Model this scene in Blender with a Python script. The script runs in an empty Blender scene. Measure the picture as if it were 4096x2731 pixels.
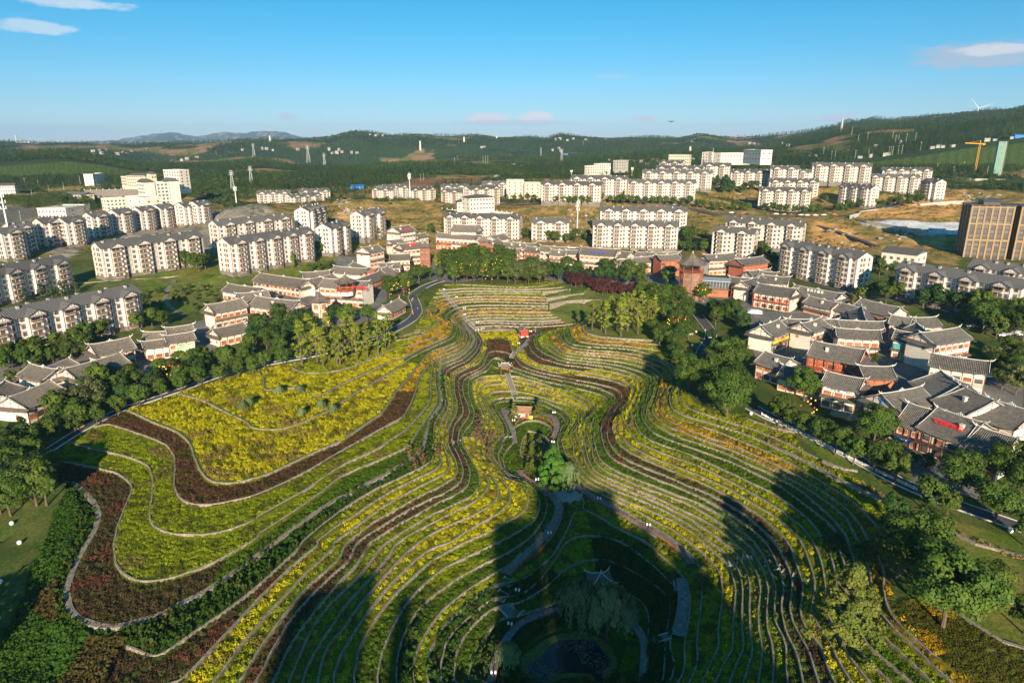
import bpy,math,random
import numpy as np
from mathutils import Vector,Matrix
R = math.radians
scene = bpy.context.scene
COL = scene.collection
# ---------------------- camera
F,CU,CV,CAMZ,PITCH = 683.0,512.0,341.0,82.0,16.4
cam_d = bpy.data.cameras.new('camera')
cam_d.sensor_width = 36.0
cam_d.lens = F/1024.0*36.0
cam_d.clip_start = 1.0
cam_d.clip_end = 60000.0
cam = bpy.data.objects.new('camera',cam_d)
cam.location =(0,0,CAMZ)
cam.rotation_euler =(R(90-PITCH),0,0)
COL.objects.link(cam)
scene.camera = cam
# ---------------------- sky, sun, exposure
SUN_EL,SUN_AZ = 18.0,176.5
HAZE = 0.00005
EXPO = 1.0
world = bpy.data.worlds.new('World')
scene.world = world
world.use_nodes = True
wn,wl = world.node_tree.nodes,world.node_tree.links
wn.clear()
w_out = wn.new('ShaderNodeOutputWorld')
w_bg = wn.new('ShaderNodeBackground')
w_sky = wn.new('ShaderNodeTexSky')
w_sky.sky_type = 'NISHITA'
w_sky.sun_disc = False
w_sky.sun_elevation = R(SUN_EL)
w_sky.sun_rotation = R(SUN_AZ)
w_sky.air_density = 1.0
w_sky.dust_density = 0.1
w_sky.ozone_density = 3.0
w_sky.altitude = 300
w_bg.inputs['Strength'].default_value = 0.086
w_hs = wn.new('ShaderNodeHueSaturation')
w_hs.inputs['Hue'].default_value = 0.475
w_hs.inputs['Saturation'].default_value = 1.3
w_hs.inputs['Value'].default_value = 1.0
wl.new(w_sky.outputs[0],w_hs.inputs['Color'])
w_tc = wn.new('ShaderNodeTexCoord')
w_sep = wn.new('ShaderNodeSeparateXYZ')
wl.new(w_tc.outputs['Generated'],w_sep.inputs[0])
def wmath(op,a,b=None,c=None):
 n = wn.new('ShaderNodeMath');n.operation = op
 for i,x in enumerate((a,b,c)):
  if x is None:continue
  if isinstance(x,(int,float)):n.inputs[i].default_value = x
  else:wl.new(x,n.inputs[i])
 return n.outputs[0]
w_az = wmath('ARCTAN2',w_sep.outputs[0],w_sep.outputs[1])
w_el = wmath('ARCSINE',w_sep.outputs[2])
w_cmb = wn.new('ShaderNodeCombineXYZ')
wl.new(wmath('MULTIPLY',w_az,22.0),w_cmb.inputs[0])
wl.new(wmath('MULTIPLY',w_el,70.0),w_cmb.inputs[1])
w_nz = wn.new('ShaderNodeTexNoise');w_nz.inputs['Scale'].default_value = 1.6;w_nz.inputs['Detail'].default_value = 8;w_nz.inputs['Roughness'].default_value = 0.6
wl.new(w_cmb.outputs[0],w_nz.inputs['Vector'])
cloud_total = None
w_rp = wn.new('ShaderNodeValToRGB');w_er = w_rp.color_ramp.elements
w_er[0].position = 0.0;w_er[0].color =(.42,.56,.90,1);w_er[1].position = 1.0;w_er[1].color =(.21,.53,.67,1)
e_ = w_er.new(.45);e_.color =(.33,.50,.69,1)
wl.new(wmath('DIVIDE',w_el,R(11.0)),w_rp.inputs[0])
w_mu = wn.new('ShaderNodeMixRGB');w_mu.blend_type = 'MULTIPLY';w_mu.inputs[0].default_value = 1
wl.new(w_hs.outputs[0],w_mu.inputs[1]);wl.new(w_rp.outputs[0],w_mu.inputs[2])
w_sk = wn.new('ShaderNodeMapRange');w_sk.interpolation_type = 'SMOOTHSTEP';w_sk.inputs['From Min'].default_value = .35;w_sk.inputs['From Max'].default_value = -.5
wl.new(w_sep.outputs[1],w_sk.inputs['Value'])
w_m2 = wn.new('ShaderNodeMixRGB');wl.new(w_sk.outputs[0],w_m2.inputs[0]);wl.new(w_mu.outputs[0],w_m2.inputs[1]);wl.new(w_hs.outputs[0],w_m2.inputs[2])
cur = w_m2.outputs[0]
CLOUDS =[(2255,127,135,27,.85,(.46,.56,.70)),(2300,112,90,12,.9,(.70,.74,.82)),(80,62,75,14,.6,(.75,.84,.92)),(150,4,120,12,.65,(.78,.86,.93)),(1120,273,62,14,1,(.86,.83,.87)),(1230,271,50,16,1,(.88,.85,.89)),
(1185,282,160,8,.6,(.62,.66,.80)),(1480,271,34,9,.8,(.70,.68,.80)),(1697,312,36,10,.9,(.80,.70,.76)),(1925,270,46,9,.7,(.68,.64,.76)),(660,268,20,9,.7,(.66,.64,.76)),(1410,175,50,6,.35,(.55,.72,.85)),(120,300,200,12,.25,(.50,.60,.74))]
K_ = 1/(0.086*2**EXPO)
for cx_,cy_,hw_,hh_,st,colr in CLOUDS:
 a_ =(cx_/2.297-CU)/F;b_ =(CV-cy_/2.297)/F;c_,s_ = math.cos(R(PITCH)),math.sin(R(PITCH));dx_,dy_,dz_ = a_,c_+b_*s_,-s_+b_*c_
 az = math.degrees(math.atan2(dx_,dy_));el = math.degrees(math.atan2(dz_,math.hypot(dx_,dy_)));wa,we = hw_*.034,hh_*.036;colr = tuple(q*K_/.62 for q in colr)
 da = wmath('DIVIDE',wmath('SUBTRACT',w_az,R(az)),R(wa))
 de = wmath('DIVIDE',wmath('SUBTRACT',w_el,R(el)),R(we))
 d = wmath('ADD',wmath('MULTIPLY',da,da),wmath('MULTIPLY',de,de))
 s = wmath('SUBTRACT',wmath('MULTIPLY',w_nz.outputs[0],2.6),wmath('MULTIPLY',d,1.0))
 m = wn.new('ShaderNodeMapRange');m.interpolation_type = 'SMOOTHSTEP'
 m.inputs['From Min'].default_value = 0.2;m.inputs['From Max'].default_value = 1.1;m.inputs['To Max'].default_value = st
 wl.new(s,m.inputs['Value'])
 mx = wn.new('ShaderNodeMixRGB');mx.inputs['Color2'].default_value =(*[c*.62 for c in colr],1)
 wl.new(m.outputs[0],mx.inputs['Fac']);wl.new(cur,mx.inputs['Color1'])
 cur = mx.outputs[0]
wl.new(cur,w_bg.inputs['Color'])
wl.new(w_bg.outputs[0],w_out.inputs['Surface'])
sun_d = bpy.data.lights.new('sun','SUN')
sun_d.energy = 5.0
sun_d.angle = R(0.5)
sun_d.color =(1.0,0.84,0.60)
sun = bpy.data.objects.new('sun',sun_d)
to_sun = Vector((math.sin(R(SUN_AZ))*math.cos(R(SUN_EL)),math.cos(R(SUN_AZ))*math.cos(R(SUN_EL)),math.sin(R(SUN_EL))))
sun.rotation_euler = to_sun.to_track_quat('Z','Y').to_euler()
sun.location =(0,-50,200)
COL.objects.link(sun)
vs = scene.view_settings
vs.view_transform = 'Standard'
vs.look = 'None'
vs.gamma = 1.0
vs.use_curve_mapping = False
vs.exposure = EXPO
# ---------------------- helpers
rng = np.random.default_rng(7)
rnd = random.Random(11)
def tag(o,label=None,cat=None,group=None,kind=None):
 if label:o['label'] = label
 if cat:o['category'] = cat
 if group:o['group'] = group
 if kind:o['kind'] = kind
 return o
class MB:
 """collects faces, then becomes ONE mesh"""
 def __init__(s):s.v =[];s.f =[];s.m =[]
 def add(s,vs_,fs,mi=0):
  b = len(s.v);s.v.extend([tuple(p)for p in vs_])
  for f in fs:s.f.append(tuple(b+i for i in f));s.m.append(mi)
 def box(s,x0,y0,z0,x1,y1,z1,mi=0):
  s.add([(x0,y0,z0),(x1,y0,z0),(x1,y1,z0),(x0,y1,z0),(x0,y0,z1),(x1,y0,z1),(x1,y1,z1),(x0,y1,z1)],
[(0,3,2,1),(4,5,6,7),(0,1,5,4),(1,2,6,5),(2,3,7,6),(3,0,4,7)],mi)
 def quad(s,a,b,c,d,mi=0):s.add([a,b,c,d],[(0,1,2,3)],mi)
 def bar(s,a,b,w,h=None,mi=0):
  """square bar from a to b"""
  a,b = Vector(a),Vector(b);d =(b-a)
  if d.length<1e-6:return
  h = h or w;dz = d.normalized()
  up = Vector((0,0,1))if abs(dz.z)<.95 else Vector((0,1,0))
  sx = dz.cross(up).normalized()*w/2;sy = sx.cross(dz).normalized()*h/2
  P =[a-sx-sy,a+sx-sy,a+sx+sy,a-sx+sy,b-sx-sy,b+sx-sy,b+sx+sy,b-sx+sy]
  s.add(P,[(0,1,2,3),(7,6,5,4),(0,4,5,1),(1,5,6,2),(2,6,7,3),(3,7,4,0)],mi)
 def tube(s,pts,rad,n=6,mi=0,cap=True):
  """tapered tube through pts with radii"""
  rings =[]
  for i,p in enumerate(pts):
   p = Vector(p);q = Vector(pts[min(i+1,len(pts)-1)])-Vector(pts[max(i-1,0)])
   q.normalize();up = Vector((0,0,1))if abs(q.z)<.9 else Vector((1,0,0))
   a = q.cross(up).normalized();b = a.cross(q)
   rings.append([p+(a*math.cos(t)+b*math.sin(t))*rad[i]for t in[2*math.pi*k/n for k in range(n)]])
  base = len(s.v)
  for r_ in rings:s.v.extend([tuple(x)for x in r_])
  for i in range(len(rings)-1):
   for k in range(n):
    s.f.append((base+i*n+k,base+i*n+(k+1)%n,base+(i+1)*n+(k+1)%n,base+(i+1)*n+k));s.m.append(mi)
  if cap:
   s.f.append(tuple(base+k for k in range(n))[::-1]);s.m.append(mi)
   s.f.append(tuple(base+(len(rings)-1)*n+k for k in range(n)));s.m.append(mi)
 def prism(s,n,r0,r1,z0,z1,mi=0,rot=0.0,cx=0,cy=0):
  a =[(cx+r0*math.cos(rot+2*math.pi*k/n),cy+r0*math.sin(rot+2*math.pi*k/n),z0)for k in range(n)]
  b =[(cx+r1*math.cos(rot+2*math.pi*k/n),cy+r1*math.sin(rot+2*math.pi*k/n),z1)for k in range(n)]
  s.add(a+b,[tuple(range(n))[::-1],tuple(range(n,2*n))]+[(k,(k+1)%n,n+(k+1)%n,n+k)for k in range(n)],mi)
 def mesh(s,name,mats,smooth=False):
  me = bpy.data.meshes.new(name);me.from_pydata(s.v,[],s.f)
  for m in(mats if isinstance(mats,(list,tuple))else[mats]):me.materials.append(m)
  if any(s.m):me.polygons.foreach_set('material_index',s.m)
  if smooth:me.polygons.foreach_set('use_smooth',[True]*len(me.polygons))
  me.update();return me
 def build(s,name,mats,parent=None,smooth=False):
  return link(name,s.mesh(name,mats,smooth),parent)
def link(name,me,parent=None,loc=None,rz=None,scale=None):
 o = bpy.data.objects.new(name,me);COL.objects.link(o)
 if parent is not None:o.parent = parent
 if loc is not None:o.location = loc
 if rz is not None:o.rotation_euler =(0,0,rz)
 if scale is not None:o.scale = scale
 return o
def empty(name,loc,rz=0.0,scale=None):
 o = bpy.data.objects.new(name,None);COL.objects.link(o);o.location = loc;o.rotation_euler =(0,0,rz)
 o.empty_display_size = 0.5
 if scale:o.scale = scale
 return o
def copy_tree(o,parent=None):
 c = o.copy();COL.objects.link(c);c.parent = parent
 for ch in KIDS.get(o.name,None)or list(o.children):
  copy_tree(ch,c)
 return c
KIDS ={}
# ---------------------- materials
def mat(name,c,rough=.8,c2=None,scale=1.0,detail=4,bump=0.0,bscale=None,metal=0,spec=.3,coord='Object',ramp=(.35,.65),emis=0,rnd_v=0.0):
 m = bpy.data.materials.new(name);m.use_nodes = True
 n,l = m.node_tree.nodes,m.node_tree.links
 b = n['Principled BSDF'];b.inputs['Roughness'].default_value = rough;b.inputs['Metallic'].default_value = metal
 b.inputs['Specular IOR Level'].default_value = spec
 b.inputs['Base Color'].default_value =(*c,1)
 out = None
 if c2 or bump:
  tc = n.new('ShaderNodeTexCoord')
  nz = n.new('ShaderNodeTexNoise');nz.inputs['Scale'].default_value = scale;nz.inputs['Detail'].default_value = detail
  nz.inputs['Roughness'].default_value = .65
  l.new(tc.outputs[coord],nz.inputs['Vector'])
  if c2:
   rp = n.new('ShaderNodeValToRGB');rp.color_ramp.elements[0].position = ramp[0];rp.color_ramp.elements[1].position = ramp[1]
   rp.color_ramp.elements[0].color =(*c,1);rp.color_ramp.elements[1].color =(*c2,1)
   l.new(nz.outputs[0],rp.inputs[0]);out = rp.outputs[0];l.new(out,b.inputs['Base Color'])
  if bump:
   nb = nz
   if bscale:
    nb = n.new('ShaderNodeTexNoise');nb.inputs['Scale'].default_value = bscale;nb.inputs['Detail'].default_value = 3
    l.new(tc.outputs[coord],nb.inputs['Vector'])
   bp = n.new('ShaderNodeBump');bp.inputs['Strength'].default_value = 1;bp.inputs['Distance'].default_value = bump
   l.new(nb.outputs[0],bp.inputs['Height']);l.new(bp.outputs[0],b.inputs['Normal'])
 if rnd_v:
  oi = n.new('ShaderNodeObjectInfo');hs = n.new('ShaderNodeHueSaturation')
  mr = n.new('ShaderNodeMapRange');mr.inputs['To Min'].default_value = 1-rnd_v;mr.inputs['To Max'].default_value = 1+rnd_v
  l.new(oi.outputs['Random'],mr.inputs['Value']);l.new(mr.outputs[0],hs.inputs['Value'])
  mh = n.new('ShaderNodeMapRange');mh.inputs['To Min'].default_value = .5-rnd_v*.06;mh.inputs['To Max'].default_value = .5+rnd_v*.05
  ml = n.new('ShaderNodeMath');ml.operation = 'FRACT';mm = n.new('ShaderNodeMath');mm.operation = 'MULTIPLY';mm.inputs[1].default_value = 7.31
  l.new(oi.outputs['Random'],mm.inputs[0]);l.new(mm.outputs[0],ml.inputs[0]);l.new(ml.outputs[0],mh.inputs['Value']);l.new(mh.outputs[0],hs.inputs['Hue'])
  if out:l.new(out,hs.inputs['Color'])
  else:hs.inputs['Color'].default_value =(*c,1)
  l.new(hs.outputs[0],b.inputs['Base Color'])
 if emis:
  b.inputs['Emission Color'].default_value =(*c,1);b.inputs['Emission Strength'].default_value = emis
 return m
def leafy(name,c,c2,scale=.5,trans=.25,rnd_v=.25,rough=.65):
 """foliage: diffuse + a little translucency, mottled"""
 m = mat(name,c,rough,c2,scale,3,rnd_v=rnd_v,spec=.15)
 n,l = m.node_tree.nodes,m.node_tree.links
 b = n['Principled BSDF'];o = n['Material Output']
 src = b.inputs['Base Color'].links[0].from_socket
 tr = n.new('ShaderNodeBsdfTranslucent');l.new(src,tr.inputs['Color'])
 mx = n.new('ShaderNodeMixShader');mx.inputs[0].default_value = trans
 l.new(b.outputs[0],mx.inputs[1]);l.new(tr.outputs[0],mx.inputs[2]);l.new(mx.outputs[0],o.inputs['Surface'])
 return m
def attr_mat(name,attr,inst=False,nscale=.8,amt=.35,bump=.05,bscale=2.5,rough=.9,trans=0):
 m = bpy.data.materials.new(name);m.use_nodes = True
 n,l = m.node_tree.nodes,m.node_tree.links;b = n['Principled BSDF'];b.inputs['Roughness'].default_value = rough
 b.inputs['Specular IOR Level'].default_value = .04
 a = n.new('ShaderNodeAttribute');a.attribute_name = attr;a.attribute_type = 'INSTANCER' if inst else 'GEOMETRY'
 tc = n.new('ShaderNodeTexCoord');nz = n.new('ShaderNodeTexNoise');nz.inputs['Scale'].default_value = nscale;nz.inputs['Detail'].default_value = 6
 l.new(tc.outputs['Object'],nz.inputs['Vector'])
 mr = n.new('ShaderNodeMapRange');mr.inputs['From Min'].default_value = .3;mr.inputs['From Max'].default_value = .7
 mr.inputs['To Min'].default_value = 1-amt;mr.inputs['To Max'].default_value = 1+amt;l.new(nz.outputs[0],mr.inputs['Value'])
 vm = n.new('ShaderNodeVectorMath');vm.operation = 'SCALE';l.new(a.outputs['Color'],vm.inputs[0]);l.new(mr.outputs[0],vm.inputs['Scale'])
 l.new(vm.outputs[0],b.inputs['Base Color'])
 if bump:
  nb = n.new('ShaderNodeTexNoise');nb.inputs['Scale'].default_value = bscale;nb.inputs['Detail'].default_value = 3;l.new(tc.outputs['Object'],nb.inputs['Vector'])
  bp = n.new('ShaderNodeBump');bp.inputs['Distance'].default_value = bump;l.new(nb.outputs[0],bp.inputs['Height']);l.new(bp.outputs[0],b.inputs['Normal'])
 if trans:
  o = n['Material Output'];tr = n.new('ShaderNodeBsdfTranslucent');l.new(vm.outputs[0],tr.inputs['Color'])
  mx = n.new('ShaderNodeMixShader');mx.inputs[0].default_value = trans
  l.new(b.outputs[0],mx.inputs[1]);l.new(tr.outputs[0],mx.inputs[2]);l.new(mx.outputs[0],o.inputs['Surface'])
 return m
def stone_mat(name,c,c2,scale=1.6,mortar=(.05,.045,.035),bump=.06):
 m = bpy.data.materials.new(name);m.use_nodes = True
 n,l = m.node_tree.nodes,m.node_tree.links;b = n['Principled BSDF'];b.inputs['Roughness'].default_value = .9
 b.inputs['Specular IOR Level'].default_value = .2
 tc = n.new('ShaderNodeTexCoord');vo = n.new('ShaderNodeTexVoronoi');vo.inputs['Scale'].default_value = scale
 ve = n.new('ShaderNodeTexVoronoi');ve.feature = 'DISTANCE_TO_EDGE';ve.inputs['Scale'].default_value = scale
 l.new(tc.outputs['Object'],vo.inputs['Vector']);l.new(tc.outputs['Object'],ve.inputs['Vector'])
 mx = n.new('ShaderNodeMixRGB');mx.inputs[1].default_value =(*c,1);mx.inputs[2].default_value =(*c2,1)
 sp = n.new('ShaderNodeSeparateXYZ');l.new(vo.outputs['Color'],sp.inputs[0]);l.new(sp.outputs[0],mx.inputs[0])
 mr = n.new('ShaderNodeMapRange');mr.inputs['From Max'].default_value = .06;l.new(ve.outputs['Distance'],mr.inputs['Value'])
 m2 = n.new('ShaderNodeMixRGB');m2.inputs[1].default_value =(*mortar,1);l.new(mr.outputs[0],m2.inputs[0]);l.new(mx.outputs[0],m2.inputs[2])
 l.new(m2.outputs[0],b.inputs['Base Color'])
 bp = n.new('ShaderNodeBump');bp.inputs['Distance'].default_value = bump;l.new(mr.outputs[0],bp.inputs['Height']);l.new(bp.outputs[0],b.inputs['Normal'])
 return m
def tile_mat(name,c,c2,pitch=.45):
 """grey clay tile: rows of ribs running down the slope, weathered"""
 m = bpy.data.materials.new(name);m.use_nodes = True
 n,l = m.node_tree.nodes,m.node_tree.links;b = n['Principled BSDF'];b.inputs['Roughness'].default_value = .75
 b.inputs['Specular IOR Level'].default_value = .3
 tc = n.new('ShaderNodeTexCoord');sp = n.new('ShaderNodeSeparateXYZ');l.new(tc.outputs['Object'],sp.inputs[0])
 mu = n.new('ShaderNodeMath');mu.operation = 'MULTIPLY';mu.inputs[1].default_value = 2*math.pi/pitch;l.new(sp.outputs[0],mu.inputs[0])
 sn = n.new('ShaderNodeMath');sn.operation = 'SINE';l.new(mu.outputs[0],sn.inputs[0])
 nz = n.new('ShaderNodeTexNoise');nz.inputs['Scale'].default_value = 1.1;nz.inputs['Detail'].default_value = 8;nz.inputs['Roughness'].default_value = .75
 l.new(tc.outputs['Object'],nz.inputs['Vector'])
 rp = n.new('ShaderNodeValToRGB');rp.color_ramp.elements[0].position = .35;rp.color_ramp.elements[1].position = .7
 rp.color_ramp.elements[0].color =(*c,1);rp.color_ramp.elements[1].color =(*c2,1);l.new(nz.outputs[0],rp.inputs[0])
 mr = n.new('ShaderNodeMapRange');mr.inputs['From Min'].default_value = -1;mr.inputs['To Min'].default_value = .55;mr.inputs['To Max'].default_value = 1.15;l.new(sn.outputs[0],mr.inputs['Value'])
 vm = n.new('ShaderNodeVectorMath');vm.operation = 'SCALE';l.new(rp.outputs[0],vm.inputs[0]);l.new(mr.outputs[0],vm.inputs['Scale'])
 oi = n.new('ShaderNodeObjectInfo');m3 = n.new('ShaderNodeMapRange');m3.inputs['To Min'].default_value = .8;m3.inputs['To Max'].default_value = 1.2
 l.new(oi.outputs['Random'],m3.inputs['Value']);v2 = n.new('ShaderNodeVectorMath');v2.operation = 'SCALE'
 l.new(vm.outputs[0],v2.inputs[0]);l.new(m3.outputs[0],v2.inputs['Scale'])
 l.new(v2.outputs[0],b.inputs['Base Color'])
 bp = n.new('ShaderNodeBump');bp.inputs['Distance'].default_value = .08;l.new(sn.outputs[0],bp.inputs['Height']);l.new(bp.outputs[0],b.inputs['Normal'])
 return m
M ={}
M['white'] = mat('white_plaster',(.68,.63,.56),.8,(.57,.52,.45),.25,8,rnd_v=.06)
M['flat_white'] = mat('apartment_plaster',(.66,.635,.595),.8,(.58,.555,.51),.2,8,rnd_v=.05)
M['cream'] = mat('cream_plaster',(.66,.56,.42),.85,(.55,.47,.35),.3,6)
M['brown'] = mat('brown_trim',(.24,.105,.06),.7,(.15,.07,.045),2)
M['timber'] = mat('red_timber',(.36,.085,.035),.6,(.24,.06,.03),1.5)
M['orange'] = mat('orange_joinery',(.62,.20,.055),.55,(.42,.12,.035),2.5,rnd_v=.15)
M['dkwood'] = mat('dark_timber',(.07,.035,.025),.6,(.12,.06,.04),2)
M['red'] = mat('red_paint',(.55,.05,.03),.5,(.40,.04,.025),2)
M['brick'] = mat('brick_red',(.42,.13,.075),.85,(.30,.10,.06),1.5)
M['glass'] = mat('window_glass',(.06,.07,.08),.15,(.14,.15,.16),.6,spec=.6,rnd_v=.4)
M['rail'] = mat('balcony_rail',(.22,.13,.09),.6)
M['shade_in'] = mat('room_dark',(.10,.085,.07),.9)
M['roofgrey'] = tile_mat('apartment_tile',(.10,.095,.09),(.165,.155,.15),.9)
M['tile'] = tile_mat('clay_tile',(.125,.10,.08),(.30,.25,.205),.5)
M['tiledk'] = tile_mat('dark_clay_tile',(.085,.075,.066),(.235,.21,.185),.5)
M['ridge'] = mat('white_ridge',(.58,.555,.51),.8,(.5,.48,.45),2)
M['plinth'] = stone_mat('plinth_stone',(.16,.14,.125),(.24,.21,.19),1.4)
M['wallstone'] = stone_mat('terrace_stone',(.33,.28,.22),(.19,.16,.13),1.5,(.10,.085,.07),.05)
M['pathstone'] = stone_mat('path_flagstone',(.24,.215,.19),(.15,.14,.13),.9,(.08,.075,.07),.03)
M['asphalt'] = mat('asphalt',(.06,.06,.064),.9,(.085,.082,.085),.5)
M['concrete'] = mat('concrete',(.42,.40,.37),.85,(.30,.285,.26),.3,8)
M['paving'] = mat('paving',(.20,.19,.185),.85,(.13,.125,.12),.25,8)
M['trunk'] = mat('bark',(.14,.10,.07),.9,(.08,.06,.045),3)
M['steel'] = mat('galvanised_steel',(.45,.46,.47),.5,metal=.3)
M['wpaint'] = mat('white_paint',(.8,.8,.78),.5)
M['fence'] = mat('fence_wood',(.34,.10,.045),.7,(.24,.075,.035),2)
M['cpole'] = mat('dark_metal',(.03,.03,.03),.5)
M['globe'] = mat('white_globe',(.8,.8,.78),.35)
M['bridge'] = mat('bridge_stone',(.34,.34,.34),.8,(.24,.24,.245),.8,8)
M['rock'] = mat('rock',(.30,.255,.20),.9,(.18,.155,.13),.08,10,bump=.6,bscale=.3)
# ---------------------- surveying: turning what is seen into places on the ground
CR ={'A':(1024,1000,2.297),'B':(2048,1000,2.297),'C':(1024,1500,2.297),'D':(2048,1550,2.297),'E':(3072,1550,2.297),'F':(0,1600,1.386),
'G':(1365,1900,1.723),'H':(2730,1900,1.7218),'K1':(1600,1280,3.1357),'K2':(2250,1280,3.1357),'M':(2250,1280,3.1357),'K3':(2100,1650,3.1357),
'K4':(2700,1650,1.7914),'K5':(2600,2100,1.7914),'K6':(1700,1120,1.92),'S1':(0,450,2.297),'S2':(1024,450,2.297),'S3':(2048,450,2.297),
'S4':(3072,350,2.297),'T1':(0,1000,2.297),'T4':(3072,950,2.297),'V':(0,0,.57422),'N':(0,0,1.0)}
def PX(c,x,y):
 a,b,s = CR[c];return(a+x/s)/4,(b+y/s)/4
cp,sp_ = math.cos(R(PITCH)),math.sin(R(PITCH))
def ray(u,v):
 a =(u-CU)/F;b =(CV-v)/F
 return Vector((a,cp+b*sp_,-sp_+b*cp))
def W(c,x,y,z):
 """place at height z seen at (x, y) of survey sheet c"""
 d = ray(*PX(c,x,y));t =(z-CAMZ)/d.z
 return Vector((d.x*t,d.y*t,z))
U = 0.9
def LZ(q):return(q-23)*U
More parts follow.
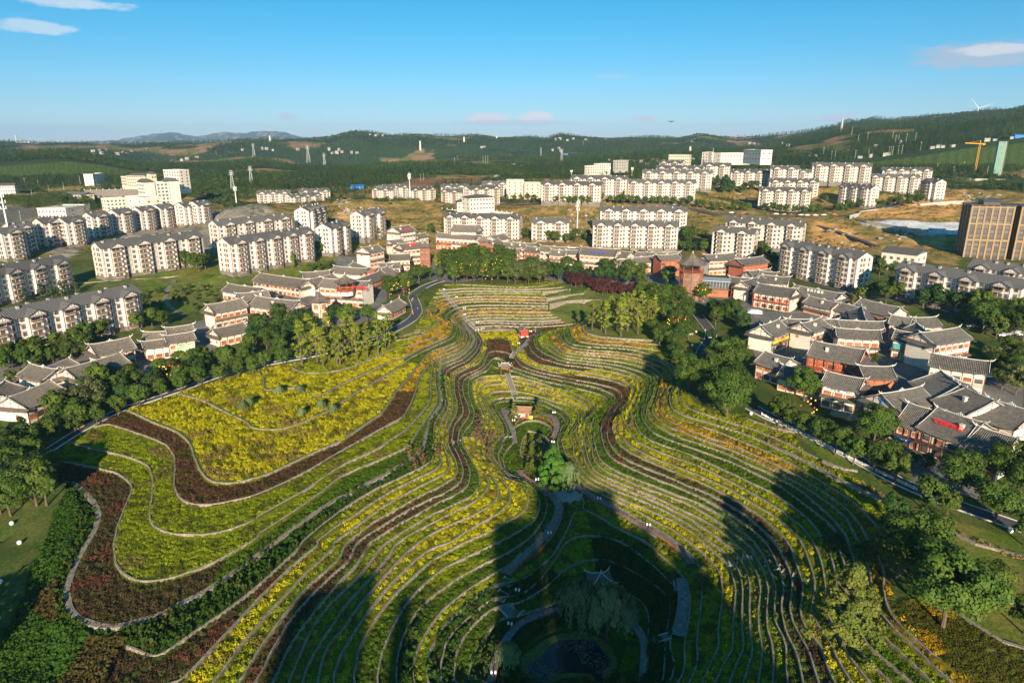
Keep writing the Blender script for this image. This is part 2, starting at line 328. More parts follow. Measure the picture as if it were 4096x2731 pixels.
LINES =[
(0,'K3',[(650,890),(700,930),(820,1010),(1000,1090),(1200,1190),(1440,1350),(1600,1420),(1850,1560)]),
(0,'K5',[(30,0),(150,90),(280,190),(350,260),(375,380),(375,470),(370,560),(345,700),(335,896)]),
(0,'G',[(1480,220),(1440,350),(1300,500),(1150,620),(1000,700),(850,800),(700,920),(600,1050),(520,1200),(490,1300),(495,1430)]),
(0,'C',[(2352,640),(2310,670),(2270,740),(2280,850),(2352,930)]),
(1,'K3',[(440,250),(400,330),(410,430),(460,550),(520,660),(650,800),(720,880),(850,960),(1000,1030),(1150,1090),(1300,1170),(1470,1260),(1600,1330),(1800,1450),(1980,1568)]),
(1,'K5',[(120,0),(250,90),(400,210),(480,300),(515,380),(525,480),(510,600),(490,750),(495,896)]),
(1,'G',[(1420,200),(1400,300),(1300,430),(1150,530),(950,620),(750,740),(600,850),(500,960),(430,1100),(380,1300),(375,1430)]),
(1,'K1',[(2080,1290),(2040,1200),(1950,1140),(1840,1080),(1650,1010),(1420,1003),(1250,1020),(1190,1050),(1190,1090),(1250,1180),(1320,1290),(1350,1370),(1350,1440),(1300,1500),(1240,1560)]),
(2,'K1',[(2150,1290),(2130,1200),(2038,1105),(1900,1050),(1750,990),(1570,958),(1400,960),(1240,970),(1150,1000),(1130,1040),(1170,1130),(1240,1230),(1290,1330),(1300,1400),(1250,1470),(1180,1560)]),
(2,'K3',[(450,330),(490,450),(540,580),(620,700),(700,790),(800,860),(900,920),(1100,1010),(1300,1110),(1500,1190),(1700,1280),(1900,1370),(2195,1568)]),
(2,'K5',[(210,0),(330,90),(450,170),(540,260),(590,350),(615,450),(605,600),(590,750),(600,896)]),
(2,'G',[(1340,100),(1375,200),(1340,300),(1250,370),(1100,450),(900,540),(700,640),(550,760),(430,900),(350,1050),(270,1250),(235,1430)]),
(2,'C',[(2250,600),(2180,660),(2180,760),(2280,870),(2352,960)]),
(3,'K1',[(2195,1125),(2038,1045),(1900,1000),(1700,930),(1470,885),(1400,880),(1200,885),(1100,920),(1070,970),(1080,1040),(1150,1170),(1210,1280),(1215,1380),(1160,1440)]),
(3,'M',[(0,1045),(80,1070),(160,1120),(205,1170),(205,1240),(150,1330),(100,1400)]),
(3,'K3',[(570,250),(560,280),(570,330),(605,400),(610,500),(650,590),(700,680),(760,760),(850,830),(1000,900),(1150,970),(1300,1030),(1500,1110),(1700,1200),(1900,1300),(2100,1430),(2195,1490)]),
(3,'K5',[(290,0),(400,90),(500,160),(600,250),(650,350),(665,450),(660,600),(660,750),(680,896)]),
(3,'G',[(1240,30),(1295,150),(1270,240),(1050,370),(800,480),(600,600),(400,780),(250,960),(120,1180),(75,1430)]),
(4,'K1',[(2195,1050),(2038,990),(1800,890),(1600,830),(1450,800),(1380,793),(1150,795),(1050,820),(1010,860),(1015,920),(1050,1020),(1110,1150),(1140,1250),(1130,1350),(1080,1420)]),
(4,'M',[(0,990),(150,1050),(240,1090),(285,1130),(290,1190),(240,1270),(170,1350),(170,1420)]),
(4,'K3',[(640,260),(680,360),(710,460),(740,590),(800,700),(870,780),(950,820),(1100,880),(1250,945),(1400,1000),(1550,1060),(1700,1130),(1900,1230),(2100,1340),(2195,1400)]),
(4,'K5',[(365,0),(450,60),(560,140),(650,230),(700,330),(720,430),(715,600),(715,720),(740,896)]),
(4,'C',[(2250,950),(2340,1060),(2340,1150),(2250,1250),(2100,1330),(1900,1450),(1750,1560)]),
(4,'F',[(1892,1400),(1840,1568)]),
(5,'K1',[(2195,975),(2038,925),(1800,840),(1600,780),(1440,750),(1370,742),(1100,745),(1000,780),(960,820),(965,900),(985,1000),(1040,1100),(1080,1230),(1070,1290),(1040,1350)]),
(5,'M',[(0,925),(100,960),(200,1000),(300,1060),(340,1100),(350,1150),(290,1230),(240,1290),(230,1340)]),
(5,'K3',[(700,180),(710,280),(750,370),(770,480),(800,600),(850,690),(950,770),(1080,830),(1200,880),(1330,940),(1500,1000),(1700,1080),(1900,1180),(2195,1310)]),
(5,'K5',[(450,0),(600,110),(700,210),(750,300),(790,400),(795,480),(775,600),(780,720),(810,896)]),
(5,'C',[(2150,900),(2235,1030),(2230,1110),(2150,1200),(2000,1280),(1800,1360),(1600,1460),(1450,1560)]),
(5,'F',[(1892,1270),(1800,1380),(1755,1568)]),
(6,'K1',[(2195,915),(2038,870),(1900,830),(1740,770),(1560,715),(1430,692),(1240,685),(1100,690),(1000,710),(930,750),(905,800),(905,900),(930,1000),(960,1080),(1040,1160),(1010,1220)]),
(6,'M',[(0,872),(100,900),(200,935),(300,988),(370,1038),(410,1088),(400,1120),(330,1200),(290,1290),(300,1360)]),
(6,'K3',[(780,120),(770,200),(800,330),(840,430),(850,540),(900,640),(1000,720),(1150,790),(1300,850),(1450,920),(1600,970),(1800,1040),(2000,1110),(2195,1210)]),
(6,'K5',[(530,0),(650,90),(740,170),(800,290),(840,380),(850,470),(840,600),(840,720),(890,896)]),
(6,'C',[(2050,830),(2130,940),(2130,1040),(2050,1130),(1900,1210),(1700,1310),(1500,1410),(1250,1560)]),
(6,'F',[(1892,1170),(1750,1380),(1660,1568)]),
(7,'K1',[(1400,620),(1600,700),(1800,760),(2000,800),(2195,852)]),
(7,'K1',[(1190,500),(1150,560),(1110,620),(1000,660),(910,700),(860,740),(855,820),(860,920),(880,1000),(920,1100),(935,1180),(900,1290),(820,1370),(780,1450),(780,1568)]),
(7,'M',[(0,805),(200,855),(350,890),(480,930),(560,970),(560,1040),(480,1110),(400,1180),(350,1270),(365,1350),(420,1460)]),
(7,'K3',[(870,50),(830,150),(850,280),(890,400),(900,500),(950,590),(1050,670),(1200,750),(1400,830),(1600,900),(1800,980),(2000,1060),(2195,1130)]),
(7,'K5',[(600,0),(720,80),(800,180),(850,290),(890,380),(905,480),(895,600),(890,670),(950,780),(990,896)]),
(7,'C',[(1990,800),(2060,930),(2060,1010),(2000,1090),(1850,1170),(1600,1280),(1400,1400),(1150,1560)]),
(7,'F',[(1892,1060),(1800,1160),(1700,1300),(1650,1440),(1590,1568)]),
(8,'K1',[(1400,580),(1500,615),(1700,675),(1900,725),(2195,788)]),
(8,'K1',[(1180,460),(1130,510),(1080,580),(1000,630),(900,680),(800,740),(785,800),(790,900),(820,1000),(860,1080),(870,1150),(850,1230),(760,1340),(730,1420),(725,1568)]),
(8,'M',[(0,765),(200,792),(400,830),(550,885),(640,930),(668,975),(640,1050),(540,1190),(490,1290),(480,1380)]),
(8,'K3',[(1050,0),(970,100),(950,220),(980,370),(1010,470),(1080,560),(1200,630),(1400,720),(1600,810),(1800,880),(2000,960),(2195,1050)]),
(8,'K5',[(690,0),(800,80),(870,180),(920,280),(955,400),(955,480),(945,600),(960,720),(1030,850),(1050,896)]),
(8,'C',[(1930,780),(1975,900),(1960,1000),(1850,1090),(1700,1150),(1500,1260),(1300,1370),(1000,1560)]),
(8,'F',[(1892,990),(1700,1220),(1590,1380),(1510,1568)]),
(9,'K1',[(2195,750),(2000,700),(1700,640),(1520,570),(1460,500),(1430,450),(1380,415),(1300,390),(1180,380),(1110,400),(1080,470),(1060,540),(1000,600),(780,690),(740,720),(735,800),(740,900),(765,1020),(795,1100),(790,1180),(690,1290),(660,1400),(650,1568)]),
(9,'M',[(0,722),(200,748),(400,785),(600,830),(690,870),(740,910),(750,950),(680,1100),(575,1250),(555,1360)]),
(9,'K3',[(1130,10),(1050,80),(1025,200),(1040,330),(1080,420),(1130,490),(1250,570),(1400,640),(1600,720),(1800,800),(2000,890),(2195,970)]),
(9,'K5',[(775,0),(870,80),(930,170),(990,290),(1020,380),(1020,480),(1005,600),(1030,710),(1100,820),(1150,896)]),
(9,'C',[(1880,780),(1910,880),(1880,980),(1750,1070),(1600,1130),(1400,1230),(1200,1350),(1000,1480),(900,1560)]),
(9,'F',[(1892,920),(1750,1050),(1600,1220),(1500,1400),(1410,1568)]),
(10,'K1',[(2195,690),(1900,640),(1700,590),(1550,520),(1450,430),(1430,390),(1390,340),(1380,265),(1300,230),(1200,225),(1100,240),(1075,280),(1080,350),(1050,440),(1000,530),(720,650),(690,690),(680,780),(685,900),(715,1020),(715,1150),(640,1270),(605,1400),(600,1568)]),
(10,'M',[(0,656),(200,680),(400,705),(600,750),(740,790),(800,830),(830,900),(790,1040),(700,1160),(635,1260),(625,1320)]),
(10,'K3',[(1220,0),(1110,80),(1095,200),(1130,310),(1200,410),(1300,480),(1450,560),(1600,620),(1800,700),(2000,780),(2195,860)]),
(10,'K5',[(870,0),(960,80),(1020,180),(1070,320),(1100,420),(1095,500),(1075,580),(1090,680),(1150,770),(1250,890)]),
(10,'K4',[(0,430),(179,491),(350,580),(500,660),(620,740),(740,850),(780,896)]),
(10,'C',[(1830,760),(1855,860),(1830,930),(1700,1010),(1500,1110),(1300,1215),(1100,1330),(950,1440),(790,1560)]),
(10,'F',[(1892,870),(1700,1030),(1540,1230),(1400,1430),(1330,1568)]),
(11,'K1',[(960,130),(1010,200),(1045,290),(1000,400),(900,520),(700,620),(640,660),(625,740),(625,880),(660,990),(660,1120),(580,1260),(545,1400),(545,1568)]),
(11,'M',[(-488,340),(-438,460),(-288,550),(0,603),(200,630),(400,665),(600,710),(750,750),(850,790),(890,860),(880,950),(830,1060),(750,1150),(690,1230),(680,1300)]),
(11,'K3',[(1160,80),(1155,170),(1200,270),(1260,360),(1350,430),(1500,510),(1650,580),(1850,650),(2050,730),(2195,790)]),
(11,'K5',[(980,0),(1070,90),(1120,190),(1160,300),(1185,400),(1180,500),(1155,590),(1165,660),(1254,760)]),
(11,'K4',[(0,380),(179,446),(400,550),(550,640),(700,730),(820,820),(880,896)]),
(11,'C',[(1760,730),(1785,850),(1740,900),(1600,970),(1400,1070),(1200,1180),(1050,1280),(850,1430),(680,1560)]),
(11,'F',[(1892,780),(1700,950),(1500,1160),(1300,1390),(1190,1568)]),
(12,'K1',[(880,80),(960,170),(1010,250),(1000,300),(950,400),(850,500),(650,590),(600,620),(575,700),(575,880),(605,990),(605,1120),(520,1250),(490,1400),(485,1568)]),
(12,'M',[(-428,290),(-398,370),(-288,470),(0,552),(157,572),(400,600),(700,660),(880,720),(960,790),(970,850),(930,950),(900,1050),(830,1180),(810,1260),(810,1330)]),
(12,'K3',[(1350,0),(1280,80),(1280,170),(1330,260),(1400,350),(1500,410),(1700,490),(1900,570),(2100,640),(2195,672)]),
(12,'K4',[(0,320),(179,383),(400,490),(600,600),(750,690),(880,790),(960,896)]),
(12,'K5',[(1085,0),(1160,90),(1210,190),(1240,300),(1260,420),(1270,600)]),
(12,'C',[(1710,780),(1700,830),(1600,890),(1400,980),(1250,1060),(1100,1150),(900,1290),(700,1410),(530,1550)]),
(12,'F',[(1892,690),(1750,810),(1600,930),(1430,1100),(1300,1240),(1150,1400),(990,1568)]),
(13,'K1',[(960,240),(965,300),(900,390),(800,480),(600,560),(550,590),(535,700),(540,880),(568,990),(565,1090),(470,1210),(425,1330),(415,1568)]),
(13,'M',[(-358,260),(-338,330),(-238,410),(0,512),(300,545),(600,580),(850,650),(980,710),(1040,770),(1040,810),(1010,920),(970,1050),(920,1160),(905,1270),(940,1360)]),
(13,'K3',[(1390,0),(1370,80),(1400,170),(1460,260),(1550,330),(1700,390),(1900,460),(2100,530),(2195,565)]),
(13,'K4',[(0,265),(179,323),(400,430),(550,500),(700,570),(850,670),(950,750),(1030,850),(1060,896)]),
(13,'C',[(1640,730),(1600,800),(1450,880),(1300,950),(1100,1040),(900,1160),(750,1260),(560,1410),(400,1550)]),
(13,'F',[(1892,620),(1750,730),(1600,870),(1450,1010),(1300,1130),(1200,1200),(1080,1280),(900,1410),(640,1568)]),
(13,'H',[(1170,1160),(1300,1290),(1450,1430)]),
(14,'K1',[(900,170),(935,240),(900,310),(800,400),(700,470),(560,520),(510,560),(495,700),(500,880),(515,980),(510,1070),(400,1200),(340,1380),(300,1568)]),
(14,'M',[(-308,230),(-278,300),(-138,390),(0,470),(200,500),(500,530),(700,560),(900,610),(1050,670),(1110,720),(1110,800),(1080,900),(1050,1010),(990,1110),(980,1200),(1040,1330)]),
(14,'K3',[(1460,0),(1470,80),(1520,150),(1600,240),(1750,310),(1900,370),(2050,420),(2195,470)]),
(14,'K4',[(0,210),(179,268),(350,330),(450,370),(600,440),(750,520),(900,630),(1050,740),(1130,810),(1200,896)]),
(14,'C',[(1530,690),(1400,785),(1300,840),(1180,910),(900,1060),(700,1180),(500,1320),(300,1460),(170,1560)]),
(14,'F',[(380,440),(450,490),(520,560),(550,630),(530,720),(460,830),(400,950),(370,1050),(380,1150),(430,1210),(550,1250),(660,1255),(850,1200),(1000,1130),(1200,1020),(1400,880),(1600,730),(1750,620),(1892,530)]),
(14,'H',[(1230,1130),(1400,1270),(1590,1430)]),
(15,'K1',[(860,150),(885,220),(870,290),(800,370),(700,420),(500,490),(450,540),(440,640),(440,800),(465,900),(465,1030),(390,1150),(260,1330),(120,1568)]),
(15,'M',[(-238,200),(-218,270),(-88,360),(0,430),(200,465),(500,490),(750,520),(950,570),(1080,620),(1180,690),(1195,740),(1150,850),(1130,950),(1070,1060),(1050,1150),(1090,1250),(1160,1330)]),
(15,'K3',[(1530,0),(1560,80),(1650,160),(1800,240),(1950,310),(2195,390)]),
(15,'K4',[(0,165),(179,223),(350,280),(500,350),(700,440),(850,520),(950,590),(1050,680),(1150,770),(1230,870)]),
(15,'C',[(1411,643),(1300,700),(1000,830),(800,910),(600,1070),(400,1210),(200,1340),(0,1470)]),
(15,'F',[(235,315),(350,340),(520,370),(650,400),(720,450),(735,490),(700,580),(650,700),(630,800),(640,900),(680,960),(750,1000),(870,1000),(1000,970),(1200,890),(1400,780),(1600,640),(1892,430)]),
(15,'H',[(1300,1010),(1400,1120),(1550,1260),(1730,1430)]),
(16,'K1',[(820,140),(840,200),(830,280),(750,350),(600,410),(440,490),(410,560),(390,700),(385,850),(390,950),(350,1060),(200,1240),(0,1430)]),
(16,'M',[(-158,180),(-138,260),(0,390),(200,425),(500,445),(800,475),(1000,525),(1150,590),(1240,670),(1255,730),(1210,850),(1180,980),(1130,1080),(1120,1150),(1170,1240),(1250,1310)]),
(16,'K3',[(1600,0),(1660,80),(1800,170),(1950,230),(2100,290),(2195,320)]),
(16,'K4',[(0,130),(179,183),(400,260),(600,350),(800,450),(950,540),(1100,640),(1200,720),(1254,770)]),
(16,'C',[(1300,550),(1100,680),(800,820),(600,960),(400,1080),(200,1190),(0,1300)]),
(16,'F',[(370,225),(500,265),(650,295),(770,330),(830,370),(850,450),(840,550),(825,640),(850,700),(950,740),(1100,745),(1200,735),(1350,690),(1500,620),(1700,490),(1892,360)]),
(16,'H',[(1330,900),(1430,1030),(1600,1180),(1860,1430)]),
(17,'K1',[(770,100),(805,150),(800,220),(750,300),(600,360),(450,420),(380,480),(350,560),(280,660),(220,780),(190,900),(130,1050),(60,1180),(0,1240)]),
(17,'M',[(-78,160),(-48,240),(0,335),(150,385),(400,405),(700,430),(900,460),(1100,520),(1250,590),(1320,650),(1330,710),(1290,820),(1230,960),(1200,1050),(1200,1130),(1260,1220),(1400,1300)]),
(17,'K3',[(1690,0),(1740,50),(1850,120),(2000,190),(2195,270)]),
(17,'K4',[(0,90),(200,160),(400,220),(600,310),(750,380),(900,460),(1050,550),(1150,620),(1254,700)]),
(17,'H',[(1153,242),(1230,350),(1290,450),(1340,540),(1390,640),(1385,780),(1420,930),(1500,1040),(1650,1160),(1750,1260),(1900,1370),(2000,1430)]),
(17,'C',[(1200,460),(1000,570),(700,740),(500,860),(250,990),(0,1105)]),
(17,'F',[(575,120),(700,160),(850,210),(930,250),(970,310),(970,400),(965,480),(1000,545),(1080,580),(1200,575),(1400,530),(1550,470),(1700,390),(1892,290)]),
(18,'K1',[(760,110),(760,190),(700,270),(600,320),(400,380),(300,470),(200,600),(100,720),(0,850)]),
(18,'M',[(-60,140),(0,265),(100,330),(300,375),(600,385),(850,415),(1050,450),(1250,520),(1370,600),(1385,680),(1350,800),(1290,950),(1270,1060),(1310,1160),(1450,1240)]),
(18,'K3',[(1790,0),(1870,60),(2000,120),(2195,200)]),
(18,'K4',[(0,40),(150,80),(300,130),(450,190),(600,250),(750,320),(900,400),(1000,460),(1100,520),(1254,610)]),
(18,'H',[(1153,156),(1250,250),(1320,330),(1365,380)]),
(18,'C',[(1290,160),(1150,350),(1000,450),(800,590),(500,720),(250,840),(0,945)]),
(18,'F',[(700,50),(850,120),(980,170),(1050,230),(1075,300),(1100,370),(1140,430),(1200,455),(1280,460),(1400,435)]),
(19,'K1',[(720,90),(700,180),(600,250),(400,330),(150,460),(0,560)]),
(19,'M',[(5,120),(30,220),(100,290),(250,325),(600,340),(900,365),(1100,420),(1300,510),(1430,590),(1460,660),(1440,780),(1360,890),(1340,1000),(1370,1100),(1500,1180),(1800,1270),(2195,1390)]),
(19,'K4',[(448,131),(600,190),(700,235),(850,300),(950,360),(1050,420),(1150,470),(1254,520)]),
(19,'H',[(1153,69),(1300,140),(1500,230),(1700,330),(1850,410),(2000,480),(2150,540),(2352,590)]),
(19,'C',[(1190,0),(900,170),(700,310),(500,400),(300,480),(180,500),(0,490)]),
(19,'F',[(1419,160),(1375,138)]),
(20,'K1',[(660,50),(650,130),(600,200),(400,290),(200,380),(0,490)]),
(20,'M',[(90,100),(110,190),(200,260),(400,295),(700,310),(850,325),(1170,365),(1360,430),(1520,560),(1560,700),(1500,800),(1460,880),(1450,970),(1500,1060),(1650,1130),(1900,1210),(2195,1305)]),
(20,'K4',[(448,83),(600,130),(730,185),(850,240),(950,290),(1080,355),(1150,390),(1254,425)]),
(20,'A',[(1300,985),(1150,1060),(1000,1130),(800,1220),(600,1330),(400,1390),(200,1395),(110,1370),(75,1300),(70,1180),(20,1110)]),
(21,'K1',[(590,0),(600,50),(550,140),(400,220),(200,290),(0,365)]),
(21,'M',[(165,110),(210,190),(300,225),(500,260),(850,270),(1180,300)]),
(21,'K4',[(460,20),(600,70),(740,120),(860,150)]),
(21,'A',[(1323,885),(1200,930),(1000,1020),(800,1100),(600,1130),(450,1130),(350,1090),(300,1050)]),
(22,'K1',[(520,0),(500,40),(400,120),(200,210),(0,250)]),
(22,'M',[(240,60),(260,130),(320,175),(480,210),(800,235),(1090,250),(1190,265)]),
(23,'K1',[(450,0),(400,50),(250,130),(70,180),(40,190)]),
(11,'K6',[(400,385),(440,372),(560,365),(700,375),(820,378),(950,372),(1100,362),(1230,350)]),
(13,'K6',[(350,335),(500,325),(700,332),(850,335),(1000,325),(1230,305)]),
(16,'K6',[(300,275),(500,262),(700,268),(850,270),(1000,262),(1100,250),(1230,240)]),
(18,'K6',[(270,225),(500,210),(700,214),(900,215),(1000,212),(1230,200)]),
(20,'K6',[(240,175),(400,162),(600,165),(800,172),(960,178)]),
(23,'K6',[(190,110),(400,98),(600,98),(800,100),(940,110)]),
(26,'K6',[(170,50),(290,30),(500,42),(700,52),(850,48),(1010,18)]),
(-1,'G',[(590,1430),(590,1300),(620,1180),(700,1050),(800,950),(950,820),(1090,735),(1180,740),(1300,690),(1450,560),(1530,420),(1590,300),(1600,250),(1680,235),(1760,270),(1900,360),(2100,450),(2250,600),(2352,680)]),
(-1,'K5',[(0,160),(100,230),(200,320),(260,400),(290,500),(290,620),(260,760),(245,896)]),
(-2,'G',[(680,1430),(685,1300),(720,1150),(800,1050),(900,950),(1060,830),(1160,840),(1300,790),(1450,620),(1530,480),(1600,420),(1750,410),(1900,440),(2050,530),(2200,700),(2330,810)]),
(-2,'K5',[(0,260),(100,360),(180,440),(215,510),(190,640),(150,800),(135,896)]),
(-3,'G',[(768,1430),(780,1250),(830,1130),(920,1010),(1060,900),(1240,870),(1400,780),(1530,650),(1650,590),(1780,570),(1900,600),(2050,680),(2200,780),(2270,850),(2270,950),(2240,1080),(2220,1430)]),
(-4,'G',[(878,1430),(890,1300),(940,1180),(1020,1060),(1130,960),(1200,980),(1350,920),(1500,870)]),
(-4,'G',[(1950,800),(2080,870),(2120,950),(2115,1100),(2080,1430)]),
]
SPOTS =[('F',1000,80,-4.2),('C',300,150,-3.2),('A',300,1230,-2.4),('F',760,40,-3.8),('F',600,85,-4.6),('F',470,150,-5.2),('F',380,210,-5.6),('F',250,290,-6.4),('F',170,380,-7),
('F',60,250,-7),('F',100,600,-9.5),('F',0,800,-12),('F',330,600,-9.2),('F',250,800,-10.2),('F',120,1100,-12),('F',0,1300,-14),('F',300,1350,-11.5),('F',500,1400,-10.6),('F',0,1568,-14),('F',300,1568,-12),
('A',0,1070,-3.2),('A',200,1030,-2.6),('A',500,960,-1.2),('A',900,850,-.6),('A',1250,740,0),('A',1450,640,.3),('A',1430,450,1.0),('A',1530,340,2.0),('A',1640,290,2.6),('A',1570,560,.1),('A',1480,720,.1),
('A',1640,500,.4),('A',1700,340,2.8),('A',1720,300,3.2),
('K6',700,20,3.0),('K6',1000,0,3.2),('K6',400,10,3.1),('K6',1100,60,2.9),('K6',1230,60,2.4),('K6',1300,140,-1.2),('K6',905,108,0),('K6',1000,100,0),('K6',1115,92,0),('K6',935,162,-1.9),('K6',1080,142,-1.9),('K6',1220,124,-1.9),('K6',962,228,-4.6),('K6',1080,208,-4.8),('K6',1220,192,-5),('K6',970,176,-1.9),('K6',1080,154,-1.9),('K6',1220,144,-1.9),('K6',1000,72,1.5),('K6',1110,60,1.6),('K6',1080,112,-.3),('K6',1210,94,-.3),
('M',700,60,-.6),('M',400,100,-.6),('M',1000,180,-.6),('M',600,160,-.6),('M',1300,120,-.6),('M',1550,300,-1),('M',1700,400,-.8),('M',1850,60,0),('M',1800,-60,.3),
('M',1600,650,-1.5),('M',1650,900,-1.8),('M',2000,900,-1.5),('M',1800,1050,-2.2),('K4',300,-20,-1.8),('K4',600,10,-1.6),('K4',800,80,-1.6),('K4',1000,150,-1.7),('K4',1254,300,-2),
('K4',1000,230,-2.1),('K4',1254,360,-2.4),('E',1500,900,-3),('E',1800,1350,-3.4),('E',2300,1500,-3.4),('E',2300,1200,-3.2),('H',2352,500,-3.4),('H',2000,700,-4),('H',2300,900,-4.4),('H',1600,700,-5),('H',1800,950,-5),
('H',2352,1250,-5),('H',2352,1430,-5.4),('H',1500,500,-4.2),('H',1420,440,-4.3),('H',2100,1200,-5.1),('T4',1000,1300,-1),('T4',1200,1350,-1),('T4',2100,1400,-.5),('T4',2352,900,0),('T4',1800,900,0),('T4',1600,700,1),('E',1500,-50,-1),
('K1',1550,200,LZ(10.6)),('K1',1200,180,LZ(10.6)),('K1',1680,130,LZ(10.7)),('K1',1450,330,LZ(10.4)),('K1',1250,300,LZ(9.8)),('K1',1250,430,LZ(8.6)),('K1',1320,600,LZ(6.8)),('K1',1200,600,LZ(6.9)),
('K1',1400,1150,LZ(.3)),('K1',1300,1150,LZ(.3)),('K1',1900,1200,LZ(.2)),('K1',1400,1350,LZ(-.3)),('K1',1450,1500,LZ(-.3)),('K1',1980,1350,LZ(-.2)),('K1',1600,1230,LZ(0)),
('K1',1700,1300,LZ(-.6)),('K1',1600,1400,LZ(-1.6)),('K1',1700,1480,LZ(-2)),('K3',340,430,LZ(-.3)),('K3',100,400,LZ(-3.3)),('K3',170,520,LZ(-4.2)),('K3',120,620,LZ(-4.0)),('K3',230,430,LZ(-3.8)),('K3',450,900,LZ(-3.4)),
('K3',300,970,LZ(-.6)),('K3',100,860,LZ(-.4)),('K3',-50,760,LZ(-.4)),('K1',1450,1568,LZ(-.4)),('K3',360,1060,LZ(-.4)),('K3',700,1010,LZ(-.4)),('K3',420,1180,LZ(-.5)),('K3',600,1150,LZ(-3)),('K3',680,1120,LZ(-2.2)),
('K3',900,1130,LZ(-.4)),('K3',1200,1270,LZ(-.4)),('K3',1500,1450,LZ(-.4)),('K3',400,1350,LZ(-.4)),('K3',300,1500,LZ(-.4)),('G',1300,600,LZ(-.4)),('G',1150,680,LZ(-.6)),('K5',200,230,LZ(-.3)),('K5',290,290,LZ(-.4)),
('K5',230,420,LZ(-.8)),('K5',240,560,LZ(-1.4)),('K5',215,760,LZ(-1.8)),('K5',60,600,LZ(-3.4)),('K5',120,840,LZ(-3.6)),('G',1790,1430,LZ(-6.4)),('G',1400,1430,LZ(-6.4)),('G',1300,1350,LZ(-6.2)),('G',1500,1200,LZ(-6.3)),('G',1700,1180,LZ(-6.3)),('G',1830,1300,LZ(-6.2)),('G',1600,1300,LZ(-6.5)),
('G',1100,1150,LZ(-4.6)),('G',1040,1300,LZ(-4.6)),('G',1020,1430,LZ(-4.6)),('G',1300,1000,LZ(-4.8)),('G',1500,930,LZ(-4.7)),('G',1700,900,LZ(-4.6)),('G',1960,1000,LZ(-4.5)),('G',2060,1250,LZ(-4.6)),('G',1350,1120,LZ(-5)),('G',1950,1200,LZ(-5.1)),
('G',1750,650,LZ(-3.5)),('G',1790,720,LZ(-4.2)),('G',1790,760,LZ(-4.2)),('G',1750,480,LZ(-2.5)),('G',1700,330,LZ(-1.5)),('G',1200,1250,LZ(-5.2)),
('K2',2000,300,-.8),('T4',200,700,.5),('B',2100,450,1.2),('B',1700,330,1.8),('B',1600,430,1.6),('B',1300,330,2.2),('B',700,330,3),('B',200,320,3.4),
]
EXTRA =[]
SHADOWS =[('G',-260,820,60,740,-14),('G',90,700,235,680,-14),('G',395,880,475,880,-17),('G',1060,400,1330,260,-20),('G',1330,130,1600,60,-20.5),('G',1600,60,1900,230,-21),('G',1900,360,2150,440,-21),('G',2150,640,2400,740,-21),
('K5',270,350,470,300,-17),('F',-500,1150,-60,1000,-13)]
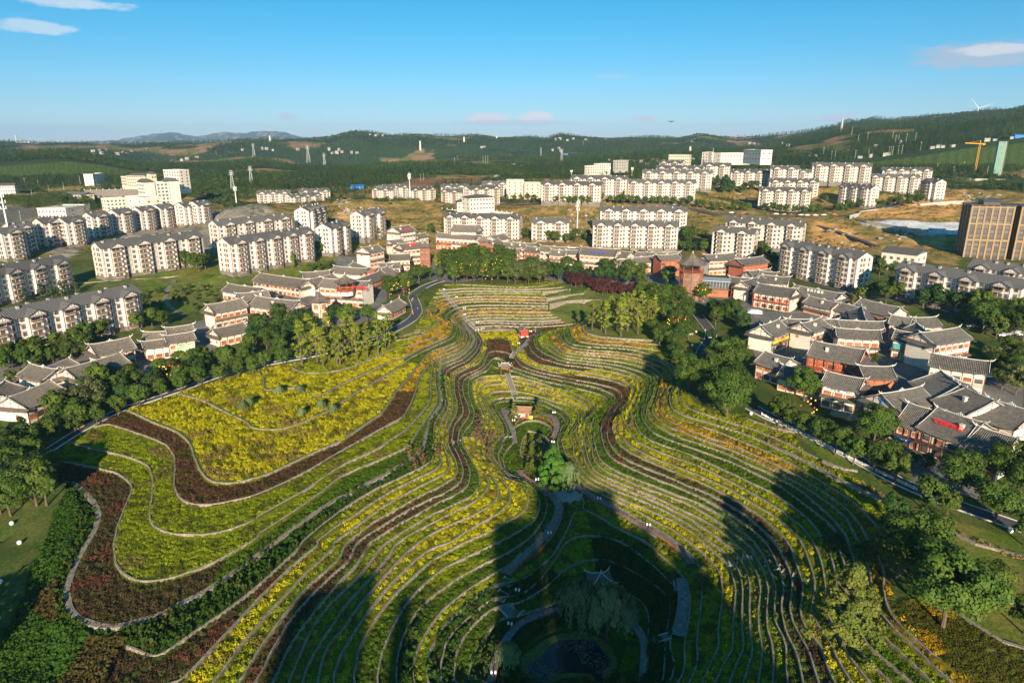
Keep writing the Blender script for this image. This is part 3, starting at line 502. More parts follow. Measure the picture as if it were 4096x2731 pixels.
# ---------------------- apartment blocks: label, sheet, front eave left, front eave right, ground z, storeys
APTS =[
('nearest white apartment block at the lower left, behind the grey roofed village houses','T1',-200,690,1290,385,1,5),
('white apartment block at the left edge, behind the nearest left one','T1',-260,270,645,100,3,5),
('white block on the left slope with blank gable end, above the blue roofed shelter','S1',930,1245,1860,1135,6,6),
('long white apartment block left of centre, yellow green young trees at its foot','S2',-242,1205,530,1095,7,6),
('white apartment block half hidden behind the block above the left lawn','S2',-350,1035,330,965,9,6),
('short tall white apartment block standing in front of the grey bare rock knoll','S2',485,905,630,865,11,6),
('white apartment block with stepped roof, between two taller neighbours and behind poplars left of centre','S2',690,1065,860,1025,7,6),
('white apartment block in front of the orange earth cutting, green garden at its foot','S2',985,945,1190,910,10,6),
('long white block behind the main theatre hall of the village, left of centre','S2',1725,955,2415,975,3,6),
('short white apartment block just left of the tall white mast','S3',180,1008,525,1010,4,5),
('white apartment block half hidden behind the long one right of the mast','S3',812,898,1612,905,9,6),
('long white apartment block right of the white mast behind a row of round trees','S3',745,1028,1530,1045,3,6),
('white block right of centre with a red quilt hung on a balcony','S3',1845,1085,2225,1112,2,6),
('white block behind the one with the red quilt, right of centre','S3',1965,1000,2672,1045,7,6),
('long white block seen obliquely, shaded gabled bays and bright gable end, right of centre','T4',115,62,825,190,2,6),
('long white five storey block at the right edge above dark trees','T4',1180,278,2335,465,5,5),
('white block at the right edge, behind the five storey one and below the brown towers','T4',1852,262,2400,330,7,5),
('roadside white block on the hill, leftmost, street trees in front','S3',270,655,815,665,22,6),
('white hill block overlapped by the leftmost roadside one, its right part showing','S3',540,602,1055,610,27,6),
('white block on the hill road right of centre, parked cars below it','S3',1060,640,1690,645,22,6),
('white block second up the hill, right of centre, behind the roadside one','S3',1200,548,1840,555,30,6),
('white block third up the hill right of centre, only its gabled top floor showing','S3',1325,508,1755,512,34,6),
('short white block standing alone on top of the hill estate, right of centre','S3',1355,458,1560,462,40,5),
('white block on the hill estate right behind the tall white mast on the hill','S3',1755,485,2005,488,36,6),
('topmost white block of the hill estate at its right side below the wooded hill','S4',410,715,955,722,38,6),
('white block high on the hill estate, left neighbour of the topmost one','S4',25,742,285,745,34,6),
('white block on the hill estate with wide balconies facing a shaded garden','S4',-340,775,185,778,29,6),
('white block on the hill estate with two balcony bays, between shaded garden and car park','S4',260,775,520,778,28,6),
('white block on the hill estate with a broad lit gable left of the slanting blocks','S4',515,780,830,785,27,6),
('white block at the upper right of the hill estate with wide pediment gables','S4',1055,757,1515,760,30,6),
('hill estate block, right half lit and left half shaded by its neighbour','S4',930,818,1395,825,25,6),
('white block in the middle of the hill estate with two wide pediments','S4',12,860,470,865,22,6),
('white block at the foot of the hill estate by the street with parked white cars','S4',-80,942,400,950,17,6),
('white block with shaded front and bright end wall at the right of the hill estate','S4',655,905,950,925,20,6),
('rightmost block of the hill estate, dark front and bright twin end walls','S4',1412,860,1545,870,24,6),
('row of low white blocks with grey roofs behind the rock knoll, nearer part','S2',320,775,600,755,5,5),
('row of low white blocks with grey roofs behind the rock knoll, rear part','S2',405,728,680,720,6,5),
('grey roofed white block left behind the rock knoll','S2',5,742,315,738,5,5),
('white block peeping over the orange hill beside the thin white mast, left of it','S2',1150,690,1400,680,9,5),
('grey roofed white block low behind the orange hill crest','S2',1065,705,1250,712,9,5),
('white block peeping over the orange hill beside the thin white mast, right of it','S2',1415,712,1650,700,9,5),
('white block behind the hipped roof community hall, rear row','S2',1700,682,1950,680,12,5),
('white block behind the hipped roof community hall, nearer row','S2',1965,705,2240,690,16,6),
('low white block between the orange hill and the community hall','S2',1700,720,1985,735,12,5),
('white block beside the plain cream building, above the community hall','S2',2085,655,2320,652,16,5),
]
GABLES =[
('white gabled block end at the far left, second from the left edge','S1',110,1065,6,6),
('largest white gabled block end right of the leaning white mast, far left','S1',392,1015,7,6),
('white gabled block end, third along the far left row, beside a small tree','S1',605,1005,7,6),
('white gabled block end half in the shadow of its neighbour, far left row','S1',845,955,6,6),
('white gabled block end with diagonal shadow, middle of the far left row','S1',1075,925,6,6),
('white gabled block end near the right of the far left row','S1',1290,900,6,6),
('white gabled block, last of the far left row below the white office tower','S1',1475,880,6,6),
('small white gabled block at the foot of the white office tower, left one','S1',1690,860,8,6),
('small white gabled block at the foot of the white office tower, right one','S1',1815,848,9,6),
('white gabled block end at the left edge of the picture behind the white mast','S1',15,1110,6,6),
]
HOUSES =[
('grey tiled village house in the bottom left corner of the village, large gable facing left','T1',100,1345,440,1210,-4,4.5,3.4,13,'ws'),
('village house cut by the left edge, above the corner house','T1',-90,1300,35,1210,-4,4.5,3,12,'w'),
('village house with long front slope towards the camera, left edge, behind the corner house','T1',300,1050,500,1092,-3.5,5,3,12,'ws'),
('low village house roof partly behind another near the left edge','T1',430,1075,615,1000,-3,4.6,2.6,9,'w'),
('village house with a cross gable and timber windows, third along the left road','T1',630,1080,1070,955,-3.5,5.2,3.2,12,'ws2'),
('village house with high carved ridge above the one with the cross gable','T1',850,865,1165,805,-2.5,6.2,3.4,13,'ws'),
('left one of four small stepped village roofs with white dragon ridges','T1',1320,840,1545,808,-2.5,5,2.2,8,'ws'),
('front right one of four small stepped village roofs, green banner below its eave','T1',1530,785,1755,752,-2.5,6.5,2.4,9,'ws'),
('rear left one of four small stepped village roofs','T1',1345,752,1550,742,-2,5,2.2,8,'w'),
('rear right one of four small stepped village roofs with tall dragon ridge','T1',1540,712,1750,684,-2,6.5,2.2,8,'w'),
('two storey white village house with orange shutters and blank white gable wall','T1',1925,500,2200,448,-1,7.5,3.2,11,'ws2'),
('low village house in front of the two storey one with orange shutters','T1',1970,722,2215,668,-1.5,4.2,2.8,10,'ws'),
('rear village house with long plain roof at the top left of the village','T1',2120,312,2380,345,0,4.5,3,12,'w'),
('village house roof stepping up behind the orange shuttered house','T1',2200,398,2440,372,0,5.5,3,11,'w'),
('broad village hall roof with white bull emblem on its gable','A',65,215,450,268,-.5,5.5,3.6,14,'ws'),
('village roof behind the hall with the bull emblem','A',480,272,690,222,-.5,5.5,3,12,'w'),
('small rear village roof beside the round hedge bank','A',440,205,652,188,0,5,2.4,9,'w'),
('village house with timber framed gable and red roof letters beside the hexagonal tower','A',30,428,362,465,-1.5,7.5,3.6,13,'ws2t'),
('white three storey village house with rooftop pavilion','A',650,262,1005,285,-.5,9.5,3.2,13,'w2t'),
('middle village roof behind the rooftop pavilion','A',740,148,990,168,0,5,3,11,'w'),
('village house with red doors behind the hedge bank','A',905,112,1060,165,.5,5,2.6,9,'b'),
('village roof with two small dormers beside the big round tree','A',930,268,1135,192,0,5.5,3,11,'w2t'),
('second village roof with a dormer beside the big round tree','A',1130,162,1235,150,.5,5.5,3,11,'w'),
('village house with long roof sloping to the entrance square','A',1210,150,1330,212,.5,6,3,11,'w2t'),
('small single storey ticket house with red base by the curved road','A',1180,512,1302,447,0,3.4,3,9,'ws'),
('three storey white village house above the retaining wall','S2',985,1238,1108,1215,3,9.5,3.2,13,'ws2t'),
('large white house with a row of red lanterns lettering on its roof','S2',1265,1052,1395,1035,4,13,3.6,16,'ws'),
('white house whose roof carries red letters beside the grey tower','S2',1325,1205,1500,1188,2.5,10,3.2,12,'ws2t'),
('small village roof left of the red letter house','S2',1225,1172,1330,1160,3,8,2.4,9,'ws'),
('village roof in front of the red letter house, timber gable','S2',1240,1302,1400,1297,1.5,7,3,11,'ws2t'),
('village roof nearest the big round trees, left of the square','S2',1150,1382,1310,1375,1,6,2.6,10,'ws2t'),
('small village roof between the grey tower and the red letter house','S2',1460,1120,1545,1105,3,8,2.4,9,'ws'),
('upper hall of the main theatre, high grey roof with brick gable','S2',1830,1028,2040,1035,4,12.5,4.2,16,'ws'),
('lower front wing of the main theatre with orange windows and red signs','S2',1700,1105,2030,1125,3.5,8.5,2.6,12,'w2t'),
('village house with pointed gable right of the right hexagonal tower','S2',2160,1128,2270,1112,4,8,3,12,'ws'),
('brick fronted village house right of the hexagonal tower','S2',2130,1195,2215,1160,3,7.5,3,11,'bs2t'),
('row house in the back street, first right of the theatre','S3',-60,1190,58,1192,3.5,6.5,2.8,10,'w2t'),
('row house in the back street in front, first right of the theatre','S3',-110,1245,60,1250,3,5.5,2.6,10,'w2t'),
('row house with white horned ridge, second in the back street','S3',35,1195,195,1202,3.5,7,2.8,10,'w'),
('row house with smoke vent, second front row of the back street','S3',150,1228,285,1242,3,6,2.8,11,'w2t'),
('row house behind, left of the house with blue letters','S3',285,1222,490,1236,3.5,7,2.8,10,'w'),
('row house with brick gable, left of the house with blue letters','S3',375,1256,500,1266,3,6.5,2.8,11,'w2t'),
('small timber gabled house squeezed beside the house with blue letters','S3',520,1262,600,1262,3,7,2.2,8,'wt'),
('three storey white house with blue letters on its roof','S3',665,1236,955,1256,2.5,9.5,3.6,13,'w2t'),
('house with plain gable right of the blue letter house','S3',970,1266,1085,1280,3,8,3,11,'w'),
('rear house with horned ridge in the middle of the row, right of the blue letters','S3',1155,1278,1265,1285,3.5,7,2.6,10,'w'),
('rear long house with decorated ridge left of the octagonal pavilion tower','S3',1265,1286,1520,1282,3.5,7,2.6,10,'w'),
('low house in front, right of the blue letter house','S3',945,1350,1085,1345,2.5,6,2.6,10,'w2t'),
('low house with a dormer behind the round topiary trees','S3',1100,1332,1275,1320,2.5,6.5,2.8,11,'w2t'),
('dark brick house left of the octagonal pavilion tower','S3',1345,1308,1505,1300,2.5,10,2.6,11,'b2t'),
('three storey timber and white house right of the octagonal tower','S3',1785,1305,2010,1292,2,9,3,12,'ws2t'),
('house with brick lower floor and dormer, second right of the octagonal tower','S3',2075,1345,2280,1322,1.5,8.5,3,13,'bs2t'),
('village house with a long roof below the brick house, right of the glass pavilion','B',2020,245,2230,262,1.5,5.5,3,12,'ws2t'),
('village house behind, cut by its neighbours, above the arcaded street','B',2180,190,2352,175,2,6,3,12,'w'),
('white gabled street house with timber balcony, right of the glass pavilion','T4',-230,400,-70,350,1,7,3,10,'ws2r'),
('rear street house with bright ridge at the foot of the oblique apartment block','T4',-60,308,70,320,2,6,2.8,10,'w'),
('street house with pale gable below the oblique apartment block','T4',-20,345,180,362,1.5,6.5,3,12,'w'),
('street house with red timber balconies facing the park','T4',-60,425,240,468,.5,7.5,3.4,13,'ws2r'),
('street house with white letters along its ridge','T4',275,440,655,508,1,6,3,12,'ws'),
('low arcade house in front of the one with white letters','T4',400,542,630,595,.5,4.5,2.8,10,'w2t'),
('low arcade house next along the street','T4',640,590,850,642,.3,4.5,2.8,10,'wt'),
('broad roofed house in the middle of the right quarter','T4',880,566,1195,638,.5,6,3.4,13,'w'),
('small house with timber gable end before the broad roofed house','T4',862,640,900,760,0,5,3,12,'ws'),
('shaded house with horned ridge behind the narrow lane, left','T4',1150,712,1310,735,0,6.5,3,11,'w'),
('shaded house with horned ridge behind the narrow lane, right','T4',1335,735,1520,730,0,6.5,3,11,'w'),
('curved courtyard house, rear left wing','T4',-10,800,180,745,-.5,6.5,3,11,'w2t'),
('curved courtyard house, long rear wing','T4',200,748,600,752,-.5,6.5,3,11,'w2t'),
('curved courtyard house, right rear wing','T4',600,752,1020,772,-.5,6.5,3,11,'w2t'),
('courtyard house with kinked roof and white inner ridge','T4',320,785,470,742,-.5,8,3,11,'ws2'),
('small white courtyard house with drum corner','T4',648,832,1000,852,-.5,7.5,2.8,9,'ws2t'),
('red timber hall in the middle of the courtyard with long decorated ridge','T4',450,955,860,1025,-.8,8,4,14,'bs2r'),
('village house with yellow banner under its eave beside the curved road','B',2300,690,2440,640,-.5,6.5,4,12,'ws2'),
('low house at the left of the courtyard quarter with white specks on its tiles','T4',-10,1050,190,1108,-1,5.5,3.2,12,'ws'),
('low house with decorated ridge in front of the red timber hall','T4',170,1180,560,1262,-1.2,4.5,2.8,12,'w'),
('brick walled house right of the red timber hall','T4',860,1178,1110,1185,-1,7,2.8,11,'bs2t'),
('grilled food shop with black lettering on a white signboard','T4',565,1235,860,1295,-1.3,7.5,3,11,'wst2'),
('house with landscape mural under its eave across the lane','T4',1190,850,1380,880,-.3,7.5,3,11,'w2'),
('white gabled house with kinked roof, right of the lane','T4',1370,790,1470,870,-.3,7,3,10,'w'),
('tall white house with timber stair front, right of the lane','T4',1430,872,1730,828,-.3,10,3.2,13,'ws2t'),
('white house with deep roof above the plaza, right side','T4',1530,1068,2000,1135,-.8,8.5,3,12,'w'),
('plaza house with black emblem on its white gable','T4',1070,1432,1380,1375,-1.2,7,3.4,13,'ws'),
('great curved hall roof at the right, left segment','T4',1600,1235,1790,1370,-1,8,4.4,18,'wtW'),
('great curved hall roof at the right, right segment','T4',1790,1370,2060,1490,-1,8,4.4,18,'wtW'),
('long hall roof running off the right edge behind the teahouse','E',2060,105,2420,215,-1,7.5,4,17,'w2tW'),
('timber teahouse by the road, left section','E',1320,150,1560,215,-2.6,6.2,4.2,17,'w2rW'),
('timber teahouse by the road, middle section with red letters, highest roof','E',1590,195,1950,315,-2.6,6.8,4.4,18,'w2rW'),
('timber teahouse by the road, right section with white timber framed gable','E',1950,362,2260,455,-2.6,6.2,4.2,17,'w2rW'),
]
# ---------------------- height of the land
def apt_frame(c,xl,yl,xr,yr,z,st):
 he = 0.8+2.9*st
 a,b = W(c,xl,yl,z+he),W(c,xr,yr,z+he)
 a.z = b.z = z
 d =(b-a);L = d.length;ang = math.atan2(d.y,d.x)
 return a,ang,L,he
APT_F =[]
for(lab,c,xl,yl,xr,yr,z,st)in APTS:
 a,ang,L,he = apt_frame(c,xl,yl,xr,yr,z,st)
 APT_F.append((lab,a,ang,L,he,st))
for(lab,c,x,y,z,st)in GABLES:
 he = 0.8+2.9*st;a = W(c,x,y,z+he);a.z = z
 APT_F.append((lab,a,R(66),15.0,he,st))
for lab,a,ang,L,he,st in APT_F:
 dx,dy = math.cos(ang),math.sin(ang)
 for t in np.linspace(-.02,1.02,7):
  for w in(-3,6,14):EXTRA.append((a.x+dx*L*t-dy*w,a.y+dy*L*t+dx*w,a.z))
HOUSE_F =[]
for(lab,c,x1,y1,x2,y2,z,H,Rr,Wd,sty)in HOUSES:
 a,b = W(c,x1,y1,z+H+Rr),W(c,x2,y2,z+H+Rr)
 if b.x<a.x:a,b = b,a
 m =(a+b)/2;m.z = z;d = b-a
 HOUSE_F.append([lab,m,math.atan2(d.y,d.x),d.length,H,Rr,Wd,sty])
 EXTRA.append((m.x,m.y,z));EXTRA.append((a.x,a.y,z));EXTRA.append((b.x,b.y,z))
def dense(pts,step):
 out =[]
 for(p,q)in zip(pts[:-1],pts[1:]):
  n = max(1,int((q-p).length/step))
  for i in range(n):out.append(p.lerp(q,i/n))
 out.append(pts[-1]);return out
CON =[]
for lv,c,pts in LINES:
 z = LZ(lv)
 CON +=[(p.x,p.y,z)for p in dense([W(c,x,y,z)for x,y in pts],.45)]
SP =[tuple(W(c,x,y,z))for c,x,y,z in SPOTS]
SPX = SP+EXTRA
MID =[('S1',2200,832,26),('S1',2000,850,24),('S1',2340,850,26),('S1',1900,950,18),('S1',2300,1000,17),('S1',1700,1050,10),('S1',1300,1120,7),('S1',900,1200,6),('S1',600,1330,5),('S1',100,1420,3),
('S1',30,950,10),('S1',500,850,8),('S1',300,600,22),('S1',480,560,26),('S1',1000,640,20),('S1',1200,700,18),('S1',1700,900,8),
('S2',800,708,33),('S2',1000,735,32),('S2',1400,760,27),('S2',1700,790,22),('S2',900,800,23),('S2',1100,880,17),('S2',800,900,14),('S2',1400,900,14),('S2',1500,1000,9),('S2',1700,860,17),('S2',1300,1080,8),('S2',700,950,12),
('S2',100,800,24),('S2',400,690,16),('S2',1500,640,26),('S2',400,560,24),('S2',700,600,26),('S2',1000,640,26),('S2',1800,640,28),('S2',2250,880,15),('S2',1900,890,16),
('S3',150,870,15),('S3',400,900,14),('S3',650,1000,8),('S3',100,1050,7),('S3',620,1160,3),('S3',250,850,17),('S3',900,855,18),('S3',1500,860,18),('S3',1700,900,15),('S3',2000,920,14),('S3',1750,1050,7),('S3',1800,1150,4),
('S3',600,560,30),('S3',1000,560,34),('S3',1150,480,40),('S3',1700,400,44),('S3',2200,400,46),('S3',2000,760,24),('S3',1800,830,19),('S3',300,480,26),
('S4',600,1180,16),('S4',100,1180,15),('S4',1000,1120,17),('S4',1400,1080,20),('S4',1790,1040,23),('S4',800,1200,15),('S4',1100,1250,14.5),('S4',1400,1250,14.5),('S4',1750,1260,14.5),('S4',1000,1180,18),('S4',1500,1150,20),
('S4',700,1280,11),('S4',1200,1380,8),('S4',1600,1400,9),('S4',900,1420,7),('S4',500,1350,8),('S4',1600,1500,5),('S4',1900,1500,4),('S4',2300,1500,4),('S4',2000,950,26),('S4',2300,1050,24),('S4',2200,870,30),('S4',1900,840,31),
('S4',1700,700,38),('S4',1300,690,40),('S4',2352,700,42),('S4',500,650,46),('S4',2300,1250,13),
('S1',-300,1100,6),('T1',200,1000,0),('T1',1400,700,-1),('T1',1350,400,1.5),('T1',1500,520,0),('T1',1600,300,2.5),('T1',1560,250,3.5),('T1',1900,350,1.5),('T1',1750,560,-.8),('T1',2000,250,3),('S2',600,1400,3),('S2',750,1340,3),('S2',900,1270,5),('S2',1000,1240,5),
('S2',1650,1250,3.5),('S2',1300,1150,6),('T4',1300,500,2),('T4',1000,430,2.5),('T4',600,400,2.5),('T4',2000,760,.5),('T4',2352,700,1),('T4',1900,1100,-.2),('T4',2300,1200,-.5)]
SPX +=[tuple(W(c,x,y,z))for c,x,y,z in MID]
for X_ in range(-900,901,60):SPX.append((X_,1190,27+(8 if X_>200 else 0)+4*math.sin(X_*.013)));
for X_ in range(-900,-300,60):SPX.append((X_,1000,22));SPX.append((X_,780,16))
for X_ in range(500,901,60):SPX.append((X_,1000,40));SPX.append((X_,780,32));SPX.append((X_,420,6))
for Y_ in range(60,420,40):SPX.append((-330-Y_*.3,Y_,-4));SPX.append((330+Y_*.3,Y_,0))
for X_ in range(-160,161,20):SPX.append((X_,50,-19+min(14,abs(X_)*.12)))
def relax(Z,fix,n,w=1.0):
 for _ in range(n):
  A = Z.copy()
  A[1:-1,1:-1] = .25*(Z[:-2,1:-1]+Z[2:,1:-1]+Z[1:-1,:-2]+Z[1:-1,2:])
  A[0] = A[1];A[-1] = A[-2];A[:,0] = A[:,1];A[:,-1] = A[:,-2]
  Z = np.where(fix,Z,A)
 return Z
class Grid:
 def __init__(s,x0,y0,x1,y1,h):
  s.x0,s.y0,s.h = x0,y0,h;s.nx = int(round((x1-x0)/h))+1;s.ny = int(round((y1-y0)/h))+1
  s.Z = np.zeros((s.ny,s.nx))
 def fixed(s,pts):
  acc = np.zeros_like(s.Z);cnt = np.zeros_like(s.Z)
  P = np.array(pts);ix = np.rint((P[:,0]-s.x0)/s.h).astype(int);iy = np.rint((P[:,1]-s.y0)/s.h).astype(int)
  k =(ix>=0)&(ix<s.nx)&(iy>=0)&(iy<s.ny)
  np.add.at(acc,(iy[k],ix[k]),P[k,2]);np.add.at(cnt,(iy[k],ix[k]),1)
  return cnt>0,acc/np.maximum(cnt,1)
 def at(s,x,y):
  fx = np.clip((np.asarray(x,float)-s.x0)/s.h,0,s.nx-1.001);fy = np.clip((np.asarray(y,float)-s.y0)/s.h,0,s.ny-1.001)
  i = fx.astype(int);j = fy.astype(int);a = fx-i;b = fy-j;Z = s.Z
  return Z[j,i]*(1-a)*(1-b)+Z[j,i+1]*a*(1-b)+Z[j+1,i]*(1-a)*b+Z[j+1,i+1]*a*b
BX0,BY0,BX1,BY1 = -960,40,960,1200
def solve_big():
 g = None
 for h,n in((32,400),(16,200),(8,160),(4,120)):
  q = Grid(BX0,BY0,BX1,BY1,h)
  fx,fz = q.fixed(CON+SPX)
  if g is None:q.Z[:] = 10
  else:
   xs = q.x0+np.arange(q.nx)*h;ys = q.y0+np.arange(q.ny)*h;X_,Y_ = np.meshgrid(xs,ys);q.Z = g.at(X_,Y_)
  q.Z = np.where(fx,fz,q.Z);q.Z = relax(q.Z,fx,n);g = q
 return g
BIG = solve_big()
_s = BIG.Z.copy()
for _ in range(26):_s[1:-1,1:-1] = .5*_s[1:-1,1:-1]+.125*(_s[:-2,1:-1]+_s[2:,1:-1]+_s[1:-1,:-2]+_s[1:-1,2:])
_w = np.clip((BY0+np.arange(BIG.ny)*4-430)/60,0,1)[:,None];BIG.Z = BIG.Z*(1-_w)+_s*_w
FX0,FY0,FX1,FY1 = -168,84,180,404
def solve_fine():
 g = BIG
 for h,n in((2,150),(1,120),(.5,70)):
  q = Grid(FX0,FY0,FX1,FY1,h)
  fx,fz = q.fixed(CON+SPX)
  xs = q.x0+np.arange(q.nx)*h;ys = q.y0+np.arange(q.ny)*h;X_,Y_ = np.meshgrid(xs,ys);q.Z = g.at(X_,Y_)
  edge = np.zeros_like(fx);edge[0] = edge[-1] = True;edge[:,0] = edge[:,-1] = True
  q.Z[edge] = BIG.at(X_,Y_)[edge]
  q.Z = np.where(fx&~edge,fz,q.Z);q.Z = relax(q.Z,fx|edge,n);g = q
 return g
FINE = solve_fine()
def smooth_h(x,y):
 x = np.asarray(x,float);y = np.asarray(y,float)
 return np.where((x>FX0)&(x<FX1)&(y>FY0)&(y<FY1),FINE.at(x,y),BIG.at(x,y))
def poly_mask(X_,Y_,poly):
 ins = np.zeros(np.shape(X_),bool);n = len(poly)
 for i in range(n):
  x1,y1 = poly[i][0],poly[i][1];x2,y2 = poly[(i+1)%n][0],poly[(i+1)%n][1]
  if y1==y2:continue
  c =((y1>Y_)!=(y2>Y_))&(X_<(x2-x1)*(Y_-y1)/(y2-y1)+x1);ins^=c
 return ins
TPOLY =[W(c,x,y,z)for c,x,y,z in[
('K6',150,30,2.8),('K6',60,110,1),('A',1500,640,0),('A',1450,760,0),('A',1230,835,-.6),('A',900,930,-1.4),('A',300,1035,-2),('A',20,1095,-3),('F',800,20,-4),('F',700,45,-4.3),('F',575,115,-5),('F',365,222,-6),
('F',225,310,-7),('F',300,430,-8.4),('F',400,500,-8.4),('F',440,600,-8.4),('F',400,820,-8.4),('F',300,1060,-8.4),('F',320,1200,-8.4),('F',400,1270,-8.6),('F',560,1320,-8.8),('F',720,1310,-8.8),('F',620,1450,-9),('F',520,1700,-9.5),
('F',600,2100,-9),('G',400,1900,-20),('G',2000,1900,-20),('H',1800,1900,-8),('H',2060,1430,-5.4),('H',1800,1290,-5.4),('H',1440,910,-5.4),('H',1420,650,-5),('H',1410,420,-4.2),('H',1500,235,-3.6),('H',2352,600,-3.6),('H',2352,570,-3.6),('H',1700,320,-3.6),
('K4',1254,428,-2.7),('K4',1100,372,-2.7),('K4',880,240,-2.6),('K4',860,140,-1.8),('K4',600,60,-1.8),('K4',460,10,-1.8),
('M',1900,1130,-2),('M',1660,1030,-2),('M',1480,800,-2.2),('M',1560,620,-2.2),('M',1300,330,-1.5),('M',1190,262,-.9),('M',800,233,-.9),('M',480,208,-.9),('M',320,173,-.9),('M',262,130,-.9),('M',238,60,-.9),
('M',260,20,-1),('K6',1260,290,-5),('K6',1240,190,0),('K6',1080,180,1),('K6',950,150,1),('K6',930,90,1.6),('K6',1080,40,2.4),('K6',1020,0,2.9),('K6',700,30,3.1),('K6',300,15,3)]]
def stepped(x,y):
 """terraced ground: flat treads at the level of the wall that holds them"""
 h = smooth_h(x,y);l = h/U+23
 k = np.floor(l);f = l-k
 hs =(k-23)*U+U*(.10*f+.9*np.clip((f-.93)/.07,0,1)**2)
 m = poly_mask(x,y,TPOLY)&(l<27)&(l>-5.2)
 return np.where(m,hs,h),np.where(m,k,-99),f
def ground(x,y):
 x = np.asarray(x,float);y = np.asarray(y,float)
 s,k,f = stepped(x,y);inn =(x>FX0+1)&(x<FX1-1)&(y>FY0+1)&(y<FY1-1)
 return np.where(inn,s,smooth_h(x,y))
def gz(x,y):return float(ground(np.array([x]),np.array([y]))[0])
def on_ground(c,x,y,smooth=False):
 """walk along the line of sight until it meets the land"""
 d = ray(*PX(c,x,y));fn = smooth_h if smooth else ground
 ts = np.arange(90,1400,1.0);X_ = d.x*ts;Y_ = d.y*ts;Zr = CAMZ+d.z*ts
 hit = np.nonzero(Zr<=fn(X_,Y_))[0]
 t = ts[hit[0]]if len(hit)else(8-CAMZ)/d.z
 lo,hi = t-1,t
 for _ in range(6):
  mid =(lo+hi)/2
  if CAMZ+d.z*mid<=float(fn(np.array([d.x*mid]),np.array([d.y*mid]))[0]):hi = mid
  else:lo = mid
 p = d*hi;return Vector((p.x,p.y,float(fn(np.array([p.x]),np.array([p.y]))[0])))
 # ---------------------- colours of the ground and of the planting
C_ ={'y':(.43,.385,.012),'l':(.235,.28,.010),'g':(.085,.15,.009),'d':(.032,.070,.009),'m':(.085,.058,.026),'o':(.44,.27,.014),'t':(.27,.20,.07),'v':(.26,.285,.013),'r':(.11,.058,.028)}
def band_key(k,x,y):
 """which plant fills the tread of level k at this place"""
 if y>262 and-44<x<70 and k>=11 and y>262+max(0,x-5)*.35:
  return{11:'m',12:'m',13:'g',14:'v',15:'l',16:'o',17:'o',18:'g',19:'g',20:'o',21:'o',22:'v',23:'l',24:'l',25:'l',26:'l'}.get(k,'l')
 if x<-20:
  if k==14:return 'm' if x<-64 else 'g'
  if k==12:return 'm' if y<150+(-x-60)*.5 else 'v'
  if k==17:return 'r' if y<232 else 'o'
  if k==16:return 'l' if y<232 else 'v'
  if k==13:return 'd'
  return{22:'l',21:'v',20:'y',19:'y',18:'y',15:'l',11:'y',10:'v',9:'r',8:'m',7:'l',6:'v',5:'v',4:'y',3:'y',2:'g',1:'g',0:'d'}.get(k,'l')
 if x<22 and y>150:
  return{-1:'g',0:'g',1:'g',2:'l',3:'y',4:'y',5:'y',6:'y' if y<215 else 'g',7:'g',8:'m',9:'m',10:'y',11:'y',12:'v',13:'g',14:'g',15:'l'}.get(k,'l')
 if x>22:
  if k in(21,):return 'd' if y>225 else 't'
  if k in(19,20):return 'v' if y>160 else 't'
  return{22:'l',18:'l',17:'o',16:'o',15:'l',14:'g',13:'g',12:'v',11:'y',10:'y',9:'m',8:'m',7:'g',6:'v',5:'v',4:'y',3:'v',2:'l',1:'y',0:'v',-1:'v',-2:'g',-3:'d',-4:'d'}.get(k,'g')
 return{7:'l',6:'v',5:'y',4:'y',3:'v',2:'y',1:'l',0:'g',-1:'v',-2:'d',-3:'d',-4:'g',-5:'d'}.get(k,'g')
def vnoise(x,y,s,seed=0):
 """cheap smooth value noise in numpy"""
 x = np.asarray(x)/s+seed*17.3;y = np.asarray(y)/s+seed*9.1
 xi = np.floor(x).astype(int);yi = np.floor(y).astype(int);fx = x-xi;fy = y-yi
 fx = fx*fx*(3-2*fx);fy = fy*fy*(3-2*fy)
 def hsh(a,b):
  n =(a*374761393+b*668265263+seed*974711)&0x7fffffff;n =((n^(n>>13))*1274126177)&0x7fffffff
  return((n^(n>>16))&0xffff)/65535.0
 return(hsh(xi,yi)*(1-fx)+hsh(xi+1,yi)*fx)*(1-fy)+(hsh(xi,yi+1)*(1-fx)+hsh(xi+1,yi+1)*fx)*fy
def fbm(x,y,s,o=4,seed=0):
 t = 0;a = 1;w = 0
 for i in range(o):t = t+a*vnoise(x,y,s/(2**i),seed+i);w += a;a*=.5
 return t/w
AREAS =[]
def area(kind,z,c,pts):AREAS.append((kind,[W(c,x,y,z)for x,y in pts]))
area('shrubbed',-10,'F',[(420,480),(470,640),(400,850),(320,1060),(330,1190),(400,1260),(560,1300),(720,1310),(640,1568),(560,1800),(-300,1800),(-200,1500),(0,1300),(120,1090),(230,850),(330,600)])
area('gold',-5.3,'H',[(1450,880),(1500,1020),(1650,1140),(1900,1350),(2010,1440),(2360,1700),(2500,1430),(2352,1205),(2200,1155),(2050,1065),(1900,965),(1600,850)])
area('pave',2.6,'S2',[(1600,1290),(1720,1260),(2050,1300),(2350,1400),(2352,1480),(1900,1560),(1650,1560),(1560,1480)])
area('pave',.5,'B',[(0,240),(420,330),(900,310),(1500,420),(1700,480),(1900,560),(2300,640),(2352,470),(1700,300),(1000,200),(0,180)])
area('pave',-1,'T4',[(1000,900),(1100,1380),(1500,1420),(1450,1100),(1150,1000)])
area('pave',-1,'T4',[(-200,700),(1000,700),(1600,1100),(2000,1500),(1600,1700),(900,1700),(400,1500),(-100,1200)])
area('pave',-2.5,'E',[(500,0),(1000,300),(1400,900),(1950,1000),(2300,600),(2352,-100),(600,-100)])
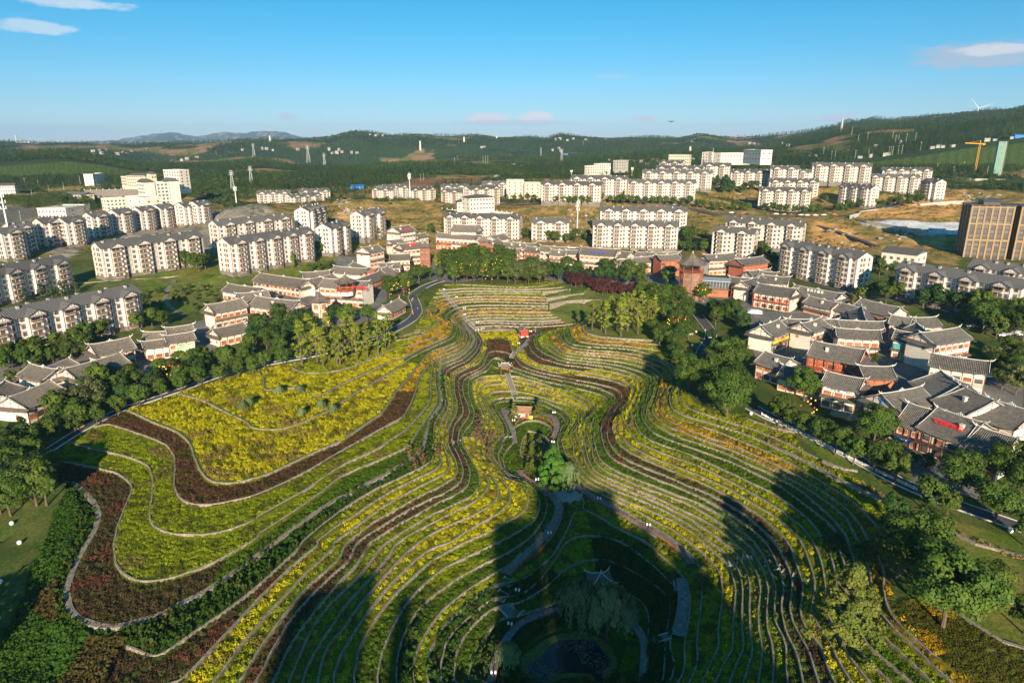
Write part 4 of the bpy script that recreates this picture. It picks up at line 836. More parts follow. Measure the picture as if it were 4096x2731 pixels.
area('pave',-.5,'A',[(0,560),(540,700),(900,690),(1060,640),(1200,560),(1200,400),(1500,330),(1400,200),(600,100),(0,200)])
area('pave',-3,'T1',[(-100,1300),(600,1250),(1200,1200),(2000,950),(2352,800),(2352,500),(1300,900),(200,1000),(-100,1100)])
area('grass',-.6,'M',[(240,60),(320,175),(800,235),(1190,265),(1300,200),(1750,60),(1400,-60),(500,-60)])
area('grass',-1,'M',[(1650,60),(1780,150),(1660,380),(1400,330),(1400,120)])
area('grass',-2.6,'K4',[(560,0),(1254,310),(1254,640),(1100,370),(860,150),(460,20)])
area('grass',-3.4,'H',[(900,-100),(1500,200),(2352,450),(2352,1430),(1900,1000),(1500,500),(1300,300)])
area('grass',-.3,'A',[(1480,450),(1500,560),(1460,640),(1240,790),(1240,850),(1500,800),(1660,640),(1560,520),(1540,450)])
area('grass',2,'T1',[(800,280),(1950,190),(2000,480),(1650,560),(1300,740),(1300,300)])
area('grass',3,'S2',[(-400,1420),(600,1330),(900,1230),(1200,1150),(1200,1220),(950,1260),(750,1330),(700,1500),(0,1530),(-400,1560)])
area('rock',20,'S1',[(1850,1120),(1800,1020),(1900,900),(2050,830),(2352,815),(2500,900),(2560,1000),(2352,1000),(2000,1130)])
area('rock',6,'S1',[(430,1300),(700,1180),(1400,1070),(1850,1000),(1850,1130),(900,1170),(640,1330)])
area('earth',22,'S2',[(700,870),(860,790),(1250,830),(1550,770),(1700,800),(1700,950),(1300,1010),(1150,960),(880,900),(700,920)])
area('dry',20,'S2',[(420,800),(700,720),(1100,700),(1720,800),(1700,1140),(1300,1120),(1200,900),(600,860)])
area('dry',12,'S3',[(-300,900),(700,860),(820,860),(820,1000),(740,1150),(80,1150),(-300,950)])
area('dry',12,'S3',[(1620,870),(2000,900),(2352,950),(2352,1000),(1950,1000),(1800,1200),(1620,1100)])
area('dry',14,'S4',[(-400,1180),(800,1180),(1800,1060),(1850,860),(2352,880),(2352,1200),(1900,1300),(1700,1560),(1400,1420),(900,1440),(370,1260)])
area('earth',14,'S4',[(800,1210),(1300,1110),(1800,1060),(1850,1180),(1600,1230),(1000,1215)])
area('earth',8,'S4',[(380,1280),(700,1300),(1000,1420),(700,1480),(380,1400)])
area('earth',8,'S4',[(1300,1400),(1620,1340),(1650,1480),(1400,1430)])
area('pale',14.5,'S4',[(830,1228),(1830,1240),(2352,1250),(2352,1290),(1500,1300),(1000,1255)])
area('field',24,'S2',[(150,570),(350,500),(480,520),(800,570),(900,610),(700,650),(500,620),(250,620)])
area('field',26,'S2',[(1100,650),(1550,590),(2000,600),(2250,640),(1700,640),(1400,670)])
area('field',22,'S1',[(900,500),(1350,490),(1400,540),(1150,560),(950,540)])
area('earth',22,'S1',[(240,650),(400,560),(520,560),(530,620),(420,680)])
area('asph',10,'S1',[(-50,880),(340,900),(340,960),(200,1010),(-50,1000)])
GCOL ={'pave':((.19,.18,.17),(.15,.145,.14)),'grass':((.085,.13,.018),(.16,.15,.035)),'rock':((.30,.26,.205),(.20,.175,.14)),'earth':((.58,.31,.10),(.36,.21,.075)),
'dry':((.36,.215,.075),(.15,.14,.035)),'pale':((.62,.60,.60),(.5,.5,.52)),'field':((.25,.125,.065),(.17,.10,.05)),'asph':((.12,.12,.12),(.15,.13,.10)),'wood':((.045,.065,.016),(.075,.085,.022)),'near':((.055,.085,.018),(.10,.11,.03)),'gold':((.10,.07,.012),(.03,.04,.01)),'shrubbed':((.02,.035,.008),(.035,.05,.012))}
def ground_colour(x,y,k=None):
 n = fbm(x,y,22,5,3)[:,None];n2 = np.clip((fbm(x,y,6,4,9)[:,None]-.35)*3,0,1)
 far = np.clip((y-430)/150,0,1)[:,None]
 def two(key):a,b = GCOL[key];return np.array(a)*n2+np.array(b)*(1-n2)
 col = two('near')*(1-far)+(np.where(n>.43,two('dry'),two('wood')))*far
 for kind,poly in AREAS:
  m = poly_mask(x,y,poly)
  if m.any():col[m] = two(kind)[m]
 return col
MASKED = lambda kinds,x,y:np.any([poly_mask(x,y,p)for kd,p in AREAS if kd in kinds],axis=0)
def grid_mesh(name,X_,Y_,Z_,colr,keep=None):
 ny,nx = X_.shape;idx = np.arange(nx*ny).reshape(ny,nx)
 q = np.stack([idx[:-1,:-1],idx[:-1,1:],idx[1:,1:],idx[1:,:-1]],-1)
 if keep is not None:q = q[keep[:-1,:-1]&keep[1:,1:]&keep[:-1,1:]&keep[1:,:-1]]
 q = q.reshape(-1,4)
 me = bpy.data.meshes.new(name);me.vertices.add(nx*ny)
 me.vertices.foreach_set('co',np.stack([X_,Y_,Z_],-1).astype(np.float32).ravel())
 me.loops.add(len(q)*4);me.loops.foreach_set('vertex_index',q.ravel().astype(np.int32))
 me.polygons.add(len(q));me.polygons.foreach_set('loop_start',np.arange(0,len(q)*4,4,dtype=np.int32))
 me.polygons.foreach_set('use_smooth',np.ones(len(q),bool))
 me.update(calc_edges=True)
 at = me.color_attributes.new('Col','FLOAT_COLOR','POINT')
 at.data.foreach_set('color',np.concatenate([colr,np.ones((len(colr),1))],1).astype(np.float32).ravel())
 return me
M['ground'] = attr_mat('open_ground','Col',False,.35,.30,.25,.9,.95)
M['tread'] = attr_mat('planted_soil','Col',False,1.4,.35,.06,3,.95)
xs = FX0+np.arange(FINE.nx)*.5;ys = FY0+np.arange(FINE.ny)*.5
GX,GY = np.meshgrid(xs,ys)
GS,GK,GF = stepped(GX,GY)
KEYS = list(C_);
kid = np.full(GK.shape,-1)
for k in np.unique(GK[GK>-50]):
 m = GK==k
 for x_,y_,j in zip(GX[m],GY[m],np.flatnonzero(m.ravel())):kid.flat[j] = KEYS.index(band_key(int(k),x_,y_))
PAL = np.array([C_[k]for k in KEYS])
gc = ground_colour(GX.ravel(),GY.ravel())
tm = kid.ravel()>=0
gc[tm] = PAL[kid.ravel()[tm]]*.30+np.array((.035,.045,.008))*.5
land = link('terraced_ground',grid_mesh('terraced_ground',GX,GY,GS,gc));land.data.materials.append(M['tread']);tag(land,kind='structure')
hx = np.arange(BX0,BX1+1,4.0);hy = np.arange(BY0,BY1+1,4.0)
HX,HY = np.meshgrid(hx,hy);HZ = smooth_h(HX,HY)
inn =(HX>FX0+2)&(HX<FX1-2)&(HY>FY0+2)&(HY<FY1-2)
near_b = np.clip((HY-380)/80,0,1)
rk = MASKED(('rock','earth'),HX,HY)
HZ = HZ+(fbm(HX,HY,26,4,5)-.5)*near_b*5*np.where(np.abs(HX)<900,1,0)+rk*(fbm(HX,HY,9,3,8)-.5)*5
foot = np.zeros(HX.shape,bool)
keep = ~((HX>FX0+4.5)&(HX<FX1-4.5)&(HY>FY0+4.5)&(HY<FY1-4.5))
HZ = np.where(inn,HZ-.05,HZ)
wide = link('valley_floor',grid_mesh('valley_floor',HX,HY,HZ,ground_colour(HX.ravel(),HY.ravel()),keep));wide.data.materials.append(M['ground']);tag(wide,kind='structure')
BIGZ = Grid(BX0,BY0,BX1,BY1,4);BIGZ.Z = HZ
# ---------------------- far wooded hills and blue mountains (polar sheet of land)
def vline(pts):P = np.array(pts,float);return lambda u:np.interp(u,P[:,0]/2.297,P[:,1]/2.297)
LA = vline([(-400,352),(0,352),(150,345),(230,360),(300,375),(450,372),(600,362),(700,378),(800,388),(1000,376),(1150,368),(1350,362),(1450,356),(1600,347),(1750,340),(1850,322),(1950,300),(2050,292),(2200,282),(2352,264),(2800,240)])
LB = vline([(-400,322),(0,325),(60,329),(150,331),(300,333),(480,330),(560,323),(700,321),(760,316),(810,304),(850,304),(900,312),(960,309),(1000,311),(1060,313),(1100,310),(1150,318),(1220,317),(1260,320),(1290,309),(1330,316),(1400,319),(1500,315),(1560,319),(1610,309),(1660,317),(1700,319),(1800,310),(1860,303),(1900,292),(1950,283),(2000,274),(2060,279),(2100,274),(2160,266),(2230,260),(2300,255),(2352,245),(2800,225)])
LC = vline([(-400,330),(150,331),(230,326),(300,318),(350,308),(400,306),(450,314),(480,312),(520,306),(560,308),(600,304),(660,303),(690,316),(740,326),(800,332),(1900,330),(1925,283),(1945,279),(1960,284),(2000,290),(2060,272),(2180,262),(2230,256),(2300,262),(2800,330)])
def elev(u,v):
 a =(u-CU)/F;b =(CV-v)/F
 return(-sp_+b*cp)/np.sqrt(a*a+(cp+b*sp_)**2)
def azim(u,v):a =(u-CU)/F;b =(CV-v)/F;return np.arctan2(a,cp+b*sp_)
UU = np.linspace(-170,1194,420)
az_ = azim(UU,142.0)
RK =[700,1020,1300,1750,2100,3000,3600,6500,12500,15000]
def line_h(L,r):v = L(UU);return CAMZ+r*elev(UU,v)
rA = 1750*np.where(UU>780,np.interp(UU,[780,900],[1,.85]),1)
H_ =[np.array([float(smooth_h(np.array([np.sin(a)*700]),np.array([np.cos(a)*700]))[0])for a in az_]),
np.full_like(UU,30),line_h(LA,1750)*.35+34*.65+6*np.sin(UU*.021),line_h(LA,1750),None,line_h(LB,3000),None,np.full_like(UU,-60),line_h(LC,12500),np.full_like(UU,-200)]
H_[4] = np.minimum(H_[3],H_[5])-42;H_[6] = H_[5]-90
H_ = np.array(H_)
rr = np.concatenate([np.arange(980,1800,9),np.arange(1800,3700,16),np.arange(3700,6500,240),np.arange(6500,15000,170)])
from math import log
def hill_h(r,i):
 """cosine ease between the known ranges"""
 j = int(np.searchsorted(RK,r,'right'))-1;j = min(j,len(RK)-2);t =(r-RK[j])/(RK[j+1]-RK[j]);t =(1-math.cos(math.pi*t))/2
 return H_[j]*(1-t)+H_[j+1]*t
HR = np.array([hill_h(r,0)for r in rr])
AZ,RR = np.meshgrid(az_,rr);PXX,PYY = np.sin(AZ)*RR,np.cos(AZ)*RR
amp = np.interp(RR,[980,1200,1700,1800,2400,2950,3050,3600,7000,12000,15000],[5,26,9,10,44,10,10,40,60,90,60])
HR = HR+(fbm(PXX,PYY,330,5,21)-.5)*amp*1.6+(fbm(PXX,PYY,1500,4,33)-.5)*np.interp(RR,[7000,10000],[0,220])*np.interp(np.abs(RR-12500),[0,1500],[.15,1])
sw = np.clip((RR-1010)/420,0,1);sw = sw*sw*(3-2*sw);HR = HR*sw+(BIG.at(PXX,PYY)-3)*(1-sw)
HR = np.where((np.abs(PXX)<900)&(PYY<1130)&(RR<1500),np.minimum(HR,BIG.at(PXX,PYY)-2.5),HR)
fx_,fy_ = PXX.ravel(),PYY.ravel()
bare = fbm(fx_,fy_,170,4,55);bare2 = fbm(fx_,fy_,40,3,61)
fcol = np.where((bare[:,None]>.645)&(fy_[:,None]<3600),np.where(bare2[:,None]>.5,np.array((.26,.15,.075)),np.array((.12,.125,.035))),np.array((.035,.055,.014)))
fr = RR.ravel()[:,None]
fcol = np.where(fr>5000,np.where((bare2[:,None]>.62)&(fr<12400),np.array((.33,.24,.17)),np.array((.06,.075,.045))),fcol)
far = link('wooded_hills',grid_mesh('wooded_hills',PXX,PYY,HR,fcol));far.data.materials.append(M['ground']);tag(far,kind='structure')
def far_z(x,y):
 r = math.hypot(x,y);a = math.atan2(x,y)
 if r<1000 or(abs(x)<940 and y<1180 and y>50):return float(BIGZ.at(np.array([x]),np.array([y]))[0])
 i = int(np.clip(np.searchsorted(rr,r),1,len(rr)-1));j = int(np.clip(np.searchsorted(az_,a),1,len(az_)-1))
 return float(HR[i,j])
mb = MB();n = 64
mb.add([(0,0,-75)]+[(math.cos(2*math.pi*i/n)*30000,math.sin(2*math.pi*i/n)*30000,-75)for i in range(n)],[(0,1+i,1+(i+1)%n)for i in range(n)])
tag(mb.build('distant_plain',mat('distant_plain',(.06,.075,.04),.95,(.12,.11,.06),.002,5)),kind='structure')
# ---------------------- stone walls of the terraces: the contour lines of the land
def contours(G,level,mask):
 Z = G.Z-level;s = Z>0;segs ={}
 c =(s[:-1,:-1].astype(int)+s[:-1,1:]+s[1:,:-1]+s[1:,1:]);c =(c>0)&(c<4)&mask[:-1,:-1]
 for j,i in zip(*np.nonzero(c)):
  pts =[]
  for(a,b,key)in(((j,i),(j,i+1),(0,j,i)),((j,i+1),(j+1,i+1),(1,j,i+1)),((j+1,i),(j+1,i+1),(0,j+1,i)),((j,i),(j+1,i),(1,j,i))):
   if s[a]!=s[b]:
    t = Z[a]/(Z[a]-Z[b]);pts.append((key,(G.x0+G.h*(a[1]+(b[1]-a[1])*t),G.y0+G.h*(a[0]+(b[0]-a[0])*t))))
  for q in range(0,len(pts)-1,2):
   (k1,p1),(k2,p2) = pts[q],pts[q+1]
   segs.setdefault(k1,[]).append((k2,p1,p2));segs.setdefault(k2,[]).append((k1,p2,p1))
 used = set();out =[]
 def walk(st):
  ch =[];cur = st
  while True:
   nx =[t for t in segs.get(cur,[])if(cur,t[0])not in used]
   if not nx:break
   t = nx[0];used.add((cur,t[0]));used.add((t[0],cur))
   if not ch:ch.append(t[1])
   ch.append(t[2]);cur = t[0]
  return ch
 ends =[k for k,v in segs.items()if len(v)==1]
 for st in ends+list(segs):
  ch = walk(st)
  if len(ch)>3:out.append(np.array(ch))
 return out
def resample(P,step):
 d = np.r_[0,np.cumsum(np.hypot(*np.diff(P,axis=0).T))]
 n = max(2,int(d[-1]/step));t = np.linspace(0,d[-1],n+1)
 return np.stack([np.interp(t,d,P[:,0]),np.interp(t,d,P[:,1])],1),d[-1]
def smooth_line(P,it=3):
 for _ in range(it):
  Q = P.copy();Q[1:-1] = .25*P[:-2]+.5*P[1:-1]+.25*P[2:];P = Q
 return P
TMASK = poly_mask(GX,GY,TPOLY)
ORD =['','first','second','third','fourth','fifth','sixth','seventh','eighth','ninth','tenth','eleventh','twelfth','thirteenth','fourteenth','fifteenth','sixteenth','seventeenth','eighteenth','nineteenth','twentieth']
WALL_W ={14:1.5}
cnt_w = 0
WALLS =[]
for lv in range(-4,27):
 th0 = .26
 for P in contours(FINE,(lv-23)*U+1e-4,TMASK):
  P,L = resample(P,1.2)
  if L<9 or(L<36 and lv<=0):continue
  P = smooth_line(P,3);n = len(P)
  T = np.gradient(P,axis=0);T/=np.maximum(1e-6,np.hypot(T[:,0],T[:,1]))[:,None];N = np.stack([-T[:,1],T[:,0]],1)
  zu = smooth_h(P[:,0]+N[:,0]*.8,P[:,1]+N[:,1]*.8);zd = smooth_h(P[:,0]-N[:,0]*.8,P[:,1]-N[:,1]*.8)
  if np.mean(zu)>np.mean(zd):N = -N
  cx,cy = P.mean(0)
  th = .15
  if lv==14 and cx<-30:th = .6
  top =(lv-23)*U+(.24 if cx<-20 else .14)+.10*(vnoise(P[:,0],P[:,1],2.3,4)-.5);bot =(lv-24)*U-.35
  off = .10*(vnoise(P[:,0],P[:,1],1.7,6)-.5)[:,None]
  a = P+N*(th+.05+off);b = P-N*(th+off*.5)
  V =[]
  for i in range(n):
   V +=[(a[i,0]+N[i,0]*.06,a[i,1]+N[i,1]*.06,bot),(a[i,0],a[i,1],top[i]),(b[i,0],b[i,1],top[i]),(b[i,0],b[i,1],bot)]
  Fc =[]
  for i in range(n-1):
   q = 4*i;Fc +=[(q,q+4,q+5,q+1),(q+1,q+5,q+6,q+2),(q+2,q+6,q+7,q+3)]
  Fc +=[(0,1,2,3),(4*n-4,4*n-1,4*n-2,4*n-3)]
  mb = MB();mb.add(V,Fc)
  o = mb.build('terrace_wall',M['wallstone'])
  far_left = cx<-60
  side = 'on the left slope' if cx<-18 else('on the right slope' if cx>25 else 'around the pavilion hollow')
  if cy>268 and lv>10 and cx>-45:side = 'in the straight rows'
  if lv>=0:lab = '%s stone terrace wall up from the fenced riverside path, %s'%(ORD[min(lv+1,20)]if lv<20 else 'topmost group,',side)
  else:lab = '%s stone terrace wall down from the riverside path, near the dark pond'%ORD[-lv]
  if lv>=20:lab = 'upper stone terrace wall, step %s below the lawn, %s'%(ORD[max(1,27-lv)],side)
  tag(o,lab,'terrace wall','stone walls of the planted terraces');cnt_w += 1
  WALLS.append((lv,P))
print('walls',cnt_w)
def exec_paths():
 clear_path('K3',LZ(-.4),[(-60,740),(0,830),(150,920),(330,1040),(400,1100),(440,1200),(400,1350),(330,1500),(200,1640)],1.5)
 clear_path('G',LZ(-.5),[(1500,300),(1450,400),(1300,570),(1140,690)],1.5)
 clear_path('K3',LZ(-.4),[(650,960),(760,1020),(1000,1140),(1250,1280),(1500,1440),(1700,1580)],1.3)
 clear_path('K5',LZ(-.5),[(0,20),(150,110),(260,220),(310,300)],1.3)
 clear_path('K5',LZ(-1.2),[(240,400),(245,500),(235,650),(200,790)],1.7)
 clear_path('K1',LZ(-.2),[(1290,1100),(1300,1180),(1370,1300),(1430,1420),(1440,1568)],1.2)
 clear_path('K1',LZ(-.2),[(1300,1120),(1500,1230),(1600,1230),(1850,1170),(1960,1260),(1960,1360),(1920,1500)],1.6)
 clear_path('K1',0.0,[(790,0)],0)if False else None
 clear_path('K1',LZ(7),[(1440,400),(1395,470),(1340,580),(1330,650)],1.6)
 clear_path('K1',LZ(4),[(1330,640),(1400,730),(1425,850),(1445,980)],1.3)
 clear_path('K1',LZ(10.5),[(1400,440),(1460,400),(1560,330),(1600,250),(1680,170),(1800,150)],1.6)
 clear_path('K6',0,[(150,70),(200,150),(270,230),(330,320),(410,385)],1.8)
 clear_path('K6',LZ(11),[(400,390),(560,375),(700,378)],1.6)
 clear_path('G',LZ(-4.6),[(1040,1430),(1080,1230),(1150,1100),(1230,1010),(1500,920)],1.6)
 clear_path('G',LZ(-1.5),[(1140,690),(1100,800),(1110,900),(1170,990)],2.0)
 clear_path('K5',LZ(6),[(420,300),(560,300),(700,230),(800,260),(950,310),(1080,370),(1180,410)],1.2)
 # ---------------------- planting on the treads: thousands of low clumps, one object per kind
def clump_mesh(name,n,r,h,leaf,seed,material):
 g = np.random.default_rng(seed);V =[];Fc =[]
 for i in range(n):
  a = g.uniform(0,2*math.pi);u = g.uniform(0.05,1);rad = r*math.sqrt(1-(u*.8)**2)*g.uniform(.75,1.05);z = h*u*g.uniform(.8,1.1)
  c = np.array((math.cos(a)*rad,math.sin(a)*rad,z));nrm = np.array((math.cos(a)*.7,math.sin(a)*.7,.55+u))+g.normal(0,.35,3);nrm/=np.linalg.norm(nrm)
  t = np.cross(nrm,g.normal(0,1,3));t/=np.linalg.norm(t);b = np.cross(nrm,t);s = leaf*g.uniform(.7,1.3)
  k = len(V);V +=[tuple(c+t*s),tuple(c+b*s*.8),tuple(c-t*s),tuple(c-b*s*.8)];Fc.append((k,k+1,k+2,k+3))
 me = bpy.data.meshes.new(name);me.from_pydata(V,[],Fc);me.materials.append(material);return me
def scatter_gn(name,pts,scl,rot,tint,meshes_obj,tilt=None):
 """one 'stuff' object: a point cloud that carries many small plants"""
 me = bpy.data.meshes.new(name);me.vertices.add(len(pts));me.vertices.foreach_set('co',np.asarray(pts,np.float32).ravel())
 for nm,ty,arr in(('sc','FLOAT_VECTOR',scl),('rt','FLOAT',rot),('tint','FLOAT_COLOR',np.concatenate([tint,np.ones((len(tint),1))],1))):
  at = me.attributes.new(nm,ty,'POINT');at.data.foreach_set({'FLOAT_VECTOR':'vector','FLOAT':'value','FLOAT_COLOR':'color'}[ty],np.asarray(arr,np.float32).ravel())
 o = link(name,me)
 ng = bpy.data.node_groups.new(name+'_scatter','GeometryNodeTree');ng.interface.new_socket('Geometry',in_out='INPUT',socket_type='NodeSocketGeometry')
 ng.interface.new_socket('Geometry',in_out='OUTPUT',socket_type='NodeSocketGeometry')
 n,l = ng.nodes,ng.links;gi = n.new('NodeGroupInput');go = n.new('NodeGroupOutput')
 iop = n.new('GeometryNodeInstanceOnPoints')
 def named(nm,dt):a = n.new('GeometryNodeInputNamedAttribute');a.data_type = dt;a.inputs[0].default_value = nm;return a.outputs[0]
 objs = meshes_obj
 join = None
 oi = n.new('GeometryNodeObjectInfo');oi.inputs[0].default_value = objs;oi.inputs['As Instance'].default_value = True
 l.new(oi.outputs['Geometry'],iop.inputs['Instance'])
 l.new(gi.outputs[0],iop.inputs['Points']);cx = n.new('ShaderNodeCombineXYZ');l.new(named('rt','FLOAT'),cx.inputs[2])
 er = n.new('FunctionNodeEulerToRotation');l.new(cx.outputs[0],er.inputs[0]);l.new(er.outputs[0],iop.inputs['Rotation'])
 l.new(named('sc','FLOAT_VECTOR'),iop.inputs['Scale'])
 st = n.new('GeometryNodeStoreNamedAttribute');st.domain = 'INSTANCE';st.data_type = 'FLOAT_COLOR';st.inputs['Name'].default_value = 'tint'
 l.new(iop.outputs[0],st.inputs['Geometry']);l.new(named('tint','FLOAT_COLOR'),st.inputs['Value']);l.new(st.outputs[0],go.inputs[0])
 md = o.modifiers.new('scatter','NODES');md.node_group = ng
 return o
M['plant'] = attr_mat('bedding_leaves','tint',True,.6,.12,0,1,.7,trans=.2)
def source(name,me):
 o = bpy.data.objects.new(name,me);return o
SRC =[source('leaf_clump',clump_mesh('leaf_clump%d'%i,22,.5,.55,.17,40+i,M['plant']))for i in range(2)]
SRC_H = source('hedge_clump',clump_mesh('hedge_clump',34,.55,.8,.18,77,M['plant']))
NAMES ={'y':'yellow_bedding','l':'lime_ground_cover','g':'green_ground_cover','d':'dark_hedge_planting','m':'maroon_bedding','o':'orange_bedding','t':'dry_grass_planting','v':'olive_bedding','r':'russet_bedding'}
dens = 2.5
N_ = int((FX1-FX0)*(FY1-FY0)*dens)
px = rng.uniform(FX0+1,FX1-1,N_);py = rng.uniform(FY0+1,400,N_)
lz = smooth_h(px,py)/U+23;kk = np.floor(lz);ff = lz-kk
inm = poly_mask(px,py,TPOLY)&(lz>-4.9)&(lz<27)
gx =(smooth_h(px+.5,py)-smooth_h(px-.5,py))/U;gy =(smooth_h(px,py+.5)-smooth_h(px,py-.5))/U
gm = np.maximum(1e-3,np.hypot(gx,gy));d_out = ff/gm;d_in =(1-ff)/gm
dd = np.hypot(px,py)
ok = inm&(d_out>.34)&(d_in>np.where(px<-20,.42,.14))&(rng.uniform(0,1,N_)<np.clip(1.3-(dd-130)/300,.5,1))
PATHS =[]
def clear_path(c,z,pts,hw):PATHS.append((np.array([tuple(W(c,x,y,z))[:2]for x,y in pts]),hw))
def near_path(x,y):
 m = np.zeros(len(x),bool)
 for P,hw in PATHS:
  for(a,b)in zip(P[:-1],P[1:]):
   ab = b-a;t = np.clip(((x-a[0])*ab[0]+(y-a[1])*ab[1])/max(1e-6,ab@ab),0,1)
   m|=np.hypot(x-a[0]-t*ab[0],y-a[1]-t*ab[1])<hw
 return m
exec_paths()
ok&=~near_path(px,py)
gap0 = fbm(px,py,2.1,3,14);ok&=~((gap0>.585)&(rng.uniform(0,1,N_)<.8))
px,py,kk,d_out,d_in,dd,gyy = px[ok],py[ok],kk[ok],d_out[ok],d_in[ok],dd[ok],gy[ok]
key = np.array([band_key(int(k),x,y)for k,x,y in zip(kk,px,py)])
gap = fbm(px,py,2.6,3,14);patch = fbm(px,py,9,3,15)
lip =(d_out<.95)&np.isin(key,list('yvom'))&(vnoise(px,py,14,22)>.38)
PALV ={k:np.array(v)for k,v in C_.items()}
tint = np.array([PALV[k]for k in key])
mixd = np.clip((gap-.56)*8,0,1)[:,None];tint = tint*(1-mixd*.75)+np.array((.06,.07,.014))*mixd*.75
br = np.clip((patch-.64)*9,0,1)[:,None]*np.isin(key,list('yvl'))[:,None];tint = tint*(1-br*.7)+np.array((.19,.125,.05))*br*.7
tint[lip] = np.array((.13,.21,.016))
rd =(np.isin(key,list('rm'))&(vnoise(px,py,5,31)>.68));tint[rd] = np.array((.125,.055,.028))
tint = tint*rng.uniform(.72,1.28,(len(px),1))*rng.uniform(.93,1.07,(len(px),3))
pz = ground(px,py)
hgt ={'y':1.15,'l':.6,'g':.75,'d':1.5,'m':.95,'o':1.0,'t':1.15,'v':1.05,'r':.85}
hx_,hy_ = rng.uniform(FX0+1,-20,60000),rng.uniform(FY0+1,210,60000)
hm_ = MASKED(('shrubbed',),hx_,hy_)&~poly_mask(hx_,hy_,TPOLY);hx_,hy_ = hx_[hm_],hy_[hm_]
hz_ = ground(hx_,hy_);hn = fbm(hx_,hy_,5,3,41);hb = fbm(hx_,hy_,18,2,43)
ht = np.where((hb>.60)[:,None],np.array((.065,.052,.016)),np.array((.035,.080,.010)))*rng.uniform(.6,1.5,(len(hx_),1))
hs_ = np.clip(.5+1.1*hn,.5,1.5);o = scatter_gn('shrub_bank',np.stack([hx_,hy_,hz_-.1],1),np.stack([hs_,hs_,hs_*1.3],1),rng.uniform(0,6.28,len(hx_)),ht,SRC_H)
tag(o,'dark green shrub bank filling the lower left corner below the wide stone wall','shrubs',kind='stuff')
bx_,by_ = rng.uniform(60,175,26000),rng.uniform(FY0+1,160,26000);bm_ = MASKED(('gold',),bx_,by_)&~poly_mask(bx_,by_,TPOLY);bx_,by_ = bx_[bm_],by_[bm_]
bg = vnoise(bx_,by_,7,51);bt = np.where((bg>.5)[:,None],np.array((.42,.24,.012)),np.array((.10,.10,.014)))*rng.uniform(.6,1.3,(len(bx_),1));b1 = np.ones(len(bx_))
o = scatter_gn('golden_bedding',np.stack([bx_,by_,ground(bx_,by_)-.05],1),np.stack([b1,b1,b1*.9],1),rng.uniform(0,6.28,len(bx_)),bt,SRC[0]);tag(o,'golden and dark olive bedding in the lower right corner','planting',kind='stuff')
total = 0
for kx in KEYS:
 for rep in range(2):
  m =(key==kx)&(np.arange(len(key))%2==rep)
  if not m.any():continue
  hs = np.where(lip[m],.35,hgt[kx])*rng.uniform(.7,1.3,m.sum());ws = rng.uniform(.75,1.25,m.sum())*(1+.25*(dd[m]>230))
  hs = hs*np.clip(.55+gap[m],.4,1.3)*np.where((gyy[m]<-.01)&(px[m]>8)&(py[m]>185),1.7,1)  # clumps on slopes facing away from the sun raised to deepen their shade
  o = scatter_gn(NAMES[kx],np.stack([px[m],py[m],pz[m]],1),np.stack([ws,ws,hs],1),rng.uniform(0,6.28,m.sum()),tint[m],SRC_H if kx=='d' else SRC[rep])
  tag(o,NAMES[kx].replace('_',' ')+(' massed in curving strips on the terraces' if rep==0 else ' mixed through the terrace strips'),'planting',kind='stuff');total += m.sum()
print('plants',total)
# ---------------------- apartment blocks
WIN ={}
def window_mesh(w,h,frame='brown',key=None):
 k =(round(w,2),round(h,2),frame)
 if k in WIN:return WIN[k]
 mb = MB();t = .12
 mb.box(-w/2,-.10,0,w/2,.0,h,1)
 mb.box(-w/2-t,-.16,-t,-w/2,0,h+t,0);mb.box(w/2,-.16,-t,w/2+t,0,h+t,0)
 mb.box(-w/2,-.16,h,w/2,0,h+t,0);mb.box(-w/2,-.2,-t,w/2,0,0,0);mb.box(-.04,-.14,0,.04,-.101,h,0)
 WIN[k] = mb.mesh('window',[M[frame],M['glass']]);return WIN[k]
def balcony_mesh():
 if 'b' in WIN:return WIN['b']
 mb = MB();w = 1.7
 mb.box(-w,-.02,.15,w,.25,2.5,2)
 mb.box(-w-.1,-1.25,-.12,w+.1,0,.08,0)
 mb.box(-w-.1,-1.25,.08,w+.1,-1.15,1.0,1);mb.box(-w-.1,-1.15,.08,-w,-.03,1.0,1);mb.box(w,-1.15,.08,w+.1,-.03,1.0,1)
 mb.box(-.08,-.12,.15,.08,-.021,2.5,0);mb.box(-w,-.12,2.3,w,-.021,2.55,0)
 WIN['b'] = mb.mesh('balcony',[M['flat_white'],M['rail'],M['shade_in']]);return WIN['b']
def awning_mesh():
 if 'a' in WIN:return WIN['a']
 mb = MB();mb.box(-2.4,-1.7,0,2.4,0,.12,0);mb.box(-2.2,-1.5,-.6,-2.1,-.1,0,0);mb.box(2.1,-1.5,-.6,2.2,-.1,0,0)
 WIN['a'] = mb.mesh('awning',[M['roofgrey']]);return WIN['a']
LAUNDRY =[mat('cloth_a',(.6,.58,.6),.9),mat('cloth_b',(.5,.12,.12),.9),mat('cloth_c',(.15,.25,.5),.9)]
APTP ={}
